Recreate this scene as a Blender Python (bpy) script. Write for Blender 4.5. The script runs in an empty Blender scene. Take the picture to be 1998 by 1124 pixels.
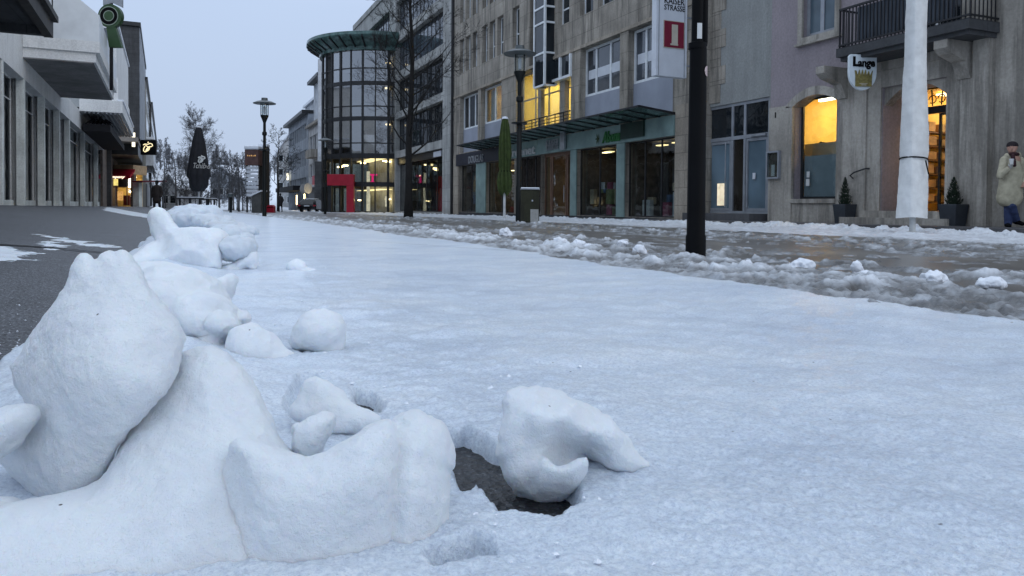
import bpy, bmesh, math, random
import numpy as np
from mathutils import Vector
random.seed(7); rng = np.random.default_rng(11)
S = bpy.context.scene
COL = S.collection
R = math.radians
# ------------------------------------------------------------------ camera (street runs along +Y, X to the right, Z up)
F_PX, PX0, PY0 = 1443.0, 999.0, 433.0
YAW, PITCH, ROLL = R(23.5), R(1.2), R(0.45)
CAMZ = 0.47
w0 = Vector((math.sin(YAW)*math.cos(PITCH), math.cos(YAW)*math.cos(PITCH), -math.sin(PITCH)))
r0 = Vector((math.cos(YAW), -math.sin(YAW), 0))
u0 = r0.cross(w0)
CR = r0*math.cos(ROLL) + u0*math.sin(ROLL)
CU = u0*math.cos(ROLL) - r0*math.sin(ROLL)
CW = w0
CAM = Vector((0, 0, CAMZ))
def ray(px, py): return CW*F_PX + CR*(px-PX0) + CU*(PY0-py)
def atd(px, py, d): return CAM + ray(px, py)*(d/F_PX)
def onz(px, py, z=0.0):
    D = ray(px, py); return CAM + D*((z-CAMZ)/D.z)
def onx(px, py, x):
    D = ray(px, py); return CAM + D*(x/D.x)
cam = bpy.data.cameras.new('camera'); co = bpy.data.objects.new('camera', cam); COL.objects.link(co)
cam.sensor_width = 36; cam.lens = 36*F_PX/1998; cam.shift_y = -(562-PY0)/1998
cam.clip_start = 0.02; cam.clip_end = 3000
from mathutils import Matrix
m = Matrix((CR, CU, -CW)).transposed().to_4x4(); m.translation = CAM
co.matrix_world = m
S.camera = co
# ------------------------------------------------------------------ noise
def _h(ix, iy, iz, s):
    n = (ix*374761393 + iy*668265263 + iz*2147483647 + s*1274126177) & 0xFFFFFFFF
    n = ((n ^ (n >> 13))*1274126177) & 0xFFFFFFFF
    n = ((n ^ (n >> 16))*2246822519) & 0xFFFFFFFF
    return ((n ^ (n >> 15)) & 0xFFFF)/32767.5 - 1.0
def vnoise(x, y, z=None, seed=0):
    x = np.asarray(x, float); y = np.asarray(y, float)
    z = np.zeros_like(x) if z is None else np.asarray(z, float)
    fx, fy, fz = np.floor(x), np.floor(y), np.floor(z)
    ix, iy, iz = fx.astype(np.int64), fy.astype(np.int64), fz.astype(np.int64)
    tx, ty, tz = x-fx, y-fy, z-fz
    tx = tx*tx*tx*(tx*(tx*6-15)+10); ty = ty*ty*ty*(ty*(ty*6-15)+10); tz = tz*tz*tz*(tz*(tz*6-15)+10)
    def L(a, b, t): return a+(b-a)*t
    c = lambda i, j, k: _h(ix+i, iy+j, iz+k, seed)
    a = L(L(c(0,0,0), c(1,0,0), tx), L(c(0,1,0), c(1,1,0), tx), ty)
    if not np.any(tz): return a
    b = L(L(c(0,0,1), c(1,0,1), tx), L(c(0,1,1), c(1,1,1), tx), ty)
    return L(a, b, tz)
def fbm(x, y, z=None, o=4, seed=0, gain=.5, lac=2.03):
    t = 0; a = 1.0; n = 0; f = 1.0
    for i in range(o):
        t = t + a*vnoise(np.asarray(x)*f+i*7.3, np.asarray(y)*f+i*3.1, None if z is None else np.asarray(z)*f+i*5.7, seed+i*17)
        n += a; a *= gain; f *= lac
    return t/n
def sstep(a, b, x):
    t = np.clip((np.asarray(x, float)-a)/(b-a), 0, 1); return t*t*(3-2*t)
def gz(X, Y):
    """height of the bare street"""
    X = np.asarray(X, float); Y = np.asarray(Y, float)
    return -.0042*np.clip(Y-18, 0, 250) + .42*sstep(-.6, -5.5, X)
def g1(x, y): return float(gz(x, y))
# ------------------------------------------------------------------ object helpers
def tag(o, label=None, cat=None, group=None, kind=None):
    if label: o['label'] = label
    if cat: o['category'] = cat
    if group: o['group'] = group
    if kind: o['kind'] = kind
    return o
def thing(name, label, cat, loc, group=None):
    o = bpy.data.objects.new(name, None); COL.objects.link(o); o.location = loc
    o.empty_display_size = .2
    return tag(o, label, cat, group)
def wloc(o):
    v = Vector((0, 0, 0))
    while o is not None: v += Vector(o.location); o = o.parent
    return v
def mesh_obj(name, V, F, mat, parent=None, smooth=False, loc=None, recalc=False, auto=None):
    V = np.asarray(V, float).reshape(-1, 3)
    base = wloc(parent) if parent is not None else Vector((0, 0, 0))
    off = np.array(base) + (np.array(loc) if loc is not None else 0)
    me = bpy.data.meshes.new(name)
    if isinstance(F, np.ndarray):
        me.vertices.add(len(V)); me.vertices.foreach_set('co', (V-off).ravel())
        n, k = F.shape
        me.loops.add(n*k); me.loops.foreach_set('vertex_index', F.ravel().astype(np.int32))
        me.polygons.add(n); me.polygons.foreach_set('loop_start', np.arange(0, n*k, k, dtype=np.int32))
        me.update(calc_edges=True); me.validate()
    else:
        me.from_pydata([tuple(v) for v in (V-off)], [], F); me.update()
    if recalc:
        b = bmesh.new(); b.from_mesh(me); bmesh.ops.recalc_face_normals(b, faces=b.faces[:]); b.to_mesh(me); b.free()
    if smooth: me.shade_smooth()
    if auto:
        me.shade_smooth(); me.set_sharp_from_angle(angle=R(auto))
    if mat is not None:
        for mm in (mat if isinstance(mat, list) else [mat]): me.materials.append(mm)
    o = bpy.data.objects.new(name, me); COL.objects.link(o)
    if parent is not None: o.parent = parent
    if loc is not None: o.location = loc
    return o
IDT = lambda a, b, c: (a, b, c)
class MB:
    def __init__(self, xf=None): self.V = []; self.F = []; self.xf = xf or IDT
    def add(self, vs, fs):
        n = len(self.V); self.V += [tuple(self.xf(*v)) for v in vs]; self.F += [tuple(i+n for i in f) for f in fs]; return self
    def box(self, a0, a1, b0, b1, c0, c1):
        vs = [(a, b, c) for a in (a0, a1) for b in (b0, b1) for c in (c0, c1)]
        return self.add(vs, [(0,1,3,2),(4,6,7,5),(0,4,5,1),(2,3,7,6),(0,2,6,4),(1,5,7,3)])
    def quad(self, *p): return self.add(p, [tuple(range(len(p)))])
    def prism(self, poly, c0, c1, ax=2):
        """poly in the other two axes, extruded along axis ax"""
        def mk(p, c):
            l = [p[0], p[1]]; l.insert(ax, c); return tuple(l)
        n = len(poly); vs = [mk(p, c0) for p in poly]+[mk(p, c1) for p in poly]
        fs = [tuple(range(n))[::-1], tuple(range(n, 2*n))]+[(i, (i+1) % n, n+(i+1) % n, n+i) for i in range(n)]
        return self.add(vs, fs)
    def tube(self, pts, rad, n=8, cap=True):
        pts = [Vector(p) for p in pts]
        if not hasattr(rad, '__len__'): rad = [rad]*len(pts)
        vs = []; fs = []
        t0 = None
        for i, p in enumerate(pts):
            t = (pts[min(i+1, len(pts)-1)]-pts[max(i-1, 0)]).normalized()
            if t0 is None:
                a = Vector((0, 0, 1)) if abs(t.z) < .9 else Vector((1, 0, 0))
                nx = t.cross(a).normalized()
            else:
                nx = (nx - t*nx.dot(t)).normalized()
            t0 = t; ny = t.cross(nx)
            for k in range(n):
                an = 2*math.pi*k/n
                vs.append(tuple(p+(nx*math.cos(an)+ny*math.sin(an))*rad[i]))
        for i in range(len(pts)-1):
            for k in range(n):
                a = i*n+k; b = i*n+(k+1) % n
                fs.append((a, b, b+n, a+n))
        if cap: fs += [tuple(range(n))[::-1], tuple(range((len(pts)-1)*n, len(pts)*n))]
        return self.add(vs, fs)
    def lathe(self, prof, c=(0, 0, 0), n=24, cap=True):
        vs = []; fs = []
        for r, z in prof:
            for k in range(n):
                a = 2*math.pi*k/n; vs.append((c[0]+r*math.cos(a), c[1]+r*math.sin(a), c[2]+z))
        for i in range(len(prof)-1):
            for k in range(n):
                a = i*n+k; b = i*n+(k+1) % n; fs.append((a, b, b+n, a+n))
        if cap: fs += [tuple(range(n))[::-1], tuple(range((len(prof)-1)*n, len(prof)*n))]
        return self.add(vs, fs)
    def build(self, name, mat, parent=None, smooth=False, auto=None, recalc=True, bevel=0, loc=None):
        o = mesh_obj(name, self.V, self.F, mat, parent, smooth, recalc=recalc, auto=auto, loc=loc)
        if bevel:
            b = o.modifiers.new('b', 'BEVEL'); b.width = bevel; b.segments = 2; b.limit_method = 'ANGLE'
        return o
def copy_tree(o, parent=None):
    c = o.copy(); COL.objects.link(c); c.parent = parent
    for ch in list(o.children): copy_tree(ch, c)
    return c
class Fac:
    """a facade plane: s along the street, z up, w inward"""
    def __init__(self, O, e, n): self.O = Vector(O); self.e = Vector(e).normalized(); self.n = Vector(n).normalized()
    def hit(self, px, py, w=0.0):
        D = ray(px, py); t = ((self.O+self.n*w)-CAM).dot(self.n)/D.dot(self.n)
        P = CAM+D*t; return (P-self.O).dot(self.e), P.z
    def pt(self, s, z, w): return self.O+self.e*s+self.n*w+Vector((0, 0, z))
    def rect(self, x1, x2, top, bot, w=0.0):
        my = (top[1]+bot[1])/2
        a = self.hit(x1, my, w)[0]; b = self.hit(x2, my, w)[0]
        return min(a, b), max(a, b), self.hit(*bot, w)[1], self.hit(*top, w)[1]
    def s(self, px, py=300, w=0): return self.hit(px, py, w)[0]
    def z(self, px, py, w=0): return self.hit(px, py, w)[1]
def facade(F, s0, s1, z0, z1, ops, depth, name, mat, parent, reveal=.3):
    """a solid block with openings cut in its street face; ops = (s0,s1,z0,z1[,reveal])"""
    m = MB(F.pt)
    ss = sorted({s0, s1, *[o[0] for o in ops], *[o[1] for o in ops]}); ss = [s for s in ss if s0-1e-6 <= s <= s1+1e-6]
    zs = sorted({z0, z1, *[o[2] for o in ops], *[o[3] for o in ops]}); zs = [z for z in zs if z0-1e-6 <= z <= z1+1e-6]
    for i in range(len(ss)-1):
        for j in range(len(zs)-1):
            a, b, c, d = ss[i], ss[i+1], zs[j], zs[j+1]
            if b-a < 1e-5 or d-c < 1e-5: continue
            ms, mz = (a+b)/2, (c+d)/2
            if any(o[0] < ms < o[1] and o[2] < mz < o[3] for o in ops): continue
            m.quad((a, c, 0), (b, c, 0), (b, d, 0), (a, d, 0))
    for o in ops:
        a, b, c, d = o[:4]; t = o[4] if len(o) > 4 else reveal
        m.quad((a, c, 0), (a, d, 0), (a, d, t), (a, c, t)); m.quad((b, c, 0), (b, d, 0), (b, d, t), (b, c, t))
        m.quad((a, d, 0), (b, d, 0), (b, d, t), (a, d, t)); m.quad((a, c, 0), (b, c, 0), (b, c, t), (a, c, t))
    m.quad((s0, z0, 0), (s0, z1, 0), (s0, z1, depth), (s0, z0, depth)); m.quad((s1, z0, 0), (s1, z1, 0), (s1, z1, depth), (s1, z0, depth))
    m.quad((s0, z1, 0), (s1, z1, 0), (s1, z1, depth), (s0, z1, depth)); m.quad((s0, z0, depth), (s1, z0, depth), (s1, z1, depth), (s0, z1, depth))
    return m.build(name, mat, parent, recalc=False)
def window(F, parent, r, w, cols=1, rows=(), fw=.06, fm=None, gm=None, name='window', dep=.06, colf=None):
    """frame mesh + one pane child; rows = heights of transoms as fractions"""
    a, b, c, d = r
    m = MB(F.pt)
    m.box(a, a+fw, c, d, w, w+dep); m.box(b-fw, b, c, d, w, w+dep)
    m.box(a+fw, b-fw, c, c+fw, w+.002, w+dep); m.box(a+fw, b-fw, d-fw, d, w+.002, w+dep)
    cf = colf or [i/cols for i in range(1, cols)]
    for f in cf:
        x = a+(b-a)*f; m.box(x-fw*.6, x+fw*.6, c+fw, d-fw, w+.004, w+dep)
    for f in rows:
        z = c+(d-c)*f; m.box(a+fw, b-fw, z-fw*.5, z+fw*.5, w+.007, w+dep-.002)
    fr = m.build(name, fm, parent)
    p = MB(F.pt); p.box(a+fw*.5, b-fw*.5, c+fw*.5, d-fw*.5, w+dep*.55, w+dep*.75)
    p.build('pane', gm, fr)
    return fr
def room(F, parent, r, w, depth, mat, name='room', back=None):
    a, b, c, d = r; m = MB(F.pt); e = w+depth
    m.quad((a, c, w), (b, c, w), (b, c, e), (a, c, e)); m.quad((a, d, w), (b, d, w), (b, d, e), (a, d, e))
    m.quad((a, c, w), (a, d, w), (a, d, e), (a, c, e)); m.quad((b, c, w), (b, d, w), (b, d, e), (b, c, e))
    m.quad((a, c, e), (b, c, e), (b, d, e), (a, d, e))
    return m.build(name, mat, parent, recalc=False)
def text_mesh(s, O, ex, ey, size, extrude, mat, name, parent=None, shear=0, width=None, align='LEFT', depth_dir=None, space=1.0, bold=0):
    cu = bpy.data.curves.new('t', 'FONT'); cu.body = s; cu.size = 1; cu.align_x = align; cu.shear = shear; cu.space_character = space; cu.offset = bold
    cu.extrude = .02; cu.resolution_u = 3
    ob = bpy.data.objects.new('t', cu); COL.objects.link(ob)
    dg = bpy.context.evaluated_depsgraph_get()
    me = bpy.data.meshes.new_from_object(ob.evaluated_get(dg))
    V = np.array([v.co[:] for v in me.vertices]); Fs = [tuple(p.vertices) for p in me.polygons]
    bpy.data.objects.remove(ob); bpy.data.curves.remove(cu); bpy.data.meshes.remove(me)
    ex = np.array(Vector(ex).normalized()); ey = np.array(Vector(ey).normalized()); ez = np.cross(ex, ey) if depth_dir is None else np.array(Vector(depth_dir).normalized())
    x = V[:, 0]; 
    sx = size if width is None else width/(x.max()-x.min())
    if width is not None: x = x-x.min()
    W = np.array(O)+np.outer(x*sx, ex)+np.outer(V[:, 1]*size, ey)+np.outer(V[:, 2]/.02*extrude*.5, ez)
    return mesh_obj(name, W, Fs, mat, parent, recalc=False)
# ------------------------------------------------------------------ signed distance sculpting
def surf_nets(Fv, org, h):
    ins = Fv < 0
    n = np.array(Fv.shape)
    c = [(i, j, k) for i in (0, 1) for j in (0, 1) for k in (0, 1)]
    sl = lambda o: tuple(slice(o[a], n[a]-1+o[a]) for a in range(3))
    cnt = sum(ins[sl(o)].astype(np.int8) for o in c)
    act = (cnt > 0) & (cnt < 8)
    idx = np.argwhere(act); N = len(idx)
    ida = -np.ones(act.shape, np.int64); ida[act] = np.arange(N)
    acc = np.zeros((N, 3)); num = np.zeros(N)
    for o in c:
        for a in range(3):
            if o[a] == 1: continue
            q = list(o); q[a] = 1
            f0 = Fv[idx[:, 0]+o[0], idx[:, 1]+o[1], idx[:, 2]+o[2]]; f1 = Fv[idx[:, 0]+q[0], idx[:, 1]+q[1], idx[:, 2]+q[2]]
            cr = (f0 < 0) != (f1 < 0)
            t = np.where(cr, f0/np.where(cr, f0-f1, 1), 0)
            p = np.array(o, float)[None, :].repeat(N, 0); p[:, a] += t
            acc[cr] += p[cr]; num[cr] += 1
    V = idx+acc/num[:, None]
    Q = []
    for a in range(3):
        b, d = (a+1) % 3, (a+2) % 3
        s0 = [slice(None)]*3; s1 = [slice(None)]*3; s0[a] = slice(0, n[a]-1); s1[a] = slice(1, n[a])
        i0 = ins[tuple(s0)]; i1 = ins[tuple(s1)]
        E = np.argwhere(i0 != i1)
        E = E[(E[:, b] > 0) & (E[:, b] < n[b]-1) & (E[:, d] > 0) & (E[:, d] < n[d]-1)]
        fl = i0[E[:, 0], E[:, 1], E[:, 2]]
        def cell(db, dd):
            q = E.copy(); q[:, b] += db; q[:, d] += dd; return ida[q[:, 0], q[:, 1], q[:, 2]]
        A, B, C_, D = cell(-1, -1), cell(0, -1), cell(0, 0), cell(-1, 0)
        q = np.stack([A, B, C_, D], 1); q[~fl] = q[~fl][:, ::-1]; Q.append(q)
    Q = np.concatenate(Q); Q = Q[(Q >= 0).all(1)]
    return V*h+org, Q
def smin(a, b, k):
    t = np.clip(.5+.5*(b-a)/k, 0, 1); return b+(a-b)*t-k*t*(1-t)
def smax(a, b, k): return -smin(-a, -b, k)
def vert_normals(V, Q):
    nrm = np.zeros_like(V)
    fn = np.cross(V[Q[:, 2]]-V[Q[:, 0]], V[Q[:, 3]]-V[Q[:, 1]])
    for i in range(4): np.add.at(nrm, Q[:, i], fn)
    return nrm/np.maximum(np.linalg.norm(nrm, axis=1), 1e-12)[:, None]
# local view-aligned horizontal frame for sculpting: a = right, b = away from the viewer, c = up
FA = np.array([math.cos(YAW), -math.sin(YAW), 0]); FB = np.array([math.sin(YAW), math.cos(YAW), 0]); FC = np.array([0, 0, 1.])
def loc3(P): P = np.array(P); return np.array([P@FA, P@FB, P[2]])
def lp(px, py, d): return loc3(atd(px, py, d))
class SDF:
    def __init__(self, lo, hi, h, frame=True):
        self.h = h; self.lo = np.array(lo, float); self.frame = frame
        n = np.ceil((np.array(hi)-self.lo)/h).astype(int)+1
        self.a = (self.lo[0]+np.arange(n[0])*h)[:, None, None]; self.b = (self.lo[1]+np.arange(n[1])*h)[None, :, None]; self.c = (self.lo[2]+np.arange(n[2])*h)[None, None, :]
        self.F = np.full(n, 1.0)
    def ell(self, p, r, yaw=0, tilt=0):
        a, b, c = self.a-p[0], self.b-p[1], self.c-p[2]
        cy, sy = math.cos(yaw), math.sin(yaw)
        a, b = a*cy+b*sy, -a*sy+b*cy
        ct, st = math.cos(tilt), math.sin(tilt)
        a, c = a*ct+c*st, -a*st+c*ct
        k0 = np.sqrt((a/r[0])**2+(b/r[1])**2+(c/r[2])**2)
        k1 = np.sqrt((a/r[0]**2)**2+(b/r[1]**2)**2+(c/r[2]**2)**2)
        return k0*(k0-1)/np.maximum(k1, 1e-9)
    def cap(self, p, q, r1, r2=None, flat=(1, 1, 1)):
        r2 = r1 if r2 is None else r2
        p = np.array(p); q = np.array(q); fl = np.array(flat)
        d = (q-p)/fl
        a, b, c = (self.a-p[0])/fl[0], (self.b-p[1])/fl[1], (self.c-p[2])/fl[2]
        t = np.clip((a*d[0]+b*d[1]+c*d[2])/max((d@d), 1e-9), 0, 1)
        return np.sqrt((a-d[0]*t)**2+(b-d[1]*t)**2+(c-d[2]*t)**2)-(r1+(r2-r1)*t)
    def poly(self, pts, b0, th, lean=0.0, c0=0.0, R_=.04, curve=0.0, rnd=.008, slant=0.0, a0=0.0):
        """pts: outline in (a,c); slab about depth b0 (leaning back with height), swelling to half thickness th away from its rim"""
        P = np.array(pts); A = self.a[:, 0, :]; C = self.c[0, :, :] if False else self.c[0]
        A = np.broadcast_to(self.a[:, 0, :], (self.F.shape[0], self.F.shape[2])); C = np.broadcast_to(self.c[0, 0, :][None, :], A.shape)
        d2 = np.full(A.shape, 1e9); sg = np.ones(A.shape)
        n = len(P)
        for i in range(n):
            x1, y1 = P[i]; x2, y2 = P[(i+1) % n]
            ex, ey = x2-x1, y2-y1; wx, wy = A-x1, C-y1
            t = np.clip((wx*ex+wy*ey)/(ex*ex+ey*ey+1e-12), 0, 1)
            d2 = np.minimum(d2, (wx-ex*t)**2+(wy-ey*t)**2)
            cond = ((C >= y1) != (C >= y2)); xi = x1+(C-y1)*ex/np.where(abs(ey) < 1e-12, 1e-12, ey)
            sg = np.where(cond & (A < xi), -sg, sg)
        d2 = np.sqrt(d2)*sg
        s = np.clip(-d2, 0, None)
        T = th*(.18+.82*np.sqrt(np.clip(1-np.exp(-s/R_), 0, 1)))
        mid = b0+lean*(C-c0)+slant*(A-a0)+curve*((A-a0)**2)
        f = np.abs(self.b-mid[:, None, :])-T[:, None, :]
        return smax(np.broadcast_to(d2[:, None, :], f.shape), f, rnd*2)
    def u(self, f, k=.02): self.F = smin(self.F, f, k); return self
    def sub(self, f, k=.01): self.F = smax(self.F, -f, k); return self
    def mesh(self, name, mat, parent=None, amp=0.0, freq=20, amp2=0.0, freq2=90, loc=None, seed=3, amp3=0.0, freq3=30, smooth=True):
        V, Q = surf_nets(self.F, self.lo, self.h)
        W = V[:, :1]*FA+V[:, 1:2]*FB+V[:, 2:3]*FC if self.frame else V
        if amp or amp2:
            N = vert_normals(W, Q)
            d = amp*fbm(W[:, 0]*freq, W[:, 1]*freq, W[:, 2]*freq, 3, seed)
            if amp2: d = d+amp2*fbm(W[:, 0]*freq2, W[:, 1]*freq2, W[:, 2]*freq2, 2, seed+5)
            if amp3: d = d+amp3*(.35-np.abs(fbm(W[:, 0]*freq3, W[:, 1]*freq3, W[:, 2]*freq3, 3, seed+9, gain=.6))*1.6)
            W = W+N*d[:, None]
        return mesh_obj(name, W, Q, mat, parent, smooth=smooth, loc=loc)
# ------------------------------------------------------------------ materials
def new_mat(name):
    m = bpy.data.materials.new(name); m.use_nodes = True
    nt = m.node_tree; return m, nt, nt.nodes, nt.links, nt.nodes['Principled BSDF']
def rgb(c): return (c[0], c[1], c[2], 1)
def noise_node(nt, scale, detail=4, rough=.55, vec=None, stretch=None, kind='Object'):
    N = nt.nodes; L = nt.links
    tc = N.new('ShaderNodeTexCoord'); mp = N.new('ShaderNodeMapping'); L.new(tc.outputs[kind], mp.inputs[0])
    if stretch: mp.inputs['Scale'].default_value = stretch
    t = N.new('ShaderNodeTexNoise'); t.inputs['Scale'].default_value = scale; t.inputs['Detail'].default_value = detail; t.inputs['Roughness'].default_value = rough
    L.new(mp.outputs[0], t.inputs['Vector']); return t
def ramp(nt, src, stops):
    r = nt.nodes.new('ShaderNodeValToRGB'); e = r.color_ramp.elements
    e[0].position, e[0].color = stops[0][0], rgb(stops[0][1]); e[1].position, e[1].color = stops[-1][0], rgb(stops[-1][1])
    for p, c in stops[1:-1]: x = e.new(p); x.color = rgb(c)
    nt.links.new(src, r.inputs[0]); return r
def mixc(nt, fac, a, b, mode='MIX'):
    m = nt.nodes.new('ShaderNodeMix'); m.data_type = 'RGBA'; m.blend_type = mode
    if isinstance(fac, (int, float)): m.inputs[0].default_value = fac
    else: nt.links.new(fac, m.inputs[0])
    for k, v in ((6, a), (7, b)):
        if isinstance(v, tuple): m.inputs[k].default_value = rgb(v)
        else: nt.links.new(v, m.inputs[k])
    return m.outputs[2]
def bump(nt, bsdf, h, strength=.3, dist=.01, prev=None):
    b = nt.nodes.new('ShaderNodeBump'); b.inputs['Strength'].default_value = strength; b.inputs['Distance'].default_value = dist
    nt.links.new(h, b.inputs['Height'])
    if prev: nt.links.new(prev.outputs[0], b.inputs['Normal'])
    nt.links.new(b.outputs[0], bsdf.inputs['Normal']); return b
def plain(name, c, rough=.6, metal=0, var=.25, scale=3, spec=.4, bmp=.15, bscale=40, emit=None, stretch=None):
    m, nt, N, L, p = new_mat(name)
    n = noise_node(nt, scale, 5, stretch=stretch)
    lo = tuple(x*(1-var) for x in c); hi = tuple(min(1, x*(1+var)) for x in c)
    r = ramp(nt, n.outputs[0], [(.3, lo), (.7, hi)]); L.new(r.outputs[0], p.inputs['Base Color'])
    p.inputs['Roughness'].default_value = rough; p.inputs['Metallic'].default_value = metal; p.inputs['Specular IOR Level'].default_value = spec
    if bmp:
        n2 = noise_node(nt, bscale, 3); bump(nt, p, n2.outputs[0], bmp, .01)
    if emit:
        p.inputs['Emission Color'].default_value = rgb(emit[0]); p.inputs['Emission Strength'].default_value = emit[1]
    return m
def masonry(name, c, stain, streak=.5, bw=None, rough=.85, var=.3):
    """weathered stone or concrete: cloudy tone, rain streaks, optional block joints"""
    m, nt, N, L, p = new_mat(name)
    n = noise_node(nt, .6, 5, .6); r = ramp(nt, n.outputs[0], [(.32, tuple(x*(1-var) for x in c)), (.68, tuple(x*(1+var) for x in c))])
    st = noise_node(nt, 1.0, 5, .7, stretch=(2.6, 2.6, .22)); rs = ramp(nt, st.outputs[0], [(.47, (0, 0, 0)), (.60, (1, 1, 1))])
    mm = N.new('ShaderNodeMath'); mm.operation = 'MULTIPLY'; mm.inputs[1].default_value = streak; L.new(rs.outputs[0], mm.inputs[0])
    col = mixc(nt, mm.outputs[0], r.outputs[0], stain)
    sp = noise_node(nt, 14, 4, .7); rsp = ramp(nt, sp.outputs[0], [(.32, (.84, .84, .84)), (.65, (1.08, 1.08, 1.08))])
    col = mixc(nt, 1.0, col, rsp.outputs[0], 'MULTIPLY')
    n2 = noise_node(nt, 30, 4, .7); b = bump(nt, p, n2.outputs[0], .35, .012)
    if bw:
        tc = N.new('ShaderNodeTexCoord'); mp = N.new('ShaderNodeMapping'); mp.inputs['Rotation'].default_value = (R(90), 0, R(90)) if bw[2] == 'x' else (R(90), 0, 0)
        L.new(tc.outputs['Object'], mp.inputs[0])
        # brick texture works in its xy plane: feed (along, up)
        sx = N.new('ShaderNodeSeparateXYZ'); cx = N.new('ShaderNodeCombineXYZ'); L.new(tc.outputs['Object'], sx.inputs[0])
        L.new(sx.outputs['Y' if bw[2] == 'x' else 'X'], cx.inputs[0]); L.new(sx.outputs['Z'], cx.inputs[1])
        bt = N.new('ShaderNodeTexBrick'); L.new(cx.outputs[0], bt.inputs['Vector'])
        bt.inputs['Scale'].default_value = 1; bt.inputs['Brick Width'].default_value = bw[0]; bt.inputs['Row Height'].default_value = bw[1]; bt.inputs['Mortar Size'].default_value = .012
        bt.inputs['Color1'].default_value = (1, 1, 1, 1); bt.inputs['Color2'].default_value = (.8, .8, .8, 1); bt.inputs['Mortar'].default_value = (.42, .42, .42, 1)
        col = mixc(nt, .75, col, bt.outputs[0], 'MULTIPLY')
    L.new(col, p.inputs['Base Color']); p.inputs['Roughness'].default_value = rough; p.inputs['Specular IOR Level'].default_value = .3
    return m
def glass(name, tint=(.012, .016, .02), rough=.03, wob=.012, spec=.5):
    m, nt, N, L, p = new_mat(name)
    n0 = noise_node(nt, .45, 3); r = ramp(nt, n0.outputs[0], [(.3, tuple(x*.5 for x in tint)), (.7, tuple(x*1.8 for x in tint))]); L.new(r.outputs[0], p.inputs['Base Color'])
    p.inputs['Roughness'].default_value = rough; p.inputs['Specular IOR Level'].default_value = spec
    n = noise_node(nt, 1.3, 2); bump(nt, p, n.outputs[0], .5, wob); return m
def clear_glass(name, tint=(.8, .84, .84), base=.045, pw_=4.0):
    m, nt, N, L, p = new_mat(name); N.remove(p)
    out = N['Material Output']; tr = N.new('ShaderNodeBsdfTransparent'); tr.inputs[0].default_value = rgb(tint)
    gl = N.new('ShaderNodeBsdfGlossy'); gl.inputs['Roughness'].default_value = .02; gl.inputs[0].default_value = (.9, .9, .9, 1)
    lw = N.new('ShaderNodeLayerWeight'); lw.inputs[0].default_value = .5; pw = N.new('ShaderNodeMath'); pw.operation = 'POWER'; pw.inputs[1].default_value = pw_; L.new(lw.outputs['Facing'], pw.inputs[0]); fr = N.new('ShaderNodeMath'); fr.operation = 'MULTIPLY_ADD'; fr.inputs[1].default_value = .85; fr.inputs[2].default_value = base; L.new(pw.outputs[0], fr.inputs[0]); mx = N.new('ShaderNodeMixShader')
    n = noise_node(nt, 1.1, 2); b = N.new('ShaderNodeBump'); b.inputs['Strength'].default_value = .5; b.inputs['Distance'].default_value = .012; L.new(n.outputs[0], b.inputs['Height']); L.new(b.outputs[0], gl.inputs['Normal'])
    L.new(fr.outputs[0], mx.inputs[0]); L.new(tr.outputs[0], mx.inputs[1]); L.new(gl.outputs[0], mx.inputs[2]); L.new(mx.outputs[0], out.inputs[0]); return m
def emit(name, c, s, var=0.0, scale=1.5):
    m, nt, N, L, p = new_mat(name)
    p.inputs['Base Color'].default_value = rgb(tuple(x*.5 for x in c)); p.inputs['Emission Strength'].default_value = s
    if var:
        n = noise_node(nt, scale, 3); r = ramp(nt, n.outputs[0], [(.35, tuple(x*(1-var) for x in c)), (.65, c)]); L.new(r.outputs[0], p.inputs['Emission Color'])
    else: p.inputs['Emission Color'].default_value = rgb(c)
    return m
M = {}
def snow_mat(name, c=(.875, .925, .975), sss=.5, dirt=None, grain=210, bs=1.0, rough=.42, clump=60):
    m, nt, N, L, p = new_mat(name)
    n = noise_node(nt, 9, 5, .6); r = ramp(nt, n.outputs[0], [(.3, tuple(x*.93 for x in c)), (.7, c)])
    col = r.outputs[0]
    if dirt:
        n3 = noise_node(nt, 3.2, 5, .65); r3 = ramp(nt, n3.outputs[0], [(.5, (0, 0, 0)), (.72, (1, 1, 1))])
        mm = N.new('ShaderNodeMath'); mm.operation = 'MULTIPLY'; mm.inputs[1].default_value = dirt[1]; L.new(r3.outputs[0], mm.inputs[0])
        col = mixc(nt, mm.outputs[0], col, dirt[0])
    tcs = N.new('ShaderNodeTexCoord'); vs_ = N.new('ShaderNodeTexVoronoi'); vs_.inputs['Scale'].default_value = 17; L.new(tcs.outputs['Object'], vs_.inputs['Vector']); rs_ = ramp(nt, vs_.outputs['Distance'], [(.028, (.09, .085, .08)), (.045, (1, 1, 1))]); col = mixc(nt, 1.0, col, rs_.outputs[0], 'MULTIPLY')   # stray grit
    L.new(col, p.inputs['Base Color']); p.inputs['Roughness'].default_value = rough; p.inputs['Specular IOR Level'].default_value = .35
    p.inputs['Subsurface Weight'].default_value = sss; p.inputs['Subsurface Radius'].default_value = (.5, .75, 1.0); p.inputs['Subsurface Scale'].default_value = .012
    a = noise_node(nt, grain, 4, .8); b1 = bump(nt, p, a.outputs[0], bs, .006)
    a2 = noise_node(nt, clump, 4, .6); bump(nt, p, a2.outputs[0], .35, .014, b1)
    return m
M['snow'] = snow_mat('packed_snow', dirt=((.56, .58, .60), .45))
M['snow_dirty'] = snow_mat('grey_snow', (.69, .75, .81), dirt=((.42, .42, .42), .5))
M['snow_far'] = snow_mat('settled_snow', (.80, .84, .9), sss=0, grain=60, clump=9)
M['wet_ice'] = snow_mat('glassy_ice', (.55, .58, .58), sss=.35, rough=.22, grain=150, bs=.6)
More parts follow.
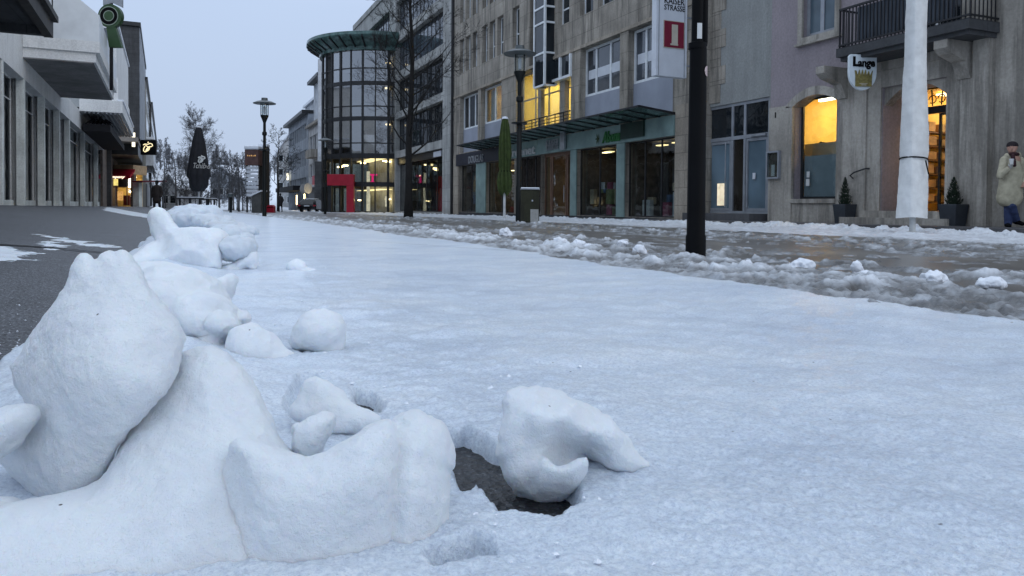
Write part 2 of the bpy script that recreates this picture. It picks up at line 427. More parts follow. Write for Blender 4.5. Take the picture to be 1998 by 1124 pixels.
# icy sheet
m, nt, N, L, p = new_mat('icy_snow_sheet')
n = noise_node(nt, 1.15, 8, .72, stretch=(1, 1.5, 1)); r = ramp(nt, n.outputs[0], [(.30, (.60, .69, .81)), (.5, (.76, .85, .96)), (.70, (.88, .94, 1.0))])
n2 = noise_node(nt, 120, 5, .8); r2 = ramp(nt, n2.outputs[0], [(.36, (.74, .76, .80)), (.5, (.99, .99, .99)), (.63, (1.14, 1.12, 1.09))])
col = mixc(nt, 1.0, r.outputs[0], r2.outputs[0], 'MULTIPLY')
n5 = noise_node(nt, 5.5, 5, .75); r5 = ramp(nt, n5.outputs[0], [(.66, (0, 0, 0)), (.78, (.55, .55, .55))])
col = mixc(nt, r5.outputs[0], col, (.36, .39, .45))
vs_ = N.new('ShaderNodeTexVoronoi'); vs_.inputs['Scale'].default_value = 9; tcs = N.new('ShaderNodeTexCoord'); L.new(tcs.outputs['Object'], vs_.inputs['Vector']); rs_ = ramp(nt, vs_.outputs['Distance'], [(.018, (.35, .35, .35)), (.035, (1, 1, 1))]); col = mixc(nt, 1.0, col, rs_.outputs[0], 'MULTIPLY')
L.new(col, p.inputs['Base Color']); p.inputs['Roughness'].default_value = .36; p.inputs['Specular IOR Level'].default_value = .45
p.inputs['Subsurface Weight'].default_value = .15; p.inputs['Subsurface Radius'].default_value = (.5, .75, 1); p.inputs['Subsurface Scale'].default_value = .01
a = noise_node(nt, 210, 4, .8); b1 = bump(nt, p, a.outputs[0], .9, .008); a2 = noise_node(nt, 30, 5, .7); bump(nt, p, a2.outputs[0], .4, .02, b1); p.inputs['Coat Weight'].default_value = .35; p.inputs['Coat Roughness'].default_value = .18
M['sheet'] = m
# slush
m, nt, N, L, p = new_mat('grey_slush')
n = noise_node(nt, 3.2, 6, .7); r = ramp(nt, n.outputs[0], [(.32, (.07, .066, .062)), (.5, (.19, .195, .20)), (.70, (.52, .56, .61))])
L.new(r.outputs[0], p.inputs['Base Color']); p.inputs['Roughness'].default_value = .3; p.inputs['Specular IOR Level'].default_value = .5
at = N.new('ShaderNodeAttribute'); at.attribute_name = 'whiteness'
nw = noise_node(nt, 6, 5, .7); rw = ramp(nt, nw.outputs[0], [(.3, (.55, .58, .63)), (.6, (.86, .91, .97))]); L.new(mixc(nt, at.outputs['Fac'], r.outputs[0], rw.outputs[0]), p.inputs['Base Color'])
a = noise_node(nt, 55, 5, .75); bump(nt, p, a.outputs[0], .8, .02); M['slush'] = m
m, nt, N, L, p = new_mat('shovelled_snow_rim')
n = noise_node(nt, 2.6, 6, .7); r = ramp(nt, n.outputs[0], [(.3, (.36, .38, .42)), (.45, (.66, .70, .76)), (.6, (.84, .88, .93))]); L.new(r.outputs[0], p.inputs['Base Color'])
p.inputs['Roughness'].default_value = .55; a = noise_node(nt, 40, 4, .7); bump(nt, p, a.outputs[0], .6, .02); M['rim'] = m
# asphalt
def asphalt(name, lo, hi, rough, speck=.0):
    m, nt, N, L, p = new_mat(name)
    tc = N.new('ShaderNodeTexCoord'); v = N.new('ShaderNodeTexVoronoi'); v.inputs['Scale'].default_value = 75; L.new(tc.outputs['Object'], v.inputs['Vector'])
    rv = ramp(nt, v.outputs['Color'], [(.1, lo), (.6, tuple((a+b)/2 for a, b in zip(lo, hi))), (.95, hi)])
    n = noise_node(nt, 1.1, 5, .7); rn = ramp(nt, n.outputs[0], [(.3, (.55, .55, .57)), (.7, (1.3, 1.3, 1.3))])
    col = mixc(nt, 1, rv.outputs[0], rn.outputs[0], 'MULTIPLY')
    if speck:
        n3 = noise_node(nt, 62, 4, .85); r3 = ramp(nt, n3.outputs[0], [(.57, (0, 0, 0)), (.66, (speck, speck, speck))]); col = mixc(nt, r3.outputs[0], col, (.55, .58, .63))
    sx = N.new('ShaderNodeSeparateXYZ'); L.new(tc.outputs['Object'], sx.inputs[0]); mr_ = N.new('ShaderNodeMapRange'); L.new(sx.outputs[0], mr_.inputs[0]); mr_.inputs[1].default_value = -.55; mr_.inputs[2].default_value = -.25; mr_.inputs[3].default_value = 1; mr_.inputs[4].default_value = .26
    col = mixc(nt, 1, col, mr_.outputs[0], 'MULTIPLY')
    L.new(col, p.inputs['Base Color']); p.inputs['Roughness'].default_value = rough; p.inputs['Specular IOR Level'].default_value = .5
    b1 = bump(nt, p, v.outputs['Distance'], .9, .006); a = noise_node(nt, 45, 4, .7); bump(nt, p, a.outputs[0], .5, .012, b1); return m
M['asphalt'] = asphalt('wet_asphalt', (.005, .0055, .007), (.075, .081, .095), .45, .8)
m, nt, N, L, p = new_mat('melt_water')
n = noise_node(nt, .9, 4); r = ramp(nt, n.outputs[0], [(.3, (.075, .07, .066)), (.7, (.17, .16, .148))]); L.new(r.outputs[0], p.inputs['Base Color'])
p.inputs['Roughness'].default_value = .32; p.inputs['Specular IOR Level'].default_value = .35; a = noise_node(nt, 7, 5, .7, stretch=(1, .35, 1)); bump(nt, p, a.outputs[0], .5, .012); M['water'] = m
M['paving'] = masonry('wet_paving', (.10, .10, .105), (.05, .05, .05), .3, None, .4)
# buildings
M['stone_k'] = masonry('brown_limestone', (.37, .335, .285), (.14, .128, .11), .75, (1.5, .75, 'x'))
M['stone_pier'] = masonry('tan_stone_pier', (.40, .35, .285), (.2, .175, .15), .5, (1.2, .62, 'x'))
M['stone_l'] = masonry('weathered_stone', (.36, .335, .295), (.125, .115, .10), .65, None, .85, .28)
M['stucco_l'] = masonry('mauve_stucco', (.285, .25, .265), (.2, .175, .19), .25, None, .85, .12)
M['concrete'] = masonry('bare_concrete', (.30, .31, .30), (.19, .19, .185), .25, None, .85, .14)
M['concrete_g'] = masonry('light_concrete', (.42, .425, .41), (.2, .2, .19), .5, (1.6, .9, 'x'))
M['white_wall'] = masonry('white_render', (.55, .58, .62), (.35, .36, .38), .3)
M['grey_wall'] = masonry('grey_render', (.30, .33, .37), (.2, .21, .23), .3)
M['cream_wall'] = masonry('cream_render', (.5, .5, .5), (.3, .3, .3), .3)
M['slate'] = masonry('dark_slate', (.075, .078, .083), (.05, .05, .05), .5, (.9, .4, 'y'))
M['left_panel'] = masonry('grey_panel', (.74, .75, .745), (.5, .5, .495), .25, None, .6, .08)
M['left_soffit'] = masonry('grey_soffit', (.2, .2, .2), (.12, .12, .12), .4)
M['column'] = masonry('pale_column_stone', (.70, .74, .72), (.45, .46, .45), .3)
M['white_frame'] = plain('white_window_frame', (.75, .78, .80), .4, var=.12)
M['grey_frame'] = plain('aluminium_frame', (.30, .32, .35), .35, .3, var=.15)
M['dark_frame'] = plain('dark_frame', (.02, .021, .023), .4, var=.3)
M['panel_blue'] = plain('blue_grey_panel', (.30, .325, .39), .5, var=.12, scale=1)
M['teal'] = plain('verdigris_panel', (.22, .315, .30), .5, var=.25, scale=1.2)
M['teal_dark'] = plain('canopy_glass_green', (.075, .135, .125), .15, var=.6, scale=2.5, bmp=.1)
M['navy'] = plain('navy_fascia', (.012, .015, .028), .35)
M['black'] = plain('black_paint', (.003, .0032, .004), .5, var=.3, bmp=.08, spec=.08)
M['black_metal'] = plain('black_iron', (.012, .013, .016), .45, var=.4)
M['lamp_metal'] = plain('dark_lamp_metal', (.007, .009, .009), .5, var=.3, spec=.25)
M['lamp_top'] = plain('lamp_shade_metal', (.10, .115, .12), .4, .4)
M['silver'] = plain('brushed_metal', (.45, .47, .5), .35, .7)
M['glass_dark'] = glass('dark_window_glass')
M['glass_sky'] = glass('reflecting_glass', (.05, .06, .075), .02, .006, .9)
M['glass_shop'] = glass('shop_glass', (.02, .017, .015), .04, .02)
M['glass_blue'] = glass('frosted_blue_glass', (.09, .13, .16), .15, .004)
M['glass_clear'] = clear_glass('clear_glass'); M['glass_tower'] = clear_glass('tower_glass', (.5, .52, .54), base=.30, pw_=2.0)
M['brown_wood'] = plain('brown_timber', (.21, .125, .085), .45, var=.4, scale=4, stretch=(6, 6, .5))
M['warm_wood'] = plain('warm_timber', (.17, .095, .05), .4, var=.3, scale=4, stretch=(6, 6, .5))
M['red'] = plain('red_paint', (.40, .014, .035), .4, var=.12)
M['sign_white'] = plain('sign_white', (.62, .65, .70), .35, var=.06)
M['maroon'] = plain('maroon_enamel', (.19, .012, .035), .35, var=.12)
M['beige'] = plain('beige_lettering', (.5, .46, .38), .5, var=.08)
M['green_fabric'] = plain('olive_green_fabric', (.04, .062, .013), .8, var=.35, scale=5)
M['black_fabric'] = plain('black_fabric', (.008, .009, .013), .8, var=.35, scale=5)
M['white_cover'] = plain('white_cover_fabric', (.66, .67, .66), .75, var=.12, scale=5, bmp=1.0, bscale=26)
M['pole_white'] = plain('white_pole_paint', (.55, .56, .55), .4)
M['bark'] = plain('dark_bark', (.012, .011, .0105), .9, var=.4, scale=8)
M['bark_far'] = plain('grey_bark', (.11, .112, .12), .9, var=.3, scale=5)
M['conifer'] = plain('conifer_green', (.018, .032, .018), .8, var=.5, scale=12)
M['yellow_room'] = plain('yellow_room_wall', (.85, .70, .30), .8, var=.06, bmp=0)
M['orange_room'] = plain('ochre_room_wall', (.86, .62, .22), .8, var=.15, bmp=0)
M['warm_room'] = plain('warm_room_wall', (.45, .33, .2), .8, var=.2, bmp=0)
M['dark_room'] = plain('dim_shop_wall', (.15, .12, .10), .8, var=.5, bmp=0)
M['lamp_white'] = emit('lit_tube', (1, .93, .75), 9)
M['lamp_warm'] = emit('warm_lamp', (1, .74, .36), 12)
M['lamp_soft'] = emit('soft_lamp', (1, .82, .45), 5); M['lamp_bright'] = emit('bright_lamp', (1, .86, .5), 13); M['glow_dim'] = emit('dim_glow', (1, .76, .36), 2.4)
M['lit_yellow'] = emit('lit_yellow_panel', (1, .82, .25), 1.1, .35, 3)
M['lit_cream'] = emit('cream_glow', (1, .87, .62), .9, .45, 6)
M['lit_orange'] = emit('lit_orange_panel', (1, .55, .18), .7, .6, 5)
M['lit_white'] = emit('lit_sign_white', (1, .92, .7), 1.6)
M['magenta'] = emit('lit_magenta_sign', (.9, .02, .2), 1.1)
M['red_light'] = emit('red_light', (1, .03, .02), 3)
M['paper'] = plain('paper', (.55, .56, .55), .8, var=.1)
M['snow_roof'] = M['snow_far']
M['roof_tile'] = plain('dark_roof_tile', (.05, .04, .04), .7)
# ------------------------------------------------------------------ sky and light: an even, blue, overcast dawn
W = bpy.data.worlds.new('World'); S.world = W; W.use_nodes = True
nt = W.node_tree; N = nt.nodes; L = nt.links; bg = N['Background']
sky = N.new('ShaderNodeTexSky'); sky.sky_type = 'NISHITA'; sky.sun_disc = False
SUN_EL, SUN_ROT = R(24), R(150)
sky.sun_elevation = SUN_EL; sky.sun_rotation = SUN_ROT; sky.dust_density = 3; sky.air_density = 1.2
tc = N.new('ShaderNodeTexCoord'); sp = N.new('ShaderNodeSeparateXYZ'); L.new(tc.outputs['Generated'], sp.inputs[0])
cl = N.new('ShaderNodeTexNoise'); cl.inputs['Scale'].default_value = 1.6; cl.inputs['Detail'].default_value = 5; L.new(tc.outputs['Generated'], cl.inputs['Vector'])
rp = N.new('ShaderNodeValToRGB'); L.new(sp.outputs[2], rp.inputs[0])
e = rp.color_ramp.elements; e[0].position = 0; e[0].color = (.50, .60, .78, 1); e[1].position = 1; e[1].color = (1.18, 1.34, 1.56, 1)
x = e.new(.25); x.color = (.555, .685, .915, 1); x = e.new(.5); x.color = (.86, 1.0, 1.24, 1)
r2 = N.new('ShaderNodeValToRGB'); L.new(cl.outputs[0], r2.inputs[0]); r2.color_ramp.elements[0].color = (.93, .93, .94, 1); r2.color_ramp.elements[1].color = (1.05, 1.05, 1.05, 1)
mx = N.new('ShaderNodeMix'); mx.data_type = 'RGBA'; mx.blend_type = 'MULTIPLY'; mx.inputs[0].default_value = 1; L.new(rp.outputs[0], mx.inputs[6]); L.new(r2.outputs[0], mx.inputs[7])
sc = N.new('ShaderNodeMix'); sc.data_type = 'RGBA'; sc.blend_type = 'MULTIPLY'; sc.inputs[0].default_value = 1; L.new(mx.outputs[2], sc.inputs[6]); sc.inputs[7].default_value = (10, 10, 10, 1); sc.clamp_result = False
ov = N.new('ShaderNodeMix'); ov.data_type = 'RGBA'; ov.inputs[0].default_value = .94; L.new(sky.outputs[0], ov.inputs[6]); L.new(sc.outputs[2], ov.inputs[7])   # cloud cover over the clear sky
L.new(ov.outputs[2], bg.inputs[0]); bg.inputs[1].default_value = .1
sun = bpy.data.lights.new('sun', 'SUN'); sun.energy = .35; sun.angle = R(40); sun.color = (1, .95, .88)
so = bpy.data.objects.new('sun', sun); COL.objects.link(so)
dv = Vector((math.sin(SUN_ROT)*math.cos(SUN_EL), math.cos(SUN_ROT)*math.cos(SUN_EL), math.sin(SUN_EL))); so.rotation_euler = dv.to_track_quat('Z', 'Y').to_euler()
S.view_settings.view_transform = 'Standard'; S.view_settings.look = 'None'; S.view_settings.exposure = 0; S.view_settings.gamma = 1
S.render.engine = 'CYCLES'; S.cycles.use_denoising = True; S.cycles.max_bounces = 6; S.cycles.transparent_max_bounces = 12; S.cycles.caustics_reflective = False; S.cycles.caustics_refractive = False
# ------------------------------------------------------------------ ground
def polar(a0, a1, na, rA, rB, nr, pw):
    th = np.linspace(R(a0), R(a1), na)[:, None]; q = np.linspace(rA**-pw, rB**-pw, nr)[None, :]
    r = q**(-1/pw); X = np.sin(th)*r; Y = np.cos(th)*r
    i = np.arange(na*nr).reshape(na, nr)
    Q = np.stack([i[:-1, :-1], i[1:, :-1], i[1:, 1:], i[:-1, 1:]], -1).reshape(-1, 4)
    return X.ravel(), Y.ravel(), Q
def pdist(X, Y, P):
    d2 = np.full(X.shape, 1e9); sg = np.ones(X.shape); n = len(P)
    for i in range(n):
        x1, y1 = P[i][0], P[i][1]; x2, y2 = P[(i+1) % n][0], P[(i+1) % n][1]
        ex, ey = x2-x1, y2-y1; wx, wy = X-x1, Y-y1
        t = np.clip((wx*ex+wy*ey)/(ex*ex+ey*ey+1e-12), 0, 1)
        d2 = np.minimum(d2, (wx-ex*t)**2+(wy-ey*t)**2)
        cond = (Y < y1) != (Y < y2); xi = x1+(Y-y1)*ex/(ey if abs(ey) > 1e-12 else 1e-12)
        sg = np.where(cond & (X < xi), -sg, sg)
    return np.sqrt(d2)*sg
# the street itself reaches the horizon
X, Y, Q = polar(-75, 112, 260, .3, 900, 260, .35)
Z = gz(X, Y)+.006*fbm(X*1.3, Y*1.3, o=3, seed=2)*np.clip(np.hypot(X, Y)/4, .2, 1)
tag(mesh_obj('street', np.stack([X, Y, Z], 1), Q, M['asphalt'], smooth=True), kind='structure')
# icy snow sheet lying on the street
X, Y, Q = polar(-45, 122, 1180, .45, 95, 620, .6)
rr = np.hypot(X, Y)
hole = [onz(px, py, .02) for px, py in ((872, 858), (905, 850), (935, 866), (965, 884), (1000, 895), (1065, 925), (1120, 962), (1122, 992), (1080, 1016), (1035, 1011), (985, 1008), (962, 990), (940, 962), (922, 955), (908, 975), (890, 945), (868, 925))]
holes = [(hole, 1.0), ([onz(*q, .02) for q in ((835, 1105), (870, 1085), (925, 1062), (952, 1070), (955, 1098), (900, 1108), (850, 1122))], .62),
         ([onz(*q, .02) for q in ((690, 770), (722, 775), (748, 800), (735, 815), (700, 800))], .9), ([onz(*q, .02) for q in ((558, 800), (585, 745), (612, 740), (640, 800), (575, 830))], .5),
         ([onz(*q, .02) for q in ((565, 672), (585, 668), (612, 690), (600, 700))], .95)]
near = np.clip(3.5/rr, .25, 1)
edge = 3.08+.30*fbm(Y*.35, X*0+3, o=4, seed=5)+.12*fbm(Y*2.1, X*2.1, o=3, seed=6)
ledge = -.52+.05*fbm(Y*3, X*0+9, o=3, seed=8)
H = .036+.012*fbm(X*1.1, Y*1.1, o=3, seed=1)+near*(.011*fbm(X*7, Y*7, o=4, seed=3)+.0042*fbm(X*42, Y*42, o=3, seed=4, gain=.75))
H += .012*np.clip(fbm(X*2.2+.8*Y, Y*.9, o=4, seed=21)-.1, 0, 1)
bank = np.exp(-((X+.16+.06*fbm(Y*1.2, X*0, o=2, seed=12))/.24)**2)*(.055+.05*fbm(X*5, Y*5, o=4, seed=13))*sstep(60, 20, Y)*sstep(1.0, 1.7, Y)
H += np.clip(bank, 0, 1)
f = sstep(0, .22, edge-X)*sstep(0, .05, X-ledge)
H = H*f-.035*(1-f)
for P, k in holes:
    d = pdist(X, Y, P)+.008*fbm(X*45, Y*45, o=3, seed=31)
    t = sstep(.012, -.012, d); H = H*(1-t)+(.036-.066*k)*t
Z = gz(X, Y)+H
keep = (f[Q].max(1) > .02)
me_o = mesh_obj('snow_sheet', np.stack([X, Y, Z], 1), Q[keep], M['sheet'], smooth=True); tag(me_o, 'thin grey white sheet of icy trodden snow over the middle of the street', 'snow', kind='stuff')
# melt water in the wheel tracks
m = MB()
ys = [-4, 3, 8, 14, 18, 26, 40, 60, 90, 140]
for i in range(len(ys)-1):
    a, b = ys[i], ys[i+1]; m.quad((2.85, a, g1(3, a)+.010), (14.3, a, g1(5, a)+.010), (14.3, b, g1(5, b)+.010), (2.85, b, g1(3, b)+.010))
tag(m.build('water', M['water'], recalc=False), kind='structure')
# slush thrown up beside the tracks
X, Y, Q = polar(1.2, 110, 1480, 2.8, 150, 560, .8)
Xw = X+.22*fbm(Y*.22, X*0, o=3, seed=41)+.10*fbm(Y*1.1, X*.6, o=3, seed=42)
xs = [2.6, 2.85, 3.2, 3.9, 4.15, 4.5, 5.0, 5.3, 5.6, 6.5, 6.8, 7.2, 7.5, 7.9, 8.3, 8.6, 9.0, 9.5, 9.8, 10.3, 11.4, 12.2, 12.6, 13.3, 13.8, 14.1, 14.4]
bs = [-.05, .0, .030, .034, -.006, -.002, .016, -.004, -.008, -.013, .0, .008, -.009, .005, .010, -.012, .006, -.010, -.003, .026, .042, .026, .036, .066, .042, -.02, -.06]
B = np.interp(Xw, xs, bs)
rough = np.interp(Xw, xs, [0, .5, 1, 1, .8, .9, 1.2, .8, .6, .55, .8, 1, .75, 1, 1, .75, 1, .75, .8, .5, .35, .6, 1.1, 1.5, 1.2, .6, 0])
Hs = B+rough*(.034*fbm(X*5.5, Y*.55, o=4, seed=43)+.022*fbm(X*4, Y*2.2, o=3, seed=53)+.024*fbm(X*12, Y*7, o=3, seed=44, gain=.65))
lump = np.clip(vnoise(X*4.5, Y*4.5, seed=45)+.55*vnoise(X*9, Y*9, seed=46)-.42, 0, 1)
lump = .34*np.tanh(lump/.34*1.25)
Hs += rough*.12*lump
for pq, pr_ in ((onz(1357, 507, .02), .16), (onz(1780, 452, .03), .2), (atd(1012, 437, 20.0), .2), (atd(797, 426, 30), .3), (atd(1034, 438, 18.9), .32)): Hs += .055*np.exp(-((np.hypot(X-pq.x, Y-pq.y)-pr_*.6)/pr_)**2)*(.6+.8*np.clip(fbm(X*6, Y*6, o=3, seed=88)+.4, 0, 1))
Hs += rough*.016*fbm(X*26, Y*20, o=3, seed=51, gain=.7)
Hs += sstep(2.9, 3.0, Xw)*sstep(4.2, 3.6, Xw)*.03*np.clip(fbm(X*16, Y*16, o=2, seed=47), 0, 1)
Z = gz(X, Y)+Hs
Zq = Hs[Q]; keep = (Zq.max(1) > .004) & (X[Q].min(1) > 2.6) & (X[Q].max(1) < 14.5)
o = mesh_obj('slush', np.stack([X, Y, Z], 1), Q[keep], M['slush'], smooth=True)
wht = np.clip(sstep(9.4, 10.4, Xw+.5*fbm(X*1.5, Y*.6, o=3, seed=48))*.75+sstep(.035, .085, Hs+.02*fbm(X*9, Y*9, o=3, seed=49))*.8+.35*sstep(4.0, 3.2, Xw)*sstep(-.1, .5, fbm(X*5, Y*5, o=3, seed=50)), 0, 1)
at_ = o.data.attributes.new('whiteness', 'FLOAT', 'POINT')
if len(o.data.vertices) == len(wht): at_.data.foreach_set('value', wht.astype(np.float32))
tag(o, 'grey churned slush and shovelled snow along the wet roadway', 'slush', kind='stuff')
# pavement with its kerb in front of the right-hand buildings
m = MB()
yy = [-6, 6, 14, 18, 26, 40, 60, 90]
for i in range(len(yy)-1):
    a, b = yy[i], yy[i+1]; za, zb = g1(5, a)+.17*max(0, 1-a/34), g1(5, b)+.17*max(0, 1-b/34)
    za = max(za, g1(5, a)+.02); zb = max(zb, g1(5, b)+.02)
    m.quad((14.25, a, za), (20, a, za), (20, b, zb), (14.25, b, zb)); m.quad((14.25, a, za-.3), (14.25, a, za), (14.25, b, zb), (14.25, b, zb-.3))
tag(m.build('pavement', M['paving'], recalc=False), kind='structure')
def pav(y): return max(g1(5, y)+.17*max(0, 1-y/34), g1(5, y)+.02)
# snow left lying on the asphalt to the left
def patch(pts, z, th, seed):
    P = [onz(*q, z) for q in pts]
    x0 = min(p.x for p in P)-.3; x1 = max(p.x for p in P)+.3; y0 = min(p.y for p in P)-.5; y1 = max(p.y for p in P)+.5
    nx, ny = 260, 220; gx, gy = np.meshgrid(np.linspace(x0, x1, nx), np.linspace(y0, y1, ny), indexing='ij'); gx = gx.ravel(); gy = gy.ravel()
    d = pdist(gx, gy, P)+.30*fbm(gx*2.2, gy*3.5, o=5, seed=seed, gain=.65)+.10*fbm(gx*14, gy*20, o=3, seed=seed+9); h = np.clip(-d*.07, -.02, th*.6)-.001
    i = np.arange(nx*ny).reshape(nx, ny); q = np.stack([i[:-1, :-1], i[1:, :-1], i[1:, 1:], i[:-1, 1:]], -1).reshape(-1, 4)
    q = q[(h[q].max(1) > -.012)]
    return np.stack([gx, gy, gz(gx, gy)+h], 1), q
Vs, Qs, n = [], [], 0
for pts, z, th, sd in ((((70, 429), (150, 432), (215, 437), (140, 435)), .25, .012, 1), (((-60, 447), (10, 446), (40, 451), (20, 458), (-60, 461)), .22, .012, 2), (((85, 442), (108, 444), (104, 450), (84, 448)), .2, .02, 4), (((210, 404), (330, 408), (320, 411), (205, 407)), .25, .05, 5)):
    V, q = patch(pts, z, th, sd); Vs.append(V); Qs.append(q+n); n += len(V)
tag(mesh_obj('snow_patches', np.concatenate(Vs), np.concatenate(Qs), M['snow_dirty'], smooth=True), 'thin white snow remnants on the dark asphalt at left', 'snow', kind='stuff')
# ------------------------------------------------------------------ the ploughed-up snow lumps in front
def pl(pts, d): return [(lambda q: (q[0], q[2]))(lp(x, y, d)) for x, y in pts]
def bil(G, x0, z0, st, A, C):
    u = np.clip((A-x0)/st, 0, G.shape[0]-1.001); v = np.clip((C-z0)/st, 0, G.shape[1]-1.001); i = u.astype(np.int32); j = v.astype(np.int32); u = u-i; v = v-j
    return (G[i, j]*(1-u)+G[i+1, j]*u)*(1-v)+(G[i, j+1]*(1-u)+G[i+1, j+1]*u)*v
def spoly(s, pts, d, th, mid, Rr, rnd=.008):
    """a lump whose rim follows an outline sketched at distance d; mid gives how far its heart lies before or behind d, th its half thickness"""
    P = np.array(pl(pts, d)); st = s.h*.8; x0, z0 = P.min(0)-.12; n = np.ceil((P.max(0)+.12-np.array([x0, z0]))/st).astype(int)+1
    A, C = np.meshgrid(x0+np.arange(n[0])*st, z0+np.arange(n[1])*st, indexing='ij')
    d2 = pdist(A, C, [tuple(p) for p in P])+.0045*fbm(A*30, C*30, o=3, seed=77, gain=.65)*min(1.0, d)
    t = np.clip(-d2, 0, None); T = th*(.16+.84*np.sqrt(1-np.exp(-t/Rr))); Md = d+mid(A, C)
    k = d/np.broadcast_to(s.b, s.F.shape); Av = s.a*k; Cv = CAMZ+(s.c-CAMZ)*k
    D2 = bil(d2, x0, z0, st, Av, Cv)/k; f = np.abs(s.b-bil(Md, x0, z0, st, Av, Cv))-bil(T, x0, z0, st, Av, Cv)
    return smax(D2, f, rnd*2)
def bounds(pts, d, pad=.05):
    P = np.array(pl(pts, d)); return P.min(0)-pad, P.max(0)+pad
def px2(d): return d/F_PX
def lump(name_label, pts, d, th, Rr, mid, h, extra=None, amp=.004, fr=16, amp2=.0012, fr2=70, mat='snow', rnd=.008, bpad=.12, group='lumps of ploughed snow in the foreground'):
    lo, hi = bounds(pts, d, .05+.22*bpad*d); dm = th+bpad
    s = SDF((lo[0], d-dm, max(lo[1], -.06)), (hi[0], d+dm, hi[1]+.02), h)
    s.u(spoly(s, pts, d, th, mid, Rr, rnd), .002)
    if extra: extra(s)
    g = atd(sum(p[0] for p in pts)/len(pts), max(p[1] for p in pts), d)
    o = s.mesh('snow_lump', M[mat], amp=amp, freq=fr, amp2=amp2, freq2=fr2, amp3=.003, freq3=16, loc=(g.x, g.y, g1(g.x, g.y)+.02), seed=len(pts))
    return tag(o, name_label, 'snow lump', group)
C0 = lambda px, py, d: lp(px, py, d)
def relief(d, ctrl, sig):
    P = np.array([[*(lambda q: (q[0], q[2]))(lp(x, y, d)), o] for x, y, o in ctrl])
    def f(A, C):
        num = np.zeros(A.shape); den = np.zeros(A.shape)
        for a, c, o in P:
            r2 = (A-a)**2+(C-c)**2; w = np.exp(-r2/(2*sig*sig))+1e-5/(r2+1e-4); num += w*o; den += w
        return num/den
    return f
# A: the big leaning slab at left
dA = 1.03
midA = relief(dA, [(150, 505, .17), (240, 493, .16), (190, 550, .09), (200, 620, .05), (310, 610, .09), (355, 660, .11), (110, 600, .10), (60, 680, .15), (15, 735, .19), (130, 700, .0), (130, 760, -.02), (200, 740, -.02), (280, 770, .02), (230, 820, .005), (60, 800, .10), (100, 890, .035), (180, 870, .025), (200, 940, .03), (110, 1000, .05), (0, 890, .08), (60, 1045, .06), (130, 1042, .05)], .05)
slabA = [(150, 508), (160, 500), (172, 504), (181, 513), (192, 510), (200, 498), (212, 494), (222, 497), (240, 491), (256, 499), (285, 545), (310, 580), (332, 612), (352, 642), (357, 658), (350, 700), (320, 770), (262, 835), (232, 882), (202, 935), (165, 985), (132, 1041), (98, 1050), (66, 1046), (60, 985), (40, 955), (8, 930), (-25, 900), (-20, 850), (30, 830), (45, 800), (14, 748), (11, 718), (45, 665), (85, 610), (122, 565)]
lump('big leaning slab of packed snow with a jagged top at far left', slabA, dA, .055, .05, midA, .0033, amp=.008, fr=7.5, amp2=.0014, fr2=120, bpad=.28)
# B: broad front mound
dB = 1.0
midB = relief(dB, [(390, 685, .21), (340, 715, .21), (330, 770, .15), (450, 715, .20), (400, 790, .07), (300, 850, .08), (520, 810, .17), (450, 890, .0), (250, 950, .03), (350, 990, -.03), (160, 1060, .03), (415, 1012, .035), (350, 1080, -.09), (560, 960, .10), (100, 1110, -.04), (500, 1100, -.06), (250, 1180, -.12), (560, 1180, -.10), (0, 1200, -.08)], .06)
moundB = [(336, 712), (356, 690), (382, 681), (412, 680), (442, 692), (470, 717), (500, 757), (530, 806), (552, 852), (600, 930), (640, 1010), (660, 1180), (300, 1260), (-40, 1230), (20, 1120), (75, 1068), (132, 1038), (200, 940), (250, 838), (296, 768)]
bB = C0(400, 1124, dB)[2]
def exB(s):
    s.u(s.ell(C0(200, 1140, .96), (.19, .12, .10), tilt=.1), .06)
    s.u(s.ell(C0(60, 1150, .92), (.16, .12, .10)), .04)
    s.sub(s.ell(C0(405, 1012, .868), (.045, .05, .011), tilt=.5), .012)
    s.sub(s.ell(C0(100, 985, .86), (.05, .06, .03)), .01)
lump('smooth rounded snow mound in front of the leaning slab at the lower left', moundB, dB, .095, .085, midB, .0036, exB, amp=.010, fr=6.5, amp2=.0014, fr2=115, bpad=.32)
# D: the rolled front lobe with a notch
dD = .97
lobe = [(447, 868), (462, 858), (495, 866), (530, 876), (565, 888), (600, 893), (636, 880), (672, 858), (708, 834), (738, 822), (758, 818), (772, 824), (780, 850), (776, 900), (770, 960), (790, 1180), (60, 1230), (150, 1090), (300, 1010), (385, 955), (430, 912)]
lobe2 = [(740, 850), (760, 822), (785, 807), (812, 802), (842, 812), (866, 832), (882, 862), (887, 896), (882, 915), (874, 925), (874, 980), (872, 1050), (880, 1180), (700, 1200), (720, 960)]
midD = relief(dD, [(450, 866, -.03), (410, 930, .09), (330, 1000, .10), (230, 1060, .10), (150, 1120, .09), (520, 876, -.015), (600, 892, .05), (690, 850, .05), (757, 818, .075), (500, 930, -.05), (600, 950, -.06), (700, 920, -.055), (760, 880, .0), (560, 1000, -.02), (650, 1020, .0), (730, 1040, .02), (330, 1120, .05), (440, 1000, .035), (430, 1070, .0), (500, 1090, -.03), (600, 1110, -.03), (720, 1120, -.01), (600, 1190, -.06), (450, 1190, -.05)], .045)
midD2 = relief(dD, [(812, 803, .10), (870, 850, .11), (885, 900, .12), (820, 860, .03), (760, 840, .08), (800, 930, .0), (850, 960, .03), (800, 1020, .02), (865, 1040, .06), (780, 1110, .0), (850, 1180, .0)], .04)
def exD(s):
    s.u(spoly(s, lobe2, dD, .075, midD2, .05), .004)
    pass
allD = lobe[:14]+[(790, 1000)]+lobe2[6:13]+[(150, 1230), (250, 1085), (370, 1005), (440, 945), (452, 905)]
def exD0(s):
    s.F[:] = 1.0
    s.u(spoly(s, lobe, dD, .08, midD, .05), .002); exD(s)
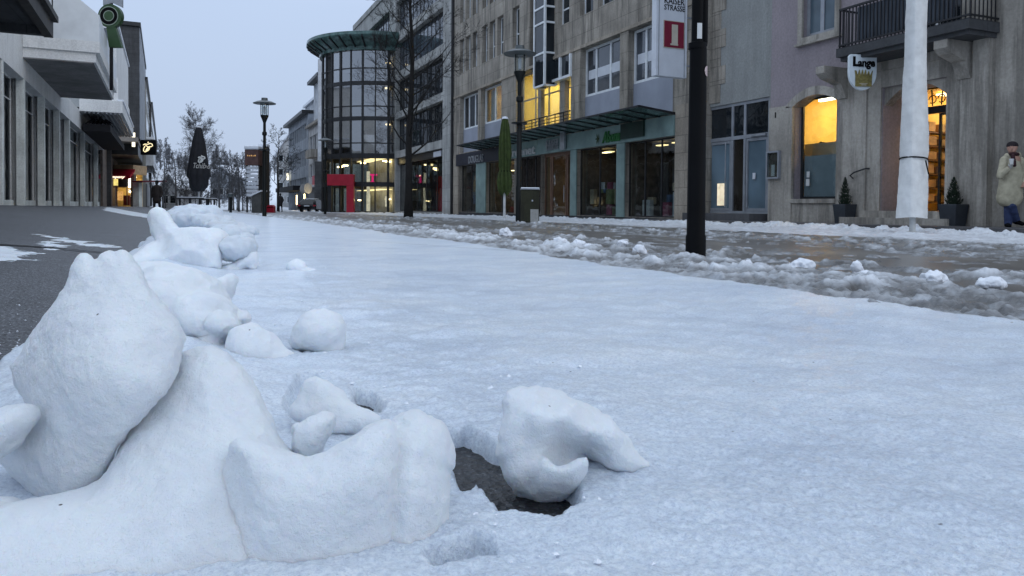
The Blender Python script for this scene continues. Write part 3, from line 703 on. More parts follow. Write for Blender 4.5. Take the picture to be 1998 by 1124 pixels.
lump('rolled snow lobe with a deep notch at the bottom of the picture', allD, dD, .085, .06, lambda A, C: 0*A, .0035, exD0, amp=.004, fr=12, amp2=.0013, fr2=120, bpad=.22)
# pieces caught in the notch
ch = [(565, 838), (590, 815), (622, 806), (650, 808), (655, 832), (640, 862), (610, 900), (575, 890)]
lump('small rough snow chunk sitting in the notch of the rolled lobe', ch, 1.10, .04, .03, lambda A, C: .2*(C-C0(600, 860, 1.1)[2]), .0038, amp=.012, fr=20, amp2=.003, fr2=60)
ch = [(575, 760), (590, 738), (615, 732), (640, 745), (668, 772), (690, 792), (735, 812), (745, 830), (700, 850), (640, 850), (590, 830), (560, 815)]
lump('glassy half melted ice fin behind the rolled lobe', ch, 1.40, .035, .03, lambda A, C: .55*(C-C0(600, 820, 1.4)[2]), .005, amp=.008, fr=16)
# F: the curl
dF = 1.19
curl = [(979, 784), (992, 766), (1015, 757), (1045, 755), (1080, 760), (1120, 776), (1160, 796), (1195, 822), (1222, 856), (1250, 888), (1280, 912), (1272, 926), (1240, 934), (1205, 925), (1172, 910), (1152, 899), (1146, 893), (1150, 912), (1142, 937), (1122, 962), (1092, 986), (1050, 991), (1012, 972), (984, 935), (966, 890), (974, 858), (979, 820)]
midF = relief(dF, [(985, 785, .04), (1020, 760, .06), (1085, 762, .08), (1160, 800, .08), (1040, 810, .0), (1110, 815, -.005), (1180, 850, .02), (1000, 840, .0), (1060, 848, -.005), (1125, 855, .01), (1065, 884, .045), (1105, 882, .085), (1140, 890, .10), (1030, 880, .005), (980, 890, .0), (1005, 930, -.012), (1040, 915, -.005), (1060, 940, .02), (1110, 930, .06), (1050, 985, .03), (1170, 893, .03), (1230, 900, .04), (1270, 918, .07)], .018)
lip = [(985, 935), (1005, 915), (1035, 902), (1062, 893), (1076, 905), (1090, 912), (1106, 907), (1126, 897), (1148, 893), (1151, 912), (1143, 937), (1126, 960), (1096, 986), (1050, 992), (1012, 974)]
midL = relief(dF, [(990, 935, .01), (1010, 918, .0), (1036, 905, -.02), (1015, 965, .01), (1065, 898, -.045), (1055, 950, -.04), (1050, 988, .005), (1100, 912, -.055), (1095, 980, .0), (1100, 950, -.045), (1146, 896, -.05), (1145, 930, -.035)], .02)
def exF(s): s.u(spoly(s, lip, dF, .024, midL, .018, .005), .014)
lump('curled snow chunk with a hooked lip beside the dark hole', curl, dF, .052, .03, midF, .0032, exF, amp=.003, fr=14, amp2=.0012, fr2=70, bpad=.2)
o = lump('low torn flap of snow at the near edge of the dark hole', [(872, 940), (890, 948), (906, 978), (918, 962), (932, 968), (955, 992), (985, 1012), (1000, 1040), (960, 1075), (880, 1090), (860, 1040)], 1.06, .03, .02, lambda A, C: 1.2*(C-C0(900, 1060, 1.06)[2]), .004, amp=.003, fr=20, bpad=.12)
# G ball, H lump, I mound
def blob(label, prims, h, d, mat='snow', amp=.006, fr=12, amp2=.0015, k=.02, subs=(), fr2=60, amp3=None):
    lo = np.min([np.array(p)-max(r)-.03 for p, r, *_ in prims], 0); hi = np.max([np.array(p)+max(r)+.03 for p, r, *_ in prims], 0); lo[2] = max(lo[2], gz_l(prims)-.06)
    s = SDF(lo, hi, h)
    for q in prims: s.u(s.ell(q[0], q[1], *(q[2:] if len(q) > 2 else ())), k)
    for q in subs: s.sub(s.ell(q[0], q[1], *(q[2:] if len(q) > 2 else ())), .01)
    c = np.mean([p for p, *_ in prims], 0); w = c[0]*FA+c[1]*FB
    o = s.mesh('snow_lump', M[mat], amp=amp, freq=fr, amp2=amp2, freq2=fr2, amp3=amp*.7 if amp3 is None else amp3, freq3=fr*1.6, loc=(w[0], w[1], g1(w[0], w[1])+.03), seed=len(prims)+int(c[0]*100) % 50)
    return tag(o, label, 'snow lump', 'lumps of ploughed snow in the foreground')
def gz_l(prims): return 0.0
pxm = lambda n, d: n*d/F_PX
d = 2.25
blob('round pale snowball resting alone on the icy sheet', [(C0(625, 648, d), (pxm(48, d), .075, pxm(46, d))), (C0(595, 658, d), (pxm(28, d), .05, pxm(28, d))), (C0(645, 675, d), (pxm(24, d), .045, pxm(26, d)))], .006, d, amp=.009, fr=9, fr2=45, amp2=.002, subs=[(C0(598, 700, d-.03), (.03, .06, .03))])
d = 2.1
blob('lumpy snow chunk left of the round snowball', [(C0(500, 682, d), (pxm(55, d), .085, pxm(44, d)), 0, -.35), (C0(485, 655, d), (pxm(30, d), .06, pxm(24, d))), (C0(545, 700, d), (pxm(38, d), .06, pxm(20, d)), 0, -.3), (C0(470, 705, d), (pxm(30, d), .07, pxm(25, d)))], .006, d, amp=.01, fr=9)
d = 2.3
blob('long sloping snow mound behind the leaning slab', [(C0(300, 560, d+.1), (pxm(70, d), .14, pxm(52, d)), 0, -.3), (C0(350, 585, d), (pxm(95, d), .15, pxm(62, d)), 0, -.45), (C0(405, 620, d-.1), (pxm(62, d), .11, pxm(42, d)), 0, -.45), (C0(330, 640, d-.05), (pxm(90, d), .16, pxm(55, d))), (C0(425, 570, d+.15), (pxm(20, d), .08, pxm(40, d)), 0, -.6)], .0065, d, amp=.016, fr=6, amp2=.003, fr2=30)
d = 2.15
blob('small pair of snow clods between the long mound and the lumpy chunk', [(C0(430, 632, d), (pxm(34, d), .06, pxm(24, d)), 0, -.3), (C0(410, 660, d), (pxm(24, d), .05, pxm(26, d)), 0, .5), (C0(462, 622, d+.1), (pxm(30, d), .05, pxm(20, d))), (C0(395, 690, d-.05), (pxm(50, d), .06, pxm(20, d)))], .006, d, amp=.012, fr=12, amp2=.002)
# J: the pile with the upright fin
d = 5.0
fin = [(287, 425), (292, 412), (305, 404), (318, 406), (330, 418), (341, 437), (350, 450), (372, 462), (360, 520), (320, 520), (318, 490), (305, 470), (294, 448)]
body = [(330, 452), (355, 443), (385, 440), (410, 447), (428, 462), (436, 490), (430, 525), (400, 540), (340, 530), (300, 520), (300, 500)]
lo, hi = bounds(fin+body, d, .1); hi[0] += .35
s = SDF((lo[0], d-.5, -.05), (hi[0], d+.6, hi[1]), .011)
s.u(spoly(s, fin, d, .09, lambda A, C: .25*C, .06, .015), .01); s.u(spoly(s, body, d-.1, .22, lambda A, C: .3*C, .18, .02), .05)
s.u(s.ell(C0(285, 512, d-.1), (.10, .13, .07)), .05); s.u(s.ell(C0(415, 470, d), (.10, .18, .09)), .04); s.u(s.ell(C0(310, 500, d), (.12, .15, .09)), .05)
g = atd(370, 530, d)
tag(s.mesh('snow_lump', M['snow'], amp=.022, freq=5, amp2=.005, freq2=22, loc=(g.x, g.y, .03), seed=5), 'tall snow pile with an upright fin pointing at the parasol', 'snow lump', 'lumps of ploughed snow in the foreground')
blob('blocky snow clod at the right side of the finned pile', [(C0(462, 485, d), (.13, .16, .085)), (C0(440, 465, d+.3), (.16, .16, .09)), (C0(480, 470, d+.2), (.06, .1, .06))], .011, d, amp=.02, fr=8, amp2=.006, fr2=24, mat='snow_dirty')
d = 5.0
blob('small snow chunk tilted against the foot of the finned pile', [(C0(475, 515, d), (.12, .09, .045), 0, .75), (C0(492, 510, d), (.035, .06, .07)), (C0(450, 527, d-.05), (.08, .07, .04))], .008, d, amp=.01, fr=12, amp2=.003, fr2=30)
blob('small lone snow chunk lying right of the finned pile', [(C0(578, 521, d), (.068, .06, .052)), (C0(600, 529, d), (.09, .05, .028), 0, -.15)], .007, d, amp=.008, fr=12, amp2=.002, fr2=40)
d = 8.2
blob('grey snow heap just beyond the finned pile', [(C0(385, 428, d), (.3, .3, .17)), (C0(345, 432, d+.3), (.2, .3, .12)), (C0(425, 440, d-.6), (.28, .2, .10), 0, -.3), (C0(452, 446, d-.9), (.26, .3, .07), 0, -.2)], .018, d, amp=.05, fr=4, amp2=.012, fr2=12, mat='snow_dirty')
# fine crumbs of snow broken off round the lumps
R_ = random.Random(4); m = MB()
for k in range(520):
    px, py = R_.choice(((R_.uniform(430, 1300), R_.uniform(700, 1120)), (R_.uniform(430, 760), R_.uniform(520, 860)), (R_.uniform(-60, 140), R_.uniform(560, 900)), (R_.uniform(300, 700), R_.uniform(470, 600))))
    P = onz(px, py, .035); r = .0016+.0045*R_.random()**3*(1.7 if R_.random() < .08 else 1); h = float(gz(P.x, P.y))+(.036 if P.x > -.5 else .002)
    if any(pdist(np.array([P.x]), np.array([P.y]), hh_)[0] < .012 for hh_, _ in holes): continue
    a = [Vector((R_.uniform(.6, 1.2)*r*math.cos(t)*1.2, R_.uniform(.6, 1.2)*r*math.sin(t), R_.uniform(-.3, .3)*r)) for t in (0, 1.26, 2.5, 3.77, 5.0)]
    o = Vector((P.x, P.y, h+r*.3)); n = len(m.V); m.add([tuple(o+q) for q in a]+[tuple(o+Vector((0, 0, r*R_.uniform(.6, 1.1)))), tuple(o-Vector((0, 0, r)))], [(i, (i+1) % 5, 5) for i in range(5)]+[((i+1) % 5, i, 6) for i in range(5)])
tag(m.build('snow_crumbs', M['snow_far'], recalc=False), 'tiny white snow crumbs scattered on the sheet and asphalt round the lumps', 'snow', kind='stuff')
# joints running across the paving
def joint(pxs, z, wd, nm):
    m = MB(); pts = []
    P = [onz(*q, z) for q in pxs]
    for i in range(len(P)-1):
        for k in range(12): t = k/12; q = P[i].lerp(P[i+1], t); pts.append((q.x, q.y+.05*float(fbm(q.x*3, 0, o=3)), wd*(.6+.8*abs(float(vnoise(q.x*4, 3.0))))))
    for a, b in zip(pts[:-1], pts[1:]): m.quad((a[0], a[1]-a[2], float(gz(a[0], a[1]))+z_of), (b[0], b[1]-b[2], float(gz(b[0], b[1]))+z_of), (b[0], b[1]+b[2], float(gz(b[0], b[1]))+z_of), (a[0], a[1]+a[2], float(gz(a[0], a[1]))+z_of))
    return tag(m.build(nm, M['black'], recalc=False), kind='structure')
z_of = .012; joint([(-60, 450), (100, 449), (200, 453), (282, 457)], .2, .05, 'paving_joint')
z_of = .046; joint([(520, 457), (700, 470), (900, 484), (1140, 499)], .04, .012, 'paving_joint')
# small ones at the left edge and loose chunks in the slush
d = 1.02
blob('broken snow piece at the left edge under the slab', [(C0(15, 825, d), (pxm(45, d), .05, pxm(32, d)), 0, .35), (C0(-20, 850, d), (pxm(50, d), .06, pxm(45, d)))], .005, d, amp=.006, fr=20)
d = .95
blob('low snow lump in the bottom left corner', [(C0(-20, 1090, d), (pxm(75, d), .08, pxm(110, d))), (C0(30, 1130, d), (pxm(60, d), .08, pxm(45, d)))], .006, d, amp=.006, fr=14)
cub = []
for i, (px, py, w, h) in enumerate(((1247, 486, 26, 14), (1565, 517, 48, 22), (1671, 520, 22, 20), (1686, 536, 26, 16), (1820, 541, 46, 18), (1130, 477, 30, 16), (985, 453, 24, 14), (1150, 482, 22, 12), (1930, 552, 50, 16), (1460, 514, 14, 12), (1090, 470, 26, 14), (1215, 474, 20, 9))):
    P = onz(px, py+h*.5, .02); dd = (P-CAM).dot(CW); c = loc3(P); r = pxm(w*.5, dd); rz = pxm(h*.72, dd)
    pr = [(c+np.array([0, 0, rz*.5]), (r, r*.8, rz)), (c+np.array([r*.6*(-1)**i, 0, rz*.25]), (r*.6, r*.6, rz*.7))]
    lo = np.min([np.array(p)-max(q)-.03 for p, q in pr], 0); hi = np.max([np.array(p)+max(q)+.03 for p, q in pr], 0)
    s = SDF(lo, hi, max(.008, r*.09))
    for q in pr: s.u(s.ell(*q), .02)
    o = s.mesh('snow_chunk', M['snow_far'], amp=r*.30, freq=1.2/r, amp2=r*.10, freq2=3.5/r, amp3=r*.2, freq3=1.6/r, loc=(P.x, P.y, g1(P.x, P.y)), seed=60+i)
    lab = ['snow chunk just left of the black pole by the puddle', 'widest broken snow clod in the slush right of the black pole', 'upper of two stacked white snowballs in the slush', 'lower of two stacked snowballs in the slush', 'flat wide snow clod in the slush before the white covered parasol', 'snow chunk in the slush rim below the teal pilaster', 'small snow chunk in the slush rim below the green parasol', 'low snow chunk beside the one below the teal pilaster', 'wide slush clod near the right edge of the roadway', 'tiny snow crumb just right of the black pole', 'snow chunk in the slush rim below the brown shop door', 'tiny snow chunk between the puddle and the shop windows'][i]
    tag(o, lab, 'snow chunk', 'loose snow chunks in the slush')
# ------------------------------------------------------------------ right-hand side of the street
RF = Fac((16, 0, 0), (0, 1, 0), (1, 0, 0))
def face(F, m, a, b, c, d, w0, w1): m.box(a, b, c, d, w0, w1)
SPLIT = {'curtain', 'ceiling_lamp_or_fill', 'warning_light', 'shelf', 'notice', 'shop_light', 'column', 'blind'}
def bxm(F, name, mat, parent, *bxs, bevel=0):
    if name in SPLIT and len(bxs) > 1:
        for b in bxs: o = bxm(F, name, mat, parent, b, bevel=bevel)
        return o
    m = MB(F.pt)
    for b in bxs: m.box(*b)
    return m.build(name, mat, parent, bevel=bevel)
def at_s(s, z, w): return RF.pt(s, z, w)
# ---------- office building with the teal shop fronts
sK0, sK1 = RF.s(1360, 300), RF.s(885, 300)
zl = RF.z(1132, 97); zc = RF.z(1320, 223); zfb = RF.z(1319, 264.5)
zb = pav((sK0+sK1)/2)-.02
K = thing('office_building', 'brown stone office building with teal shop fronts and a lit first floor loggia', 'building', (16, sK0, zb))
ops = []
def opn(x1, x2, z0, z1, rv=.35): 
    a, b = sorted((RF.s(x1, 250), RF.s(x2, 250))); ops.append((a, b, z0, z1, rv)); return ops[-1]
# first floor
o1 = opn(897, 932, zc+.05, zl); o2 = opn(938, 978, zc+.05, zl); oL = opn(1006, 1113, zc+.05, zl, .5); o3 = opn(1131, 1208, zc+.05, zl); o4 = opn(1224, 1312, zc+.05, zl)
# upper floors
z2t, z2b = RF.z(982, 28), RF.z(982, 104); fl = RF.z(934, 23)-z2b
cols2 = [(897.6, 905.4), (909, 918), (922, 931), (941, 951), (955, 966), (970, 982), (1000, 1013), (1088, 1110), (1131, 1157), (1166, 1196), (1250, 1276), (1290, 1318)]
up = []
for k in range(3):
    for x1, x2 in cols2: 
        a, b = sorted((RF.s(x1, 80), RF.s(x2, 80))); q = (a, b, z2b+fl*k, z2t+fl*k, .32); ops.append(q); up.append(q)
# shop floor
zs0 = zb+.16
bays = {'poster': opn(897, 930, zs0, zfb, .35), 'lit': opn(949, 1004, zs0, zfb, .35), 'dark': opn(1008, 1056, zs0, zfb, .35), 'door': opn(1057, 1114, zb+.05, zfb, .34), 'shelf': opn(1126, 1204, zs0, zfb, .35), 'last': opn(1220, 1317, zs0, zfb, .35)}
# recessed joint between the two blocks
sj = sorted((RF.s(1033, 60), RF.s(1062, 60))); ops.append((sj[0], sj[1], zl, zl+fl*3.4, .8))
facade(RF, sK0, sK1, zb-.4, zl+fl*3.5, ops, 14, 'wall', M['stone_k'], K, .35)
bxm(RF, 'lintel_band', M['stone_pier'], K, (sK0+.002, sK1-.002, zl+.02, zl+.16, -.05, .0))
bxm(RF, 'cornice', M['stone_k'], K, (sK0-.1, sK1, zl+fl*3.5, zl+fl*3.5+.4, -.3, 3))
# plain stone piers at both ends of the shop floor
pe = sorted((RF.s(1319, 330), RF.s(1360, 330))); bxm(RF, 'pier', M['stone_pier'], K, (pe[0]+.003, pe[1], zb-.3, zc+.3, -.06, .0))
pf = sorted((RF.s(886, 350), RF.s(896, 350))); bxm(RF, 'pier', M['stone_pier'], K, (pf[0], pf[1]-.003, zb-.3, zc-.02, -.06, .0))
bxm(RF, 'plinth', M['slate'], K, (pe[1]+.004, pf[0]-.004, zb-.3, zb+.14, -.03, .0))
# rain pipe at the far corner
mp = MB(RF.pt); mp.tube([(sK1+.02, zb, -.12), (sK1+.02, zl+fl*3.4, -.12)], .09, 10); mp.build('rain_pipe', M['dark_frame'], K, auto=40)
# first floor windows: white frames over blue-grey panels
zsill = RF.z(1144, 190, .3)
for (o, cf, gm) in ((o1, [.36, .7], 'glass_dark'), (o2, [.5], 'lit'), (o3, [.36, .72], 'glass_sky'), (o4, [.36, .72], 'glass_sky')):
    a, b, c, d, _ = o
    if gm == 'lit':
        room(RF, K, (a+.01, b-.01, zsill, d-.01), .42, 2.5, M['warm_room'])
        bxm(RF, 'ceiling_lamp_or_fill', M['lamp_bright'], K, (a+.6, b-.6, d-.12, d-.08, 1.2, 1.8))
        bxm(RF, 'curtain', M['beige'], K, (a+.15, a+(b-a)*.28, zsill+.05, d-.1, .6, .64), (b-(b-a)*.3, b-.15, zsill+.05, d-.1, .6, .64))
    window(RF, K, (a+.005, b-.005, zsill, d-.005), .28, rows=(), fw=.10, fm=M['white_frame'], gm=M['glass_clear'] if gm == 'lit' else M[gm], colf=cf, dep=.1)
    bxm(RF, 'spandrel_panel', M['panel_blue'], K, (a+.006, b-.006, c-.02, zsill-.004, .26, .32))
    if gm == 'glass_sky': bxm(RF, 'blind', M['sign_white'], K, (a+.2, b-.2, zsill+.75, zsill+1.15, .325, .332))
for q in up:
    a, b, c, d, _ = q
    window(RF, K, (a+.004, b-.004, c+.004, d-.004), .24, rows=(.36,), fw=.07, fm=M['white_frame'], gm=M['glass_dark'], dep=.07)
# loggia with the yellow room
a, b, c, d, _ = oL
room(RF, K, (a, b, c, d-.02), .52, 4.0, M['yellow_room'])
bxm(RF, 'ceiling_lamp_or_fill', M['lamp_bright'], K, (a+.5, a+1.3, d-.12, d-.06, 1.2, 4.0), (b-1.6, b-.8, d-.12, d-.06, 1.2, 4.0))
window(RF, K, (a+.01, b-.01, c+.01, d-.03), .42, rows=(.62,), fw=.07, fm=M['grey_frame'], gm=M['glass_clear'], colf=[.25, .5, .75])
col1 = sorted((RF.s(1051, 200, .2), RF.s(1057, 200, .2))); col2 = sorted((RF.s(1093, 200, .2), RF.s(1103, 200, .2)))
bxm(RF, 'pillar', M['stone_k'], K, (col1[0], col1[1], c, d, .16, .36)); bxm(RF, 'pillar', M['stone_k'], K, (col2[0], col2[1], c, d, .16, .4))
mr = MB(RF.pt)
for k in range(6): mr.tube([(a+.02, c+.25+.16*k, .12), (b-.02, c+.25+.16*k, .12)], .018 if k < 5 else .03, 6)
n = 7
for i in range(n+1): mr.tube([(a+.05+(b-a-.1)*i/n, c, .12), (a+.05+(b-a-.1)*i/n, c+1.08, .12)], .025, 6)
mr.build('railing', M['black_metal'], K)
bxm(RF, 'desk', M['brown_wood'], K, (a+1.2, a+2.6, c, c+.75, 3.2, 3.9)); 
# white framed stair tower and the box beside it
ta, tb = sorted((RF.s(1043, 100, -.5), RF.s(1063, 100, -.5))); tz0 = RF.z(1046, 171, -.5); tz1 = zl+fl*3.3
m = MB(RF.pt)
for s_ in (ta, tb):
    for w in (-.5, .1): m.box(s_-.05, s_+.05, tz0, tz1, w-.05, w+.05)
zz = tz0; hs = [0, 1.55, 3.0, 3.75, 4.9, 6.6, 8.2, 9.8]
for hh in hs:
    if tz0+hh < tz1: m.box(ta+.05, tb-.05, tz0+hh-.045, tz0+hh+.045, -.548, -.452); m.box(ta-.048, ta+.048, tz0+hh-.045, tz0+hh+.045, -.45, .05); m.box(tb-.048, tb+.048, tz0+hh-.045, tz0+hh+.045, -.45, .05)
tw = m.build('glazed_bay', M['white_frame'], K)
bxm(RF, 'pane', M['glass_dark'], tw, (ta+.02, tb-.02, tz0+.02, tz1, -.5, .1))
ba, bb = sorted((RF.s(1066, 150, -.1), RF.s(1112, 150, -.1)))
bz1 = zl-.02; bz0 = RF.z(1085, 158, -.1)
m = MB(RF.pt); m.box(ba, bb, bz0, bz0+.12, -.1, 1.2); m.box(ba, bb, bz0+.12, bz1, .25, 1.2)
m.box(ba, ba+.12, bz0+.121, bz1, -.098, .249); m.box(bb-.12, bb, bz0+.121, bz1, -.098, .249); m.box((ba*.55+bb*.45)-.06, (ba*.55+bb*.45)+.06, bz0+.122, bz1, -.095, .248)
sb = m.build('hanging_box', M['white_frame'], K); bxm(RF, 'pane', M['glass_dark'], sb, (ba+.121, bb-.121, bz0+.121, bz1-.01, .02, .06))
# fascia, canopy, pilasters
f0, f1 = RF.s(1319, 250), RF.s(893, 310); fcan = RF.s(893, 290, -1.55); fm_ = RF.s(978, 300)
fas = bxm(RF, 'fascia', M['teal'], K, *[(x0+.012, x1-.012, zfb, zc-.02, -.10, -.004) for x0, x1 in ((f0, RF.s(1118, 265)), (RF.s(1118, 265), RF.s(1052, 275)), (RF.s(1052, 275), fm_))])
bxm(RF, 'fascia', M['navy'], K, (fm_+.02, f1, zfb, zc-.02, -.12, -.004))
m = MB(RF.pt); nseg = 20
for i in range(nseg):
    x0 = f0+(fcan-f0)*i/nseg; x1 = f0+(fcan-f0)*(i+1)/nseg
    m.add([(x0+.015, zc+.02, -.02), (x1-.015, zc+.02, -.02), (x1-.015, zc+.20, -1.55), (x0+.015, zc+.20, -1.55), (x0+.015, zc+.05, -.02), (x1-.015, zc+.05, -.02), (x1-.015, zc+.23, -1.55), (x0+.015, zc+.23, -1.55)], [(0,1,2,3), (4,7,6,5), (0,4,5,1), (1,5,6,2), (2,6,7,3), (3,7,4,0)])
can = m.build('glass_canopy', M['teal_dark'], K)
m = MB(RF.pt)
for i in range(nseg+1):
    x0 = f0+(fcan-f0)*i/nseg; m.add([(x0-.012, zc-.02, -.02), (x0+.012, zc-.02, -.02), (x0+.012, zc+.17, -1.57), (x0-.012, zc+.17, -1.57), (x0-.012, zc+.07, -.02), (x0+.012, zc+.07, -.02), (x0+.012, zc+.24, -1.57), (x0-.012, zc+.24, -1.57)], [(0,1,2,3), (4,7,6,5), (0,4,5,1), (1,5,6,2), (2,6,7,3), (3,7,4,0)])
m.box(f0, fcan, zc+.17, zc+.235, -1.62, -1.572)
m.build('canopy_rib', M['black_metal'], can)
for (x1, x2) in ((930, 949), (1114, 1126), (1204, 1220)):
    p0, p1 = sorted((RF.s(x1, 340), RF.s(x2, 340))); bxm(RF, 'pilaster', M['teal'], K, (p0+.01, p1-.01, zb+.14, zfb-.003, -.05, .002))
# shop interiors
def shop(o, rm, gm, depth=3.0, colf=(), lamp=None, w=.2):
    a, b, c, d, rv = o
    if rm: room(RF, K, (a, b, c, d), rv+.005, depth, rm)
    return window(RF, K, (a+.004, b-.004, c+.004, d-.004), w, fw=.05, fm=M['dark_frame'], gm=gm, colf=list(colf) or None, name='shop_window')
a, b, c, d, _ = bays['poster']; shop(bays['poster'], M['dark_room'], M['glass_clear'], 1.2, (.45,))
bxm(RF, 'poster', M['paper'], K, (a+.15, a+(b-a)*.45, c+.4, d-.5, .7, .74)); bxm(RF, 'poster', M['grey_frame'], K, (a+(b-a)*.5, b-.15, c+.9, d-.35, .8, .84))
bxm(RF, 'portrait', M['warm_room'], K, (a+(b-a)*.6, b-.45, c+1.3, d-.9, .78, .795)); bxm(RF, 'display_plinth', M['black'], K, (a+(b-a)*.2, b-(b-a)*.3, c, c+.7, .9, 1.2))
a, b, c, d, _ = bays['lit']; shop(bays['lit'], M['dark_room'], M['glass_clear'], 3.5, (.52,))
zh = c+(d-c)
bxm(RF, 'light_panel', M['lit_yellow'], K, (b-(b-a)*.62, b-.3, c+1.7, c+2.35, 2.8, 2.86))
m = MB(RF.pt)
rr_ = random.Random(3)
for k in range(5):
    for i in range(7):
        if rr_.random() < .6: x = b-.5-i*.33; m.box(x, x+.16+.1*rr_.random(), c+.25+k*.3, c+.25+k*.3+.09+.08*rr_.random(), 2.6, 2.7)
m.build('glowing_goods', M['lit_cream'], K); bxm(RF, 'shelf', M['dark_frame'], K, *[(b-2.9, b-.3, c+.2+k*.3, c+.23+k*.3, 2.6, 2.95) for k in range(5)])  # goods glow in their own material in place of shelf lighting
bxm(RF, 'ceiling_lamp_or_fill', M['lamp_soft'], K, (b-(b-a)*.5, b-.5, d-.5, d-.46, 1.4, 1.7))
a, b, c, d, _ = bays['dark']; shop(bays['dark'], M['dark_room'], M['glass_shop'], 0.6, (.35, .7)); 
a, b, c, d, rv = bays['door']; room(RF, K, (a, b, c, d), rv+.005, 5, M['warm_room'], name='entrance_hall')
m = MB(RF.pt)
for f in (0, .22, .27, .74, .79, 1): m.box(a+(b-a)*f-.04*(f not in (0,))+.002, a+(b-a)*f+.04*(f != 1)-.002, c, d-.002, .20, .28)
m.box(a+.05, b-.05, d-.14, d-.004, .21, .275)
dr = m.build('entrance_door', M['brown_wood'], K); bxm(RF, 'pane', M['glass_clear'], dr, (a+.02, b-.02, c+.02, d-.1, .235, .25))
m = MB(RF.pt); m.tube([(a+(b-a)*.3, c+.7, .15), (a+(b-a)*.3, c+1.5, .15)], .02, 8); m.build('handle', M['silver'], dr)
m = MB(RF.pt)
for i in range(8): m.lathe([(.001, -.05), (.05, -.02), (.05, .02), (.001, .05)], (0, 0, 0), 6) if False else m.box(a+.3+i*(b-a-.6)/7-.05, a+.3+i*(b-a-.6)/7+.05, c+.75+.28*((i*5) % 3), c+.85+.28*((i*5) % 3), 3.0+.4*(i % 3), 3.1+.4*(i % 3))
m.build('hall_lamps', M['lamp_warm'], K); bxm(RF, 'hall_panel', M['lit_orange'], K, (a+.3, a+1.0, c+.3, c+.9, 5.2, 5.25))
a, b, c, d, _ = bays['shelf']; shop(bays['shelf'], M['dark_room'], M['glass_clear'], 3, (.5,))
m = MB(RF.pt); rr_ = random.Random(5)
for k in range(16): x = a+.3+rr_.random()*(b-a-.9); z_ = c+rr_.choice([0, .45, .9]); m.box(x, x+.25+.3*rr_.random(), z_, z_+.2+.22*rr_.random(), 1.2+rr_.random(), 2.3+.3*rr_.random())
m.build('shop_stock', plain('dim_goods', (.16, .07, .08), .6, var=.8, scale=1.5), K)
bxm(RF, 'notice', M['paper'], K, (a+(b-a)*.42, a+(b-a)*.52, c+1.15, c+1.45, .3, .31)); bxm(RF, 'lit_sign', M['lit_cream'], K, (a+.35, a+.75, d-1.15, d-.55, 2.4, 2.44))
bxm(RF, 'ceiling_lamp_or_fill', M['lamp_soft'], K, (b-1.2, b-.7, d-.18, d-.14, .9, 1.1))
a, b, c, d, _ = bays['last']; shop(bays['last'], M['dark_room'], M['glass_clear'], 2.2, (.33, .66))
m = MB(RF.pt)
for i in range(3):
    x = a+(b-a)*(.25+.25*i); m.box(x-.28, x+.28, c, d-.4-.2*i, 1.3, 1.36)
m.build('curtain', plain('dim_curtain', (.09, .085, .085), .8, var=.4, scale=3, stretch=(6, 6, .3)), K)
fx0 = RF.s(1298, 410); m = MB(RF.pt); q0, q1, qz0, qz1 = fx0-.3, fx0+.3, c+.05, c+.95
for bx in ((q0, q0+.05, qz0, qz1), (q1-.05, q1, qz0, qz1), ((q0+q1)/2-.02, (q0+q1)/2+.02, qz0+.05, qz1-.05)): m.box(*bx, .55, .6)
m.box(q0+.05, q1-.05, qz0, qz0+.05, .551, .599); m.box(q0+.05, q1-.05, qz1-.05, qz1, .551, .599); m.box(q0+.05, q1-.05, qz0+.43, qz0+.47, .552, .598); m.build('white_stand', M['sign_white'], K)
bxm(RF, 'warning_light', M['red_light'], K, (a+.12, a+.18, c+1.62, c+1.68, .5, .55), (a+.35, a+.41, c+1.58, c+1.64, .5, .55))
for nm_ in ('dark', 'shelf', 'last', 'poster'):  # added fill panels that brighten these shop rooms
    a, b, c, d, _ = bays[nm_]
    for k in range(2): bxm(RF, 'ceiling_lamp_or_fill', M['glow_dim'], K, (a+(b-a)*(.2+.4*k), a+(b-a)*(.35+.4*k), d-.16, d-.12, .7+.2*k, .95+.2*k))
R2 = random.Random(12); goods = [plain('goods_%s' % n_, c_, .6, var=.5, scale=2) for n_, c_ in (('rose', (.30, .07, .12)), ('cream', (.5, .42, .3)), ('blue', (.10, .15, .25)), ('olive', (.2, .22, .1)), ('white', (.5, .5, .5)))]
for nm_, cnt in (('shelf', 14), ('last', 7), ('dark', 6), ('poster', 3)):
    a, b, c, d, _ = bays[nm_]
    for i in range(cnt):
        x = a+.25+(b-a-.9)*R2.random(); zq_ = c+R2.choice((0, .5, 1.0)); hq = .2+.5*R2.random(); wq = R2.uniform(.45, .9)
        bxm(RF, 'display_item', goods[i % 5], K, (x, x+.2+.35*R2.random(), zq_, zq_+hq, wq, wq+.2), bevel=.03)
# side wall of the office building facing the camera (beside the glazed entrance)
m = MB(); 
m.box(15.98, 17.5, sK0-.03, sK0+.01, zb-.3, zl+fl*3); m.build('side_wall', M['stone_k'], K)
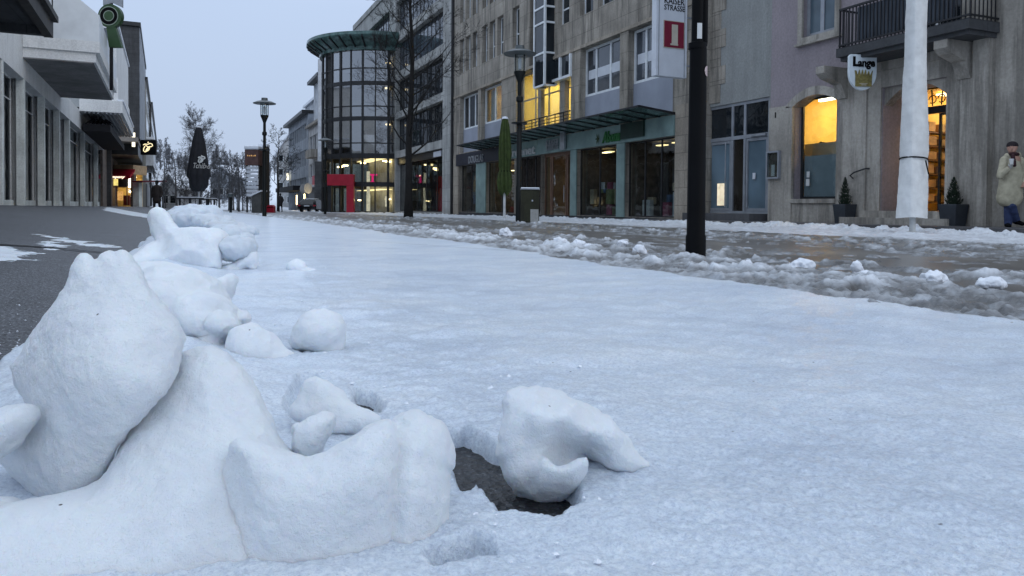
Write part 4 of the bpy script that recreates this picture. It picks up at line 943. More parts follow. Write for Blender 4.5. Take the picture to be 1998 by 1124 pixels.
# lettering on the fascia, each sign a thing of its own
EX, EZ = (0, -1, 0), (0, 0, 1)
def fasc_text(s, px1, px2, py, hgt, mat, name, label, cat='sign', w=-.14, group=None, bold=0, shear=0):
    a, b = RF.s(px1, py, w), RF.s(px2, py, w); z = RF.z((px1+px2)/2, py, w)
    P = RF.pt(a, z, w); t = thing(name, label, cat, P, group)
    text_mesh(s, P, EX, EZ, hgt, .05, mat, 'lettering', t, width=abs(a-b), bold=bold, shear=shear, depth_dir=(-1, 0, 0)); return t
fasc_text('DOUGLAS', 914, 943, 317, .62, M['silver'], 'fascia_sign', 'slim grey capital letters on the dark navy shop fascia', bold=.01)
fasc_text('freenet', 995, 1044, 303, .62, M['paper'], 'fascia_sign', 'pale lower case letters on teal fascia behind the street lamp', bold=.02)
t = fasc_text('KAISER', 1066, 1090, 284, .42, M['silver'], 'fascia_sign', 'raised silvery house name and pale numeral over the brown shop door', bold=.0)
a, b = RF.s(1066, 292, -.14), RF.s(1090, 292, -.14); text_mesh('STRASSE', RF.pt(a, RF.z(1078, 292.5, -.14), -.14), EX, EZ, .36, .05, M['silver'], 'lettering', t, width=a-b, bold=.0, depth_dir=(-1, 0, 0))
a, b = RF.s(1094, 290, -.2), RF.s(1102, 290, -.2); text_mesh('1', RF.pt(a, RF.z(1098, 290.5, -.2), -.2), EX, EZ, 1.05, .10, M['silver'], 'numeral', t, width=a-b, bold=.03, depth_dir=(-1, 0, 0))
t = fasc_text('Abona', 1175, 1210, 276, .62, plain('green_letters', (.02, .14, .03), .5), 'fascia_sign', 'green leaf emblem, green letters and dark panel on the teal fascia', bold=.03, shear=.25)
a, b = RF.s(1212, 262, -.16), RF.s(1256, 258, -.16); z0 = RF.z(1212, 273, -.16); z1 = RF.z(1256, 245, -.16); bxm(RF, 'panel', plain('dark_green_panel', (.01, .03, .022), .5), t, (min(a, b), max(a, b), z0+.02, z0+.62, -.2, -.11))
m = MB(); c0 = RF.pt(RF.s(1166, 270, -.14), RF.z(1166, 271, -.14), -.14)
for k in range(6):
    an = k*math.pi/3; m.add([(c0.x, c0.y, c0.z), (c0.x-.01, c0.y+.10*math.cos(an-.3), c0.z+.14*math.sin(an-.3)), (c0.x-.02, c0.y+.17*math.cos(an), c0.z+.28*math.sin(an)), (c0.x-.01, c0.y+.10*math.cos(an+.3), c0.z+.14*math.sin(an+.3)), (c0.x+.03, c0.y, c0.z)], [(0,1,2,3), (4,1,0), (4,2,1), (4,3,2), (4,0,3)])
m.build('emblem', M['green_fabric'], t)
# projecting house sign: KAISERSTRASSE 1
sx = RF.s(1312, 150, -.9); Pn = RF.pt(sx, zl, -1.5)
sgY = atd(1312, 150, 23.2)
# the sign hangs in a plane across the street: faces the camera
PS = Fac((0, sK0+.1, 0), (1, 0, 0), (0, 1, 0))
x0, _ = PS.hit(1280, 60); x1, _ = PS.hit(1341, 60); zt = PS.z(1312, -70); zbt = PS.z(1330, 152); zbt2 = PS.z(1285, 146)
sg = thing('projecting_sign', 'white projecting box sign with a cream numeral 1 on a maroon square', 'sign', (x1, sK0+.1, zbt))
m = MB(PS.pt); m.box(x0, x1, zbt, zt, 0, .26); m.build('sign_box', M['sign_white'], sg, bevel=.02)
m = MB(PS.pt); m.box(x0+.10, x0+.125, zbt+.02, zt, -.012, .0); m.box(x1-.125, x1-.10, zbt+.02, zt, -.012, .0); m.build('frame_rail', M['grey_frame'], sg)
m = MB(PS.pt)
for z_ in (zbt+.45, zbt+2.1, zbt+3.0): m.box(x1, x1+.5, z_-.03, z_+.03, .10, .16)
m.build('bracket', M['grey_frame'], sg)
qx0, qx1 = PS.s(1294, 65), PS.s(1335, 65); qz1, qz0 = PS.z(1315, 41), PS.z(1315, 95)
m = MB(PS.pt); m.box(qx0, qx1, qz0, qz1, -.02, .0); m.build('border', M['beige'], sg, bevel=.03)
m = MB(PS.pt); m.box(qx0+.025, qx1-.025, qz0+.025, qz1-.025, -.028, -.01); m.build('number_plate', M['maroon'], sg, bevel=.02)
def ptext(s, xa, xb, zbase, hgt, mat, nm, w=-.03, bold=0, ext=.02): return text_mesh(s, PS.pt(xa, zbase, w), (1, 0, 0), (0, 0, 1), hgt, ext, mat, nm, sg, width=xb-xa, bold=bold, depth_dir=(0, -1, 0))
ptext('1', (qx0*.62+qx1*.38), (qx0*.34+qx1*.66), qz0+.13, (qz1-qz0-.26)*1.42, M['beige'], 'numeral', -.034, .02)
m = MB(PS.pt); m.box(qx0*.68+qx1*.32, qx0*.32+qx1*.68, qz0+.10, qz0+.16, -.04, -.028); m.build('numeral_foot', M['beige'], sg)
tx0, tx1 = PS.s(1296, 15), PS.s(1336, 15)
ptext('STRASSE', tx0, tx1, PS.z(1316, 21), .26, M['black'], 'lettering', -.006); ptext('KAISER', tx0+.01, tx1-.02, PS.z(1316, 8.5), .30, M['black'], 'lettering', -.006)
# ---------- glazed entrance block between the two buildings (set back)
EB = Fac((16.5, 0, 0), (0, 1, 0), (1, 0, 0))
e0, e1 = EB.s(1506, 300)-.6, sK0-.02
zeb = EB.z(1440, 416)
ent = thing('entrance_block', 'bare concrete house set back behind two aluminium framed glass doors', 'building', (16.5, e0, zeb))
zdt = EB.z(1440, 199.5); zdm = EB.z(1440, 268)
oe = [(EB.s(1500, 300), EB.s(1372, 300), zeb, zdt, .25)]
facade(EB, e0, e1, zeb-.4, zl+fl*2.7, oe, 9, 'wall', M['concrete'], ent)
a, b = oe[0][:2]
room(EB, ent, (a, b, zeb, zdt), .255, 5, M['dark_room'], name='hall')
xs_ = [EB.s(1500, 300), EB.s(1452, 300), EB.s(1450, 300), EB.s(1429, 300), EB.s(1423, 300), EB.s(1372, 300)]
m = MB(EB.pt)
for x in (a+.05, EB.s(1450, 300), EB.s(1426, 300), b-.05): m.box(x-.05, x+.05, zeb, zdt-.004, .05, .16)
m.box(a+.1, b-.1, zdm-.06, zdm+.06, .052, .158); m.box(a+.1, b-.1, zdt-.1, zdt-.006, .053, .157); m.box(a+.1, b-.1, zeb+.0, zeb+.07, .054, .156)
m.build('frame', M['grey_frame'], ent)
bxm(EB, 'transom_pane', M['glass_dark'], ent, (a+.1, b-.1, zdm+.06, zdt-.1, .09, .11))
dA0, dA1 = a+.1, EB.s(1450, 300)-.05
dB0, dB1 = EB.s(1426, 300)+.05, b-.1
for i, (p, q) in enumerate(((dA0, dA1), (dB0, dB1))):
    dr = window(EB, ent, (p+.01, q-.01, zeb+.075, zdm-.07), .07, fw=.09, fm=M['grey_frame'], gm=M['glass_blue'], name='glass_door', dep=.07)
    m = MB(EB.pt); hx = q-.16 if i == 0 else p+.22; hx = (q-.2) if i == 0 else (p+.16)
    m.tube([(hx, zeb+.2, .02), (hx, zeb+.2, -.05), (hx, zdm-.15, -.05), (hx, zdm-.15, .02)], .018, 8); m.build('handle', M['silver'], dr)
bxm(EB, 'side_pane', M['glass_shop'], ent, (EB.s(1450, 300)+.05, EB.s(1426, 300)-.05, zeb+.07, zdm-.06, .09, .11))
m = MB(EB.pt); lx = (dB0+dB1)/2-.12; m.box(lx-.2, lx+.16, zeb+.25, zeb+1.0, .058, .066); m.build('lit_film', M['lit_cream'], ent)
bxm(EB, 'number_film', M['sign_white'], ent, (dA0+.55, dA0+.68, zeb+1.1, zeb+1.3, .06, .066)); bxm(EB, 'door_closer', M['silver'], ent, (dA0+.05, dA0+.75, zdm-.03, zdm+.03, -.02, .05))
bxm(EB, 'ramp', M['paving'], ent, (a-.3, b-.2, zeb-.35, zeb-.005, -1.0, .05))
m = MB(EB.pt); zq = zdt+.1; k = 0
while zq < zl+fl*2.4:
    hq = .62; wq = (.55, .8)[k % 2]; m.box(e1-wq, e1-.002, zq, zq+hq-.012, -.03, .0); zq += hq; k += 1
m.build('quoins', M['stone_k'], ent)
# ---------- corner building with the mauve stucco, balcony and stone portal
LF = Fac((16.0, 0, 0), (0, 1, 0), (1, 0, 0))
sL1 = LF.s(1503, 250); sL0 = LF.s(2420, 250); zlb = pav(15)+.0
LB = thing('corner_house', 'mauve stucco house with an arched lit window, stone portal and iron balcony', 'building', (16, sL1, zlb))
zst = LF.z(1545, 205)   # where stucco meets stone
# arched window
aw = sorted((LF.s(1549, 300), LF.s(1636, 300))); az0 = LF.z(1600, 388); az1 = LF.z(1560, 208); azc = LF.z(1600, 184)
uw = sorted((LF.s(1568, 40), LF.s(1632, 30))); uz0 = LF.z(1575, 73); uz1 = uz0+2.1
dp = sorted((LF.s(1722, 250), LF.s(1848, 250))); dz0 = zlb+.34; dz1 = LF.z(1838, 152)
ops = [(aw[0], aw[1], az0, azc, .30), (uw[0], uw[1], uz0, uz1, .22), (dp[0], dp[1], dz0, dz1, 1.1)]
uw2 = sorted((LF.s(1760, 30), LF.s(1880, 30))); ops.append((uw2[0], uw2[1], LF.z(1800, 60), uz1+.2, .3))
facade(LF, sL0, sL1, zlb-.4, zlb+12, ops, 10, 'wall', M['stucco_l'], LB)
# stone cladding on the ground floor, standing 6 cm proud, as separate slabs around the openings
sd0, sd1 = LF.s(1905, 250), LF.s(1640, 250)
zs_top = LF.z(1650, 110)+.0
def arch_face(m, a, b, z0, zs, zc, w0, w1, n=14):
    pass
m = MB(LF.pt)
m.box(aw[1]+.28, sL1-.004, zlb-.3, zst, -.06, 0); m.box(aw[0], aw[1], zlb-.3, az0-.02, -.055, 0)
m.box(sd1, aw[0]-.26, zlb-.3, zst-.15, -.055, 0)
m.build('stone_base', M['stone_l'], LB)
# arched surround
n = 16; m = MB(LF.pt)
def arc(a, b, zs, zc, f): 
    x = a+(b-a)*f; t = (f-.5)*2; return x, zs+(zc-zs)*(1-t*t)
ia = [arc(aw[0], aw[1], az1, azc, i/n) for i in range(n+1)]
oa = [arc(aw[0]-.26, aw[1]+.28, az1+.05, azc+.24, i/n) for i in range(n+1)]
for i in range(n):
    p, q, r_, s_ = ia[i], ia[i+1], oa[i+1], oa[i]
    m.add([(*p, -.09), (*q, -.09), (*r_, -.09), (*s_, -.09), (*p, .36), (*q, .36), (*r_, .0), (*s_, .0)], [(0,1,2,3), (0,4,5,1), (2,6,7,3)])
    # close the corner between arch and square opening
    m.add([(*p, .30), (*q, .30), (q[0], azc+.001, .30), (p[0], azc+.001, .30)], [(0,1,2,3)])
for (x0, x1) in ((aw[0]-.26, aw[0]), (aw[1], aw[1]+.28)): m.box(x0, x1, zlb-.3, az1, -.09, .02)
m.build('window_surround', M['stone_l'], LB)
bxm(LF, 'window_sill', M['stone_l'], LB, (aw[0]-.001, aw[1]+.001, az0-.12, az0, -.11, .3))
fr = window(LF, LB, (aw[0]+.003, aw[1]-.003, az0, azc-.005), .26, fw=.07, fm=M['dark_frame'], gm=M['glass_clear'])
room(LF, LB, (aw[0]-.9, aw[1]+.6, az0-.1, azc+.25), .4, 3.2, M['orange_room'])
zf = LF.z(1600, 302, .2)
bxm(LF, 'frosted_panel', plain('frosted_glass_panel', (.30, .345, .38), .4, var=.1), LB, (aw[0]+.05, aw[1]-.08, az0+.07, zf, .33, .345))
bxm(LF, 'shop_counter', M['beige'], LB, (aw[0]-.5, aw[1]+.5, az0, LF.z(1600, 279, .9), .9, 1.4)); bxm(LF, 'shelf', M['warm_wood'], LB, (aw[0]-.8, aw[1]+.5, zf+.55, zf+.6, 3.0, 3.5))
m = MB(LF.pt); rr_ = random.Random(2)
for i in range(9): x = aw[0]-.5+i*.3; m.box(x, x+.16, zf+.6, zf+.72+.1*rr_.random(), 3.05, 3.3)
m.build('box', M['lit_cream'], LB)  # boxes glow in their own material in place of room light
m = MB(LF.pt); cx = LF.s(1612, 270, 1.0)
for k in range(4): m.tube([(cx-.35+.1*k, zf+.36, 1.0), (cx+.1*k, zf+.40+.02*k, 1.1), (cx+.45, zf+.42-.02*k, 1.05)], .018, 6)
m.build('dark_tools', M['black'], LB)
m = MB(LF.pt); tz = LF.z(1616, 193, .8); m.box(LF.s(1634, 193, .8)-.2, LF.s(1597, 193, .8), tz-.035, tz+.035, .8, .9); m.build('fluorescent_tube', M['lamp_white'], LB)
m = MB(LF.pt); m.box(aw[0]-.4, aw[1]+.1, azc+.1, azc+.14, 1.6, 2.6); m.build('ceiling_lamp_or_fill', emit('ochre_ceiling_light', (1, .80, .40), 13), LB)
bxm(LF, 'notice', M['paper'], LB, (aw[1]-.36, aw[1]-.25, zf-.62, zf-.45, .245, .25), (aw[1]-.36, aw[1]-.23, zf-.86, zf-.66, .245, .25))
# upper rectangular window with a moulded surround
m = MB(LF.pt)
for (a, b, c, d) in ((uw[0]-.16, uw[0], uz0-.16, uz1+.16), (uw[1], uw[1]+.16, uz0-.16, uz1+.16)): m.box(a, b, c, d, -.07, .02)
m.box(uw[0], uw[1], uz0-.16, uz0, -.072, .02); m.box(uw[0], uw[1], uz1, uz1+.16, -.072, .02); m.box(uw[0]-.22, uw[1]+.22, uz0-.22, uz0-.161, -.13, .0)
m.build('window_surround', M['stone_l'], LB)
window(LF, LB, (uw[0]+.004, uw[1]-.004, uz0+.004, uz1), .12, fw=.11, fm=M['grey_frame'], gm=M['glass_blue'], colf=[.52])
# balcony door
window(LF, LB, (uw2[0]+.004, uw2[1]-.004, LF.z(1800, 60)+.004, uz1+.19), .2, cols=2, fw=.1, fm=M['white_frame'], gm=M['glass_dark'], name='balcony_door')
# balcony
b0, b1 = LF.s(1918, 60, -.6), LF.s(1640, 100, -.9); bz = LF.z(1640, 97, -.9)
bal = bxm(LF, 'balcony', M['slate'], LB, (b0, b1, bz-.22, bz, -1.05, .0), (b0+.06, b1-.06, bz-.32, bz-.221, -.96, .0))
m = MB(LF.pt); zt = bz+1.0
m.box(b0+.02, b1-.02, zt-.05, zt, -1.0, -.95); m.box(b0+.02, b1-.02, bz+.06, bz+.10, -1.0, -.96)
for s_ in (b0+.03, b1-.03): m.box(s_-.012, s_+.012, zt-.049, zt-.001, -.94, 0); m.box(s_-.012, s_+.012, bz+.06, bz+.1, -.94, 0)
nb = 34
for i in range(nb+1):
    s_ = b0+.03+(b1-b0-.06)*i/nb; m.box(s_-.012, s_+.012, bz, zt-.05, -.985, -.963)
for i in range(7):
    w = -.95+.13*i
    for s_ in (b0+.03, b1-.03): m.box(s_-.01, s_+.01, bz, zt-.05, w-.01, w+.01)
m.build('railing', M['black_metal'], bal)
m = MB(LF.pt); m.box(b0+.4, b1-.55, bz+.10, zt-.08, -.955, -.93); m.build('privacy_cloth', plain('dark_slate_cloth', (.045, .055, .07), .8, var=.5, scale=4, stretch=(5, 5, .4)), bal)
for (x, dx) in ((LF.s(1652, 160), .28), (LF.s(1868, 90, -.4), .32)):
    m = MB(LF.pt); prof = [(-.95, bz-.32), (0, bz-.32), (0, bz-1.15), (-.18, bz-1.1), (-.35, bz-.75), (-.8, bz-.62), (-.95, bz-.5)]
    vs = [(x-dx/2, z_, w) for w, z_ in prof]+[(x+dx/2, z_, w) for w, z_ in prof]; k = len(prof)
    m.add(vs, [tuple(range(k)), tuple(range(k, 2*k))[::-1]]+[(i, (i+1) % k, k+(i+1) % k, k+i) for i in range(k)]); m.build('corbel', M['stone_l'], LB)
# portal: stepped stone jambs round a deep recess
m = MB(LF.pt)
steps = [(0, 1.0, -.10), (.32, .78, -.04)]
m.box(dp[1]+.42, sd1-.003, zlb-.3, zs_top-.35, -.10, .0)
m.box(dp[1]+.02, dp[1]+.418, zlb-.3, dz1+.42, -.05, .0)
m.box(sd0-2.0, sd0-.42, zlb-.3, zs_top+1.5, -.06, .0); m.box(sd0-.417, dp[0]-.75, zlb-.3, zs_top+1.5, -.24, .0); m.box(dp[0]-.745, dp[0]-.40, zlb-.3, zs_top+.8, -.14, .0); m.box(dp[0]-.397, dp[0]-.0, zlb-.3, dz1+.42, -.05, .0)
m.box(sL0, sd0-2.003, zlb-.3, zst, -.05, 0)
m.box(dp[0]+.0, dp[1]+.018, dz1+.002, dz1+.42, -.045, .0)
m.box(dp[0]-.35, dp[1]+.43, dz1+.423, bz-.33, -.08, .0)
m.build('portal', M['stone_l'], LB)
na = 12; m = MB(LF.pt)
ia = [arc(dp[0], dp[1], dz1-.45, dz1, i/na) for i in range(na+1)]
for i in range(na): p, q = ia[i], ia[i+1]; m.add([(*p, .06), (*q, .06), (q[0], dz1, .06), (p[0], dz1, .06), (*p, .34), (*q, .34)], [(0,1,2,3), (0,4,5,1)])
m.build('portal_arch', M['stone_l'], LB)
bxm(LF, 'doorstep', M['stone_l'], LB, (dp[0]-.5, dp[1]+.75, zlb-.3, zlb+.17, -.62, -.12), (dp[0]-.3, dp[1]+.4, zlb-.3, zlb+.34, -.30, 1.1))
# door recess: timber side panel at the far end, lit door opening at the near end
sp = LF.s(1762, 250, .8)
bxm(LF, 'timber_panel', M['warm_wood'], LB, (sp+.02, dp[1]-.02, dz0, dz1-.02, .95, 1.05))
lo0, lo1 = LF.s(1842, 250, .9), LF.s(1770, 250, .9)
ztr = LF.z(1825, 212, .9)
room(LF, LB, (dp[0]+.01, sp, dz0, dz1-.03), 1.12, 4.0, M['orange_room'], name='lit_shop')
m = MB(LF.pt); m.box(dp[0]+.004, dp[0]+.12, dz0, dz1-.03, 1.0, 1.1); m.box(sp-.1, sp, dz0, dz1-.03, 1.0, 1.1); m.box(dp[0]+.12, sp-.1, ztr-.1, ztr+.08, 1.0, 1.1)
fr = m.build('door_frame', M['dark_frame'], LB)
m = MB(LF.pt)
for i in range(7):
    x = dp[0]+.2+i*(sp-dp[0]-.35)/6; m.tube([(x, ztr+.1, 1.04), (x+.03*(-1)**i, ztr+.5, 1.04), (x, dz1-.35, 1.04)], .018, 5)
    m.tube([(x+.10*math.cos(t*.6), ztr+.26+.10*math.sin(t*.6), 1.04) for t in range(10)], .014, 5)
m.build('transom_grille', M['black_metal'], fr)
dr = window(LF, LB, (dp[0]+.125, dp[0]+.95, dz0+.02, ztr-.11), 1.0, fw=.05, fm=M['dark_frame'], gm=M['glass_clear'], name='shop_door')
rr_ = random.Random(9); gm_ = plain('mixed_goods', (.46, .30, .16), .6, var=.9, scale=1.4)
for k in range(6):
    for i in range(9): x = 1.35+i*.38; bxm(LF, 'goods_box', gm_, LB, (sp-.32, sp-.12, dz0+.25+k*.36, dz0+.25+k*.36+.13+.14*rr_.random(), x, x+.2+.1*rr_.random()))
bxm(LF, 'shelf', M['warm_wood'], LB, *[(sp-.36, sp-.02, dz0+.2+k*.36, dz0+.23+k*.36, 1.3, 4.9) for k in range(6)])
m = MB(LF.pt); m.box(dp[0]+.3, dp[0]+1.3, ztr-.3, ztr-.24, 2.2, 2.4); m.build('fluorescent_tube', M['lamp_white'], LB); m = MB(LF.pt); m.box(dp[0]+.4, sp-.3, dz1-.12, dz1-.08, 1.6, 3.4); m.build('ceiling_lamp_or_fill', emit('amber_ceiling_light', (1, .74, .36), 4), LB)
px_ = LF.s(1747, 280, .9); bxm(LF, 'plaque', plain('cream_plaque', (.62, .47, .28), .4), LB, (px_-.13, px_+.13, LF.z(1747, 308, .9), LF.z(1747, 255, .9), .90, .945))
m = MB(LF.pt); 
for k in range(7): m.box(px_-.07, px_+.07*(.4+.6*((k*3) % 2)), LF.z(1747, 300-5*k, .9), LF.z(1747, 298.6-5*k, .9), .893, .90)
m.build('plaque_text', M['black'], LB)
m = MB(LF.pt); hx = LF.s(1684, 340, -.1); hz = LF.z(1672, 347, -.1); hx2 = LF.s(1690, 332, -.1)
m.tube([(LF.s(1668, 347, -.1), hz-.02, -.16), (LF.s(1664, 345, -.1), hz+.06, -.2), (LF.s(1672, 340, -.1), hz+.14, -.2), (LF.s(1692, 329, -.1), LF.z(1692, 329, -.1), -.16), (LF.s(1693, 329, -.1), LF.z(1692, 329, -.1), -.05)], .02, 8); m.build('handrail', M['black_metal'], LB, auto=60)
bxm(LF, 'house_number', M['black'], LB, (LF.s(1514, 228, -.06), LF.s(1512.6, 222, -.06), LF.z(1514, 230, -.06), LF.z(1514, 219, -.06), -.075, -.06))
# show case on the stone wall
ca, cb = sorted((LF.s(1499, 320, -.06), LF.s(1524, 320, -.06))); cz0, cz1 = LF.z(1512, 349, -.06), LF.z(1512, 295, -.06)
sc_ = thing('showcase', 'small grey framed notice case with one white sheet on the stone wall', 'showcase', LF.pt((ca+cb)/2, cz0, -.06))
bxm(LF, 'case_frame', M['grey_frame'], sc_, (ca, cb, cz0, cz0+.05, -.16, -.063), (ca, cb, cz1-.05, cz1, -.16, -.063), (ca, ca+.05, cz0+.05, cz1-.05, -.159, -.063), (cb-.05, cb, cz0+.05, cz1-.05, -.159, -.063))
bxm(LF, 'back_board', M['dark_room'], sc_, (ca+.05, cb-.05, cz0+.05, cz1-.05, -.08, -.064)); bxm(LF, 'sheet', M['paper'], sc_, ((ca+cb)/2-.03, (ca+cb)/2+.10, cz0+.08, cz0+.42, -.09, -.081)); bxm(LF, 'pane', M['glass_clear'], sc_, (ca+.05, cb-.05, cz0+.05, cz1-.05, -.14, -.135))
# shield sign across the street plane
sy = LF.s(1722, 140)
sy = LF.s(1738, 140); sa = R(20); SP = Fac((15.2, sy, 0), (math.cos(sa), -math.sin(sa), 0), (math.sin(sa), math.cos(sa), 0))
xa, xb = SP.s(1657, 130), SP.s(1711, 130); zt_, zb_ = SP.z(1684, 106), SP.z(1684, 176)
sh = thing('shield_sign', 'white shield shaped hanging sign with black lettering and a golden crown', 'sign', SP.pt((xa+xb)/2, zb_, 0))
mid = zt_-(zt_-zb_)*.52; pts = [(xa+.04, zt_), (xb-.04, zt_), (xb, zt_-.05)]+[((xa+xb)/2+(xb-xa)/2*math.cos(t), mid-(mid-zb_)*math.sin(t)) for t in np.linspace(0, math.pi, 18)]+[(xa, zt_-.05)]
m = MB(SP.pt); m.prism(pts, 0, .09, 2); m.build('sign_body', plain('sign_pale_grey', (.66, .73, .76), .4, var=.08), sh, bevel=.012)
def stext(s, x0, x1, z, h, mat, nm, **k): return text_mesh(s, SP.pt(x0, z, -.012), SP.e, (0, 0, 1), h, .02, mat, nm, sh, width=x1-x0, depth_dir=-SP.n, **k)
wd = xb-xa; ztx = zt_-(zt_-zb_)*.34
stext('ange', xa+wd*.31, xb-wd*.08, ztx, .27, M['black'], 'lettering', bold=.03)
m = MB(SP.pt); lx, lz = xa+wd*.13, ztx-.0; m.box(lx, lx+.06, lz, lz+.24, -.02, 0); m.box(lx+.06, lx+.2, lz, lz+.055, -.0199, 0); m.build('capital_letter', M['black'], sh)
gold = plain('dull_gold', (.26, .22, .08), .4, .5, var=.4, scale=12)
m = MB(SP.pt); cx = (xa+xb)/2+.01; cz = ztx-.13; hw = wd*.29
m.prism([(cx-hw, cz-.36), (cx+hw, cz-.36), (cx+hw*1.02, cz-.08), (cx+hw*1.1, cz+.03)]+[p for k in range(4, -1, -1) for p in ((cx-hw+2*hw*(k+.62)/5.2, cz-.10), (cx-hw+2*hw*(k+.2)/5.2, cz+.02+.03*(k in (1, 2, 3))))]+[(cx-hw*1.1, cz+.03), (cx-hw*1.02, cz-.08)], -.03, 0, 2); m.build('crown_emblem', gold, sh)
m = MB(SP.pt); m.box(cx-hw*.55, cx+hw*.45, cz-.30, cz-.285, -.036, -.03); m.box(cx-hw*.3, cx+hw*.3, cz-.335, cz-.315, -.036, -.03); m.build('crown_band', M['beige'], sh)
m = MB(); q_ = SP.pt((xa+xb)/2, zt_, .05); m.tube([tuple(q_-Vector((0, 0, .01))), tuple(q_+Vector((0, 0, .26)))], .02, 6); m.tube([tuple(q_+Vector((0, 0, .26))), (16, q_.y+.1, q_.z+.26)], .022, 6); m.build('bracket', M['black_metal'], sh)
# ---------- grey concrete store between the office building and the glass rotunda
sG0, sG1 = sK1+.05, RF.s(690, 200)
zg = g1(5, sG0)+.0
G = thing('concrete_store', 'pale concrete store with long dark ribbon windows behind the bare tree', 'building', (16, sG0, zg))
gw = sorted((RF.s(864, 150), RF.s(772, 150))); gw2 = sorted((RF.s(760, 40), RF.s(702, 40)))
rows = [(RF.z(863, 86), RF.z(867, 11)), (RF.z(863, 180), RF.z(864, 105)), (RF.z(861, 273), RF.z(862, 196))]
flG = rows[0][0]-rows[1][0]; zrG = RF.z(697, 53)
shp = (gw[0], gw[1], zg+.12, RF.z(861, 289))
ops = [(gw[0], gw[1], a, b, .5) for a, b in rows]+[(gw[0], gw[1], rows[0][0]+flG, rows[0][1]+flG, .5), shp+(.6,), (gw2[0], gw2[1], rows[0][0]+flG, rows[0][1]+flG, .5), (gw2[0], gw2[1], rows[0][0], rows[0][1], .5)]
facade(RF, sG0, sG1, zg-.5, zrG, [o for o in ops if o[3] < zrG], 16, 'wall', M['concrete_g'], G, .5)
for o in ops:
    if o[3] >= zrG or o is ops[4]: continue
    window(RF, G, (o[0]+.01, o[1]-.01, o[2]+.01, o[3]-.01), .38, cols=max(3, int((o[1]-o[0])/.95)), rows=(.5,), fw=.06, fm=M['dark_frame'], gm=M['glass_sky' if o[2] > rows[1][0] else 'glass_dark'], name='ribbon_window')
room(RF, G, shp, .61, 4, M['dark_room'], name='shop_room')
window(RF, G, (shp[0]+.01, shp[1]-.01, shp[2], shp[3]-.01), .45, cols=5, fw=.07, fm=M['dark_frame'], gm=M['glass_clear'], name='shop_window')
a, b, c, d = shp
bxm(RF, 'display_panel', plain('dim_red_panel', (.12, .02, .03), .5), G, (b-1.8, b-.5, d-1.3, d-.4, 1.0, 1.05))
m = MB(RF.pt); rr_ = random.Random(4)
for i in range(10): x = a+.6+i*(b-a-1.4)/10; m.box(x, x+.35, c, c+.7+1.5*rr_.random(), 1.4+rr_.random(), 2.6)
m.build('shop_goods', plain('dim_grey_goods', (.10, .11, .12), .6, var=.8, scale=1.2), G); bxm(RF, 'ceiling_lamp_or_fill', M['glow_dim'], G, (a+(b-a)*.5, a+(b-a)*.5+.15, d-.9, d-.75, 1.2, 1.35), (a+(b-a)*.75, a+(b-a)*.75+.1, d-1.6, d-1.5, 1.2, 1.3))
bxm(RF, 'fascia_board', M['dark_frame'], G, (a, b, d-.55, d-.005, .2, .3)); bxm(RF, 'shop_sign', M['sign_white'], G, (a+.8, a+2.6, d-.5, d-.12, .16, .2))
bxm(RF, 'parapet', M['concrete_g'], G, (sG0, sG1, zrG+.002, zrG+.5, -.12, .6))
# ---------- glass rotunda
Ya = RF.s(764, 250); D2 = ray(628.5, 250); tn = D2.x/D2.y
def tang(r):
    cy = Ya+r*.80; cx = 16+.60*r*0+0; nx, ny = D2.x, D2.y; L_ = math.hypot(nx, ny); return abs(cx*ny-cy*nx)/L_ - r, cx, cy
lo_, hi_ = .5, 20
for _ in range(60):
    md = (lo_+hi_)/2
    if tang(md)[0] > 0: lo_ = md
    else: hi_ = md
rR = lo_; _, cxR, cyR = tang(rR)
def cyl(px, py, r=None):
    r = rR if r is None else r; D = ray(px, py); a = D.x**2+D.y**2; b = -2*(D.x*cxR+D.y*cyR); c = cxR**2+cyR**2-r*r; q = b*b-4*a*c
    t = (-b-math.sqrt(max(q, 0)))/(2*a); return CAM+D*t
zr0 = g1(5, cyR-rR)-.05
zs_ = [cyl(690, y).z for y in (364, 355, 309, 299, 279, 235, 227, 207, 166, 158, 133, 98)]
RT = thing('glass_rotunda', 'round four storey glass tower with a projecting flat round roof', 'building', (cxR, cyR, zr0))
NS = 30
def ring(m, r0_, r1_, z0, z1, n=NS, a0=0, a1=2*math.pi):
    for i in range(n):
        t0, t1 = a0+(a1-a0)*i/n, a0+(a1-a0)*(i+1)/n
        def P(r, t, z): return (cxR+r*math.cos(t), cyR+r*math.sin(t), z)
        m.add([P(r0_, t0, z0), P(r0_, t1, z0), P(r1_, t1, z0), P(r1_, t0, z0), P(r0_, t0, z1), P(r0_, t1, z1), P(r1_, t1, z1), P(r1_, t0, z1)], [(0,1,2,3), (4,7,6,5), (0,4,5,1), (2,6,7,3)])
gl = plain('clear', (1, 1, 1)); 
m = MB(); ring(m, rR-.03, rR-.05, zs_[3], zs_[11]); up_gl = m.build('glazing', M['glass_tower'], RT)
m = MB(); ring(m, rR-.03, rR-.035, zr0, zs_[3]); m.build('ground_glazing', M['glass_clear'], RT)
for (ra, rb, z0, z1) in [(rR+.03, rR-.08, zs_[a], zs_[a+1]) for a in (0, 2, 5, 8)]+[(rR+.02, rR-.06, zs_[a]-.05, zs_[a]+.05) for a in (4, 7, 10)]+[(rR+.06, rR-.2, zr0-.4, zr0+.12)]:
    m = MB(); ring(m, ra, rb, z0, z1); m.build('spandrel_band', M['dark_frame'], RT)
m = MB()
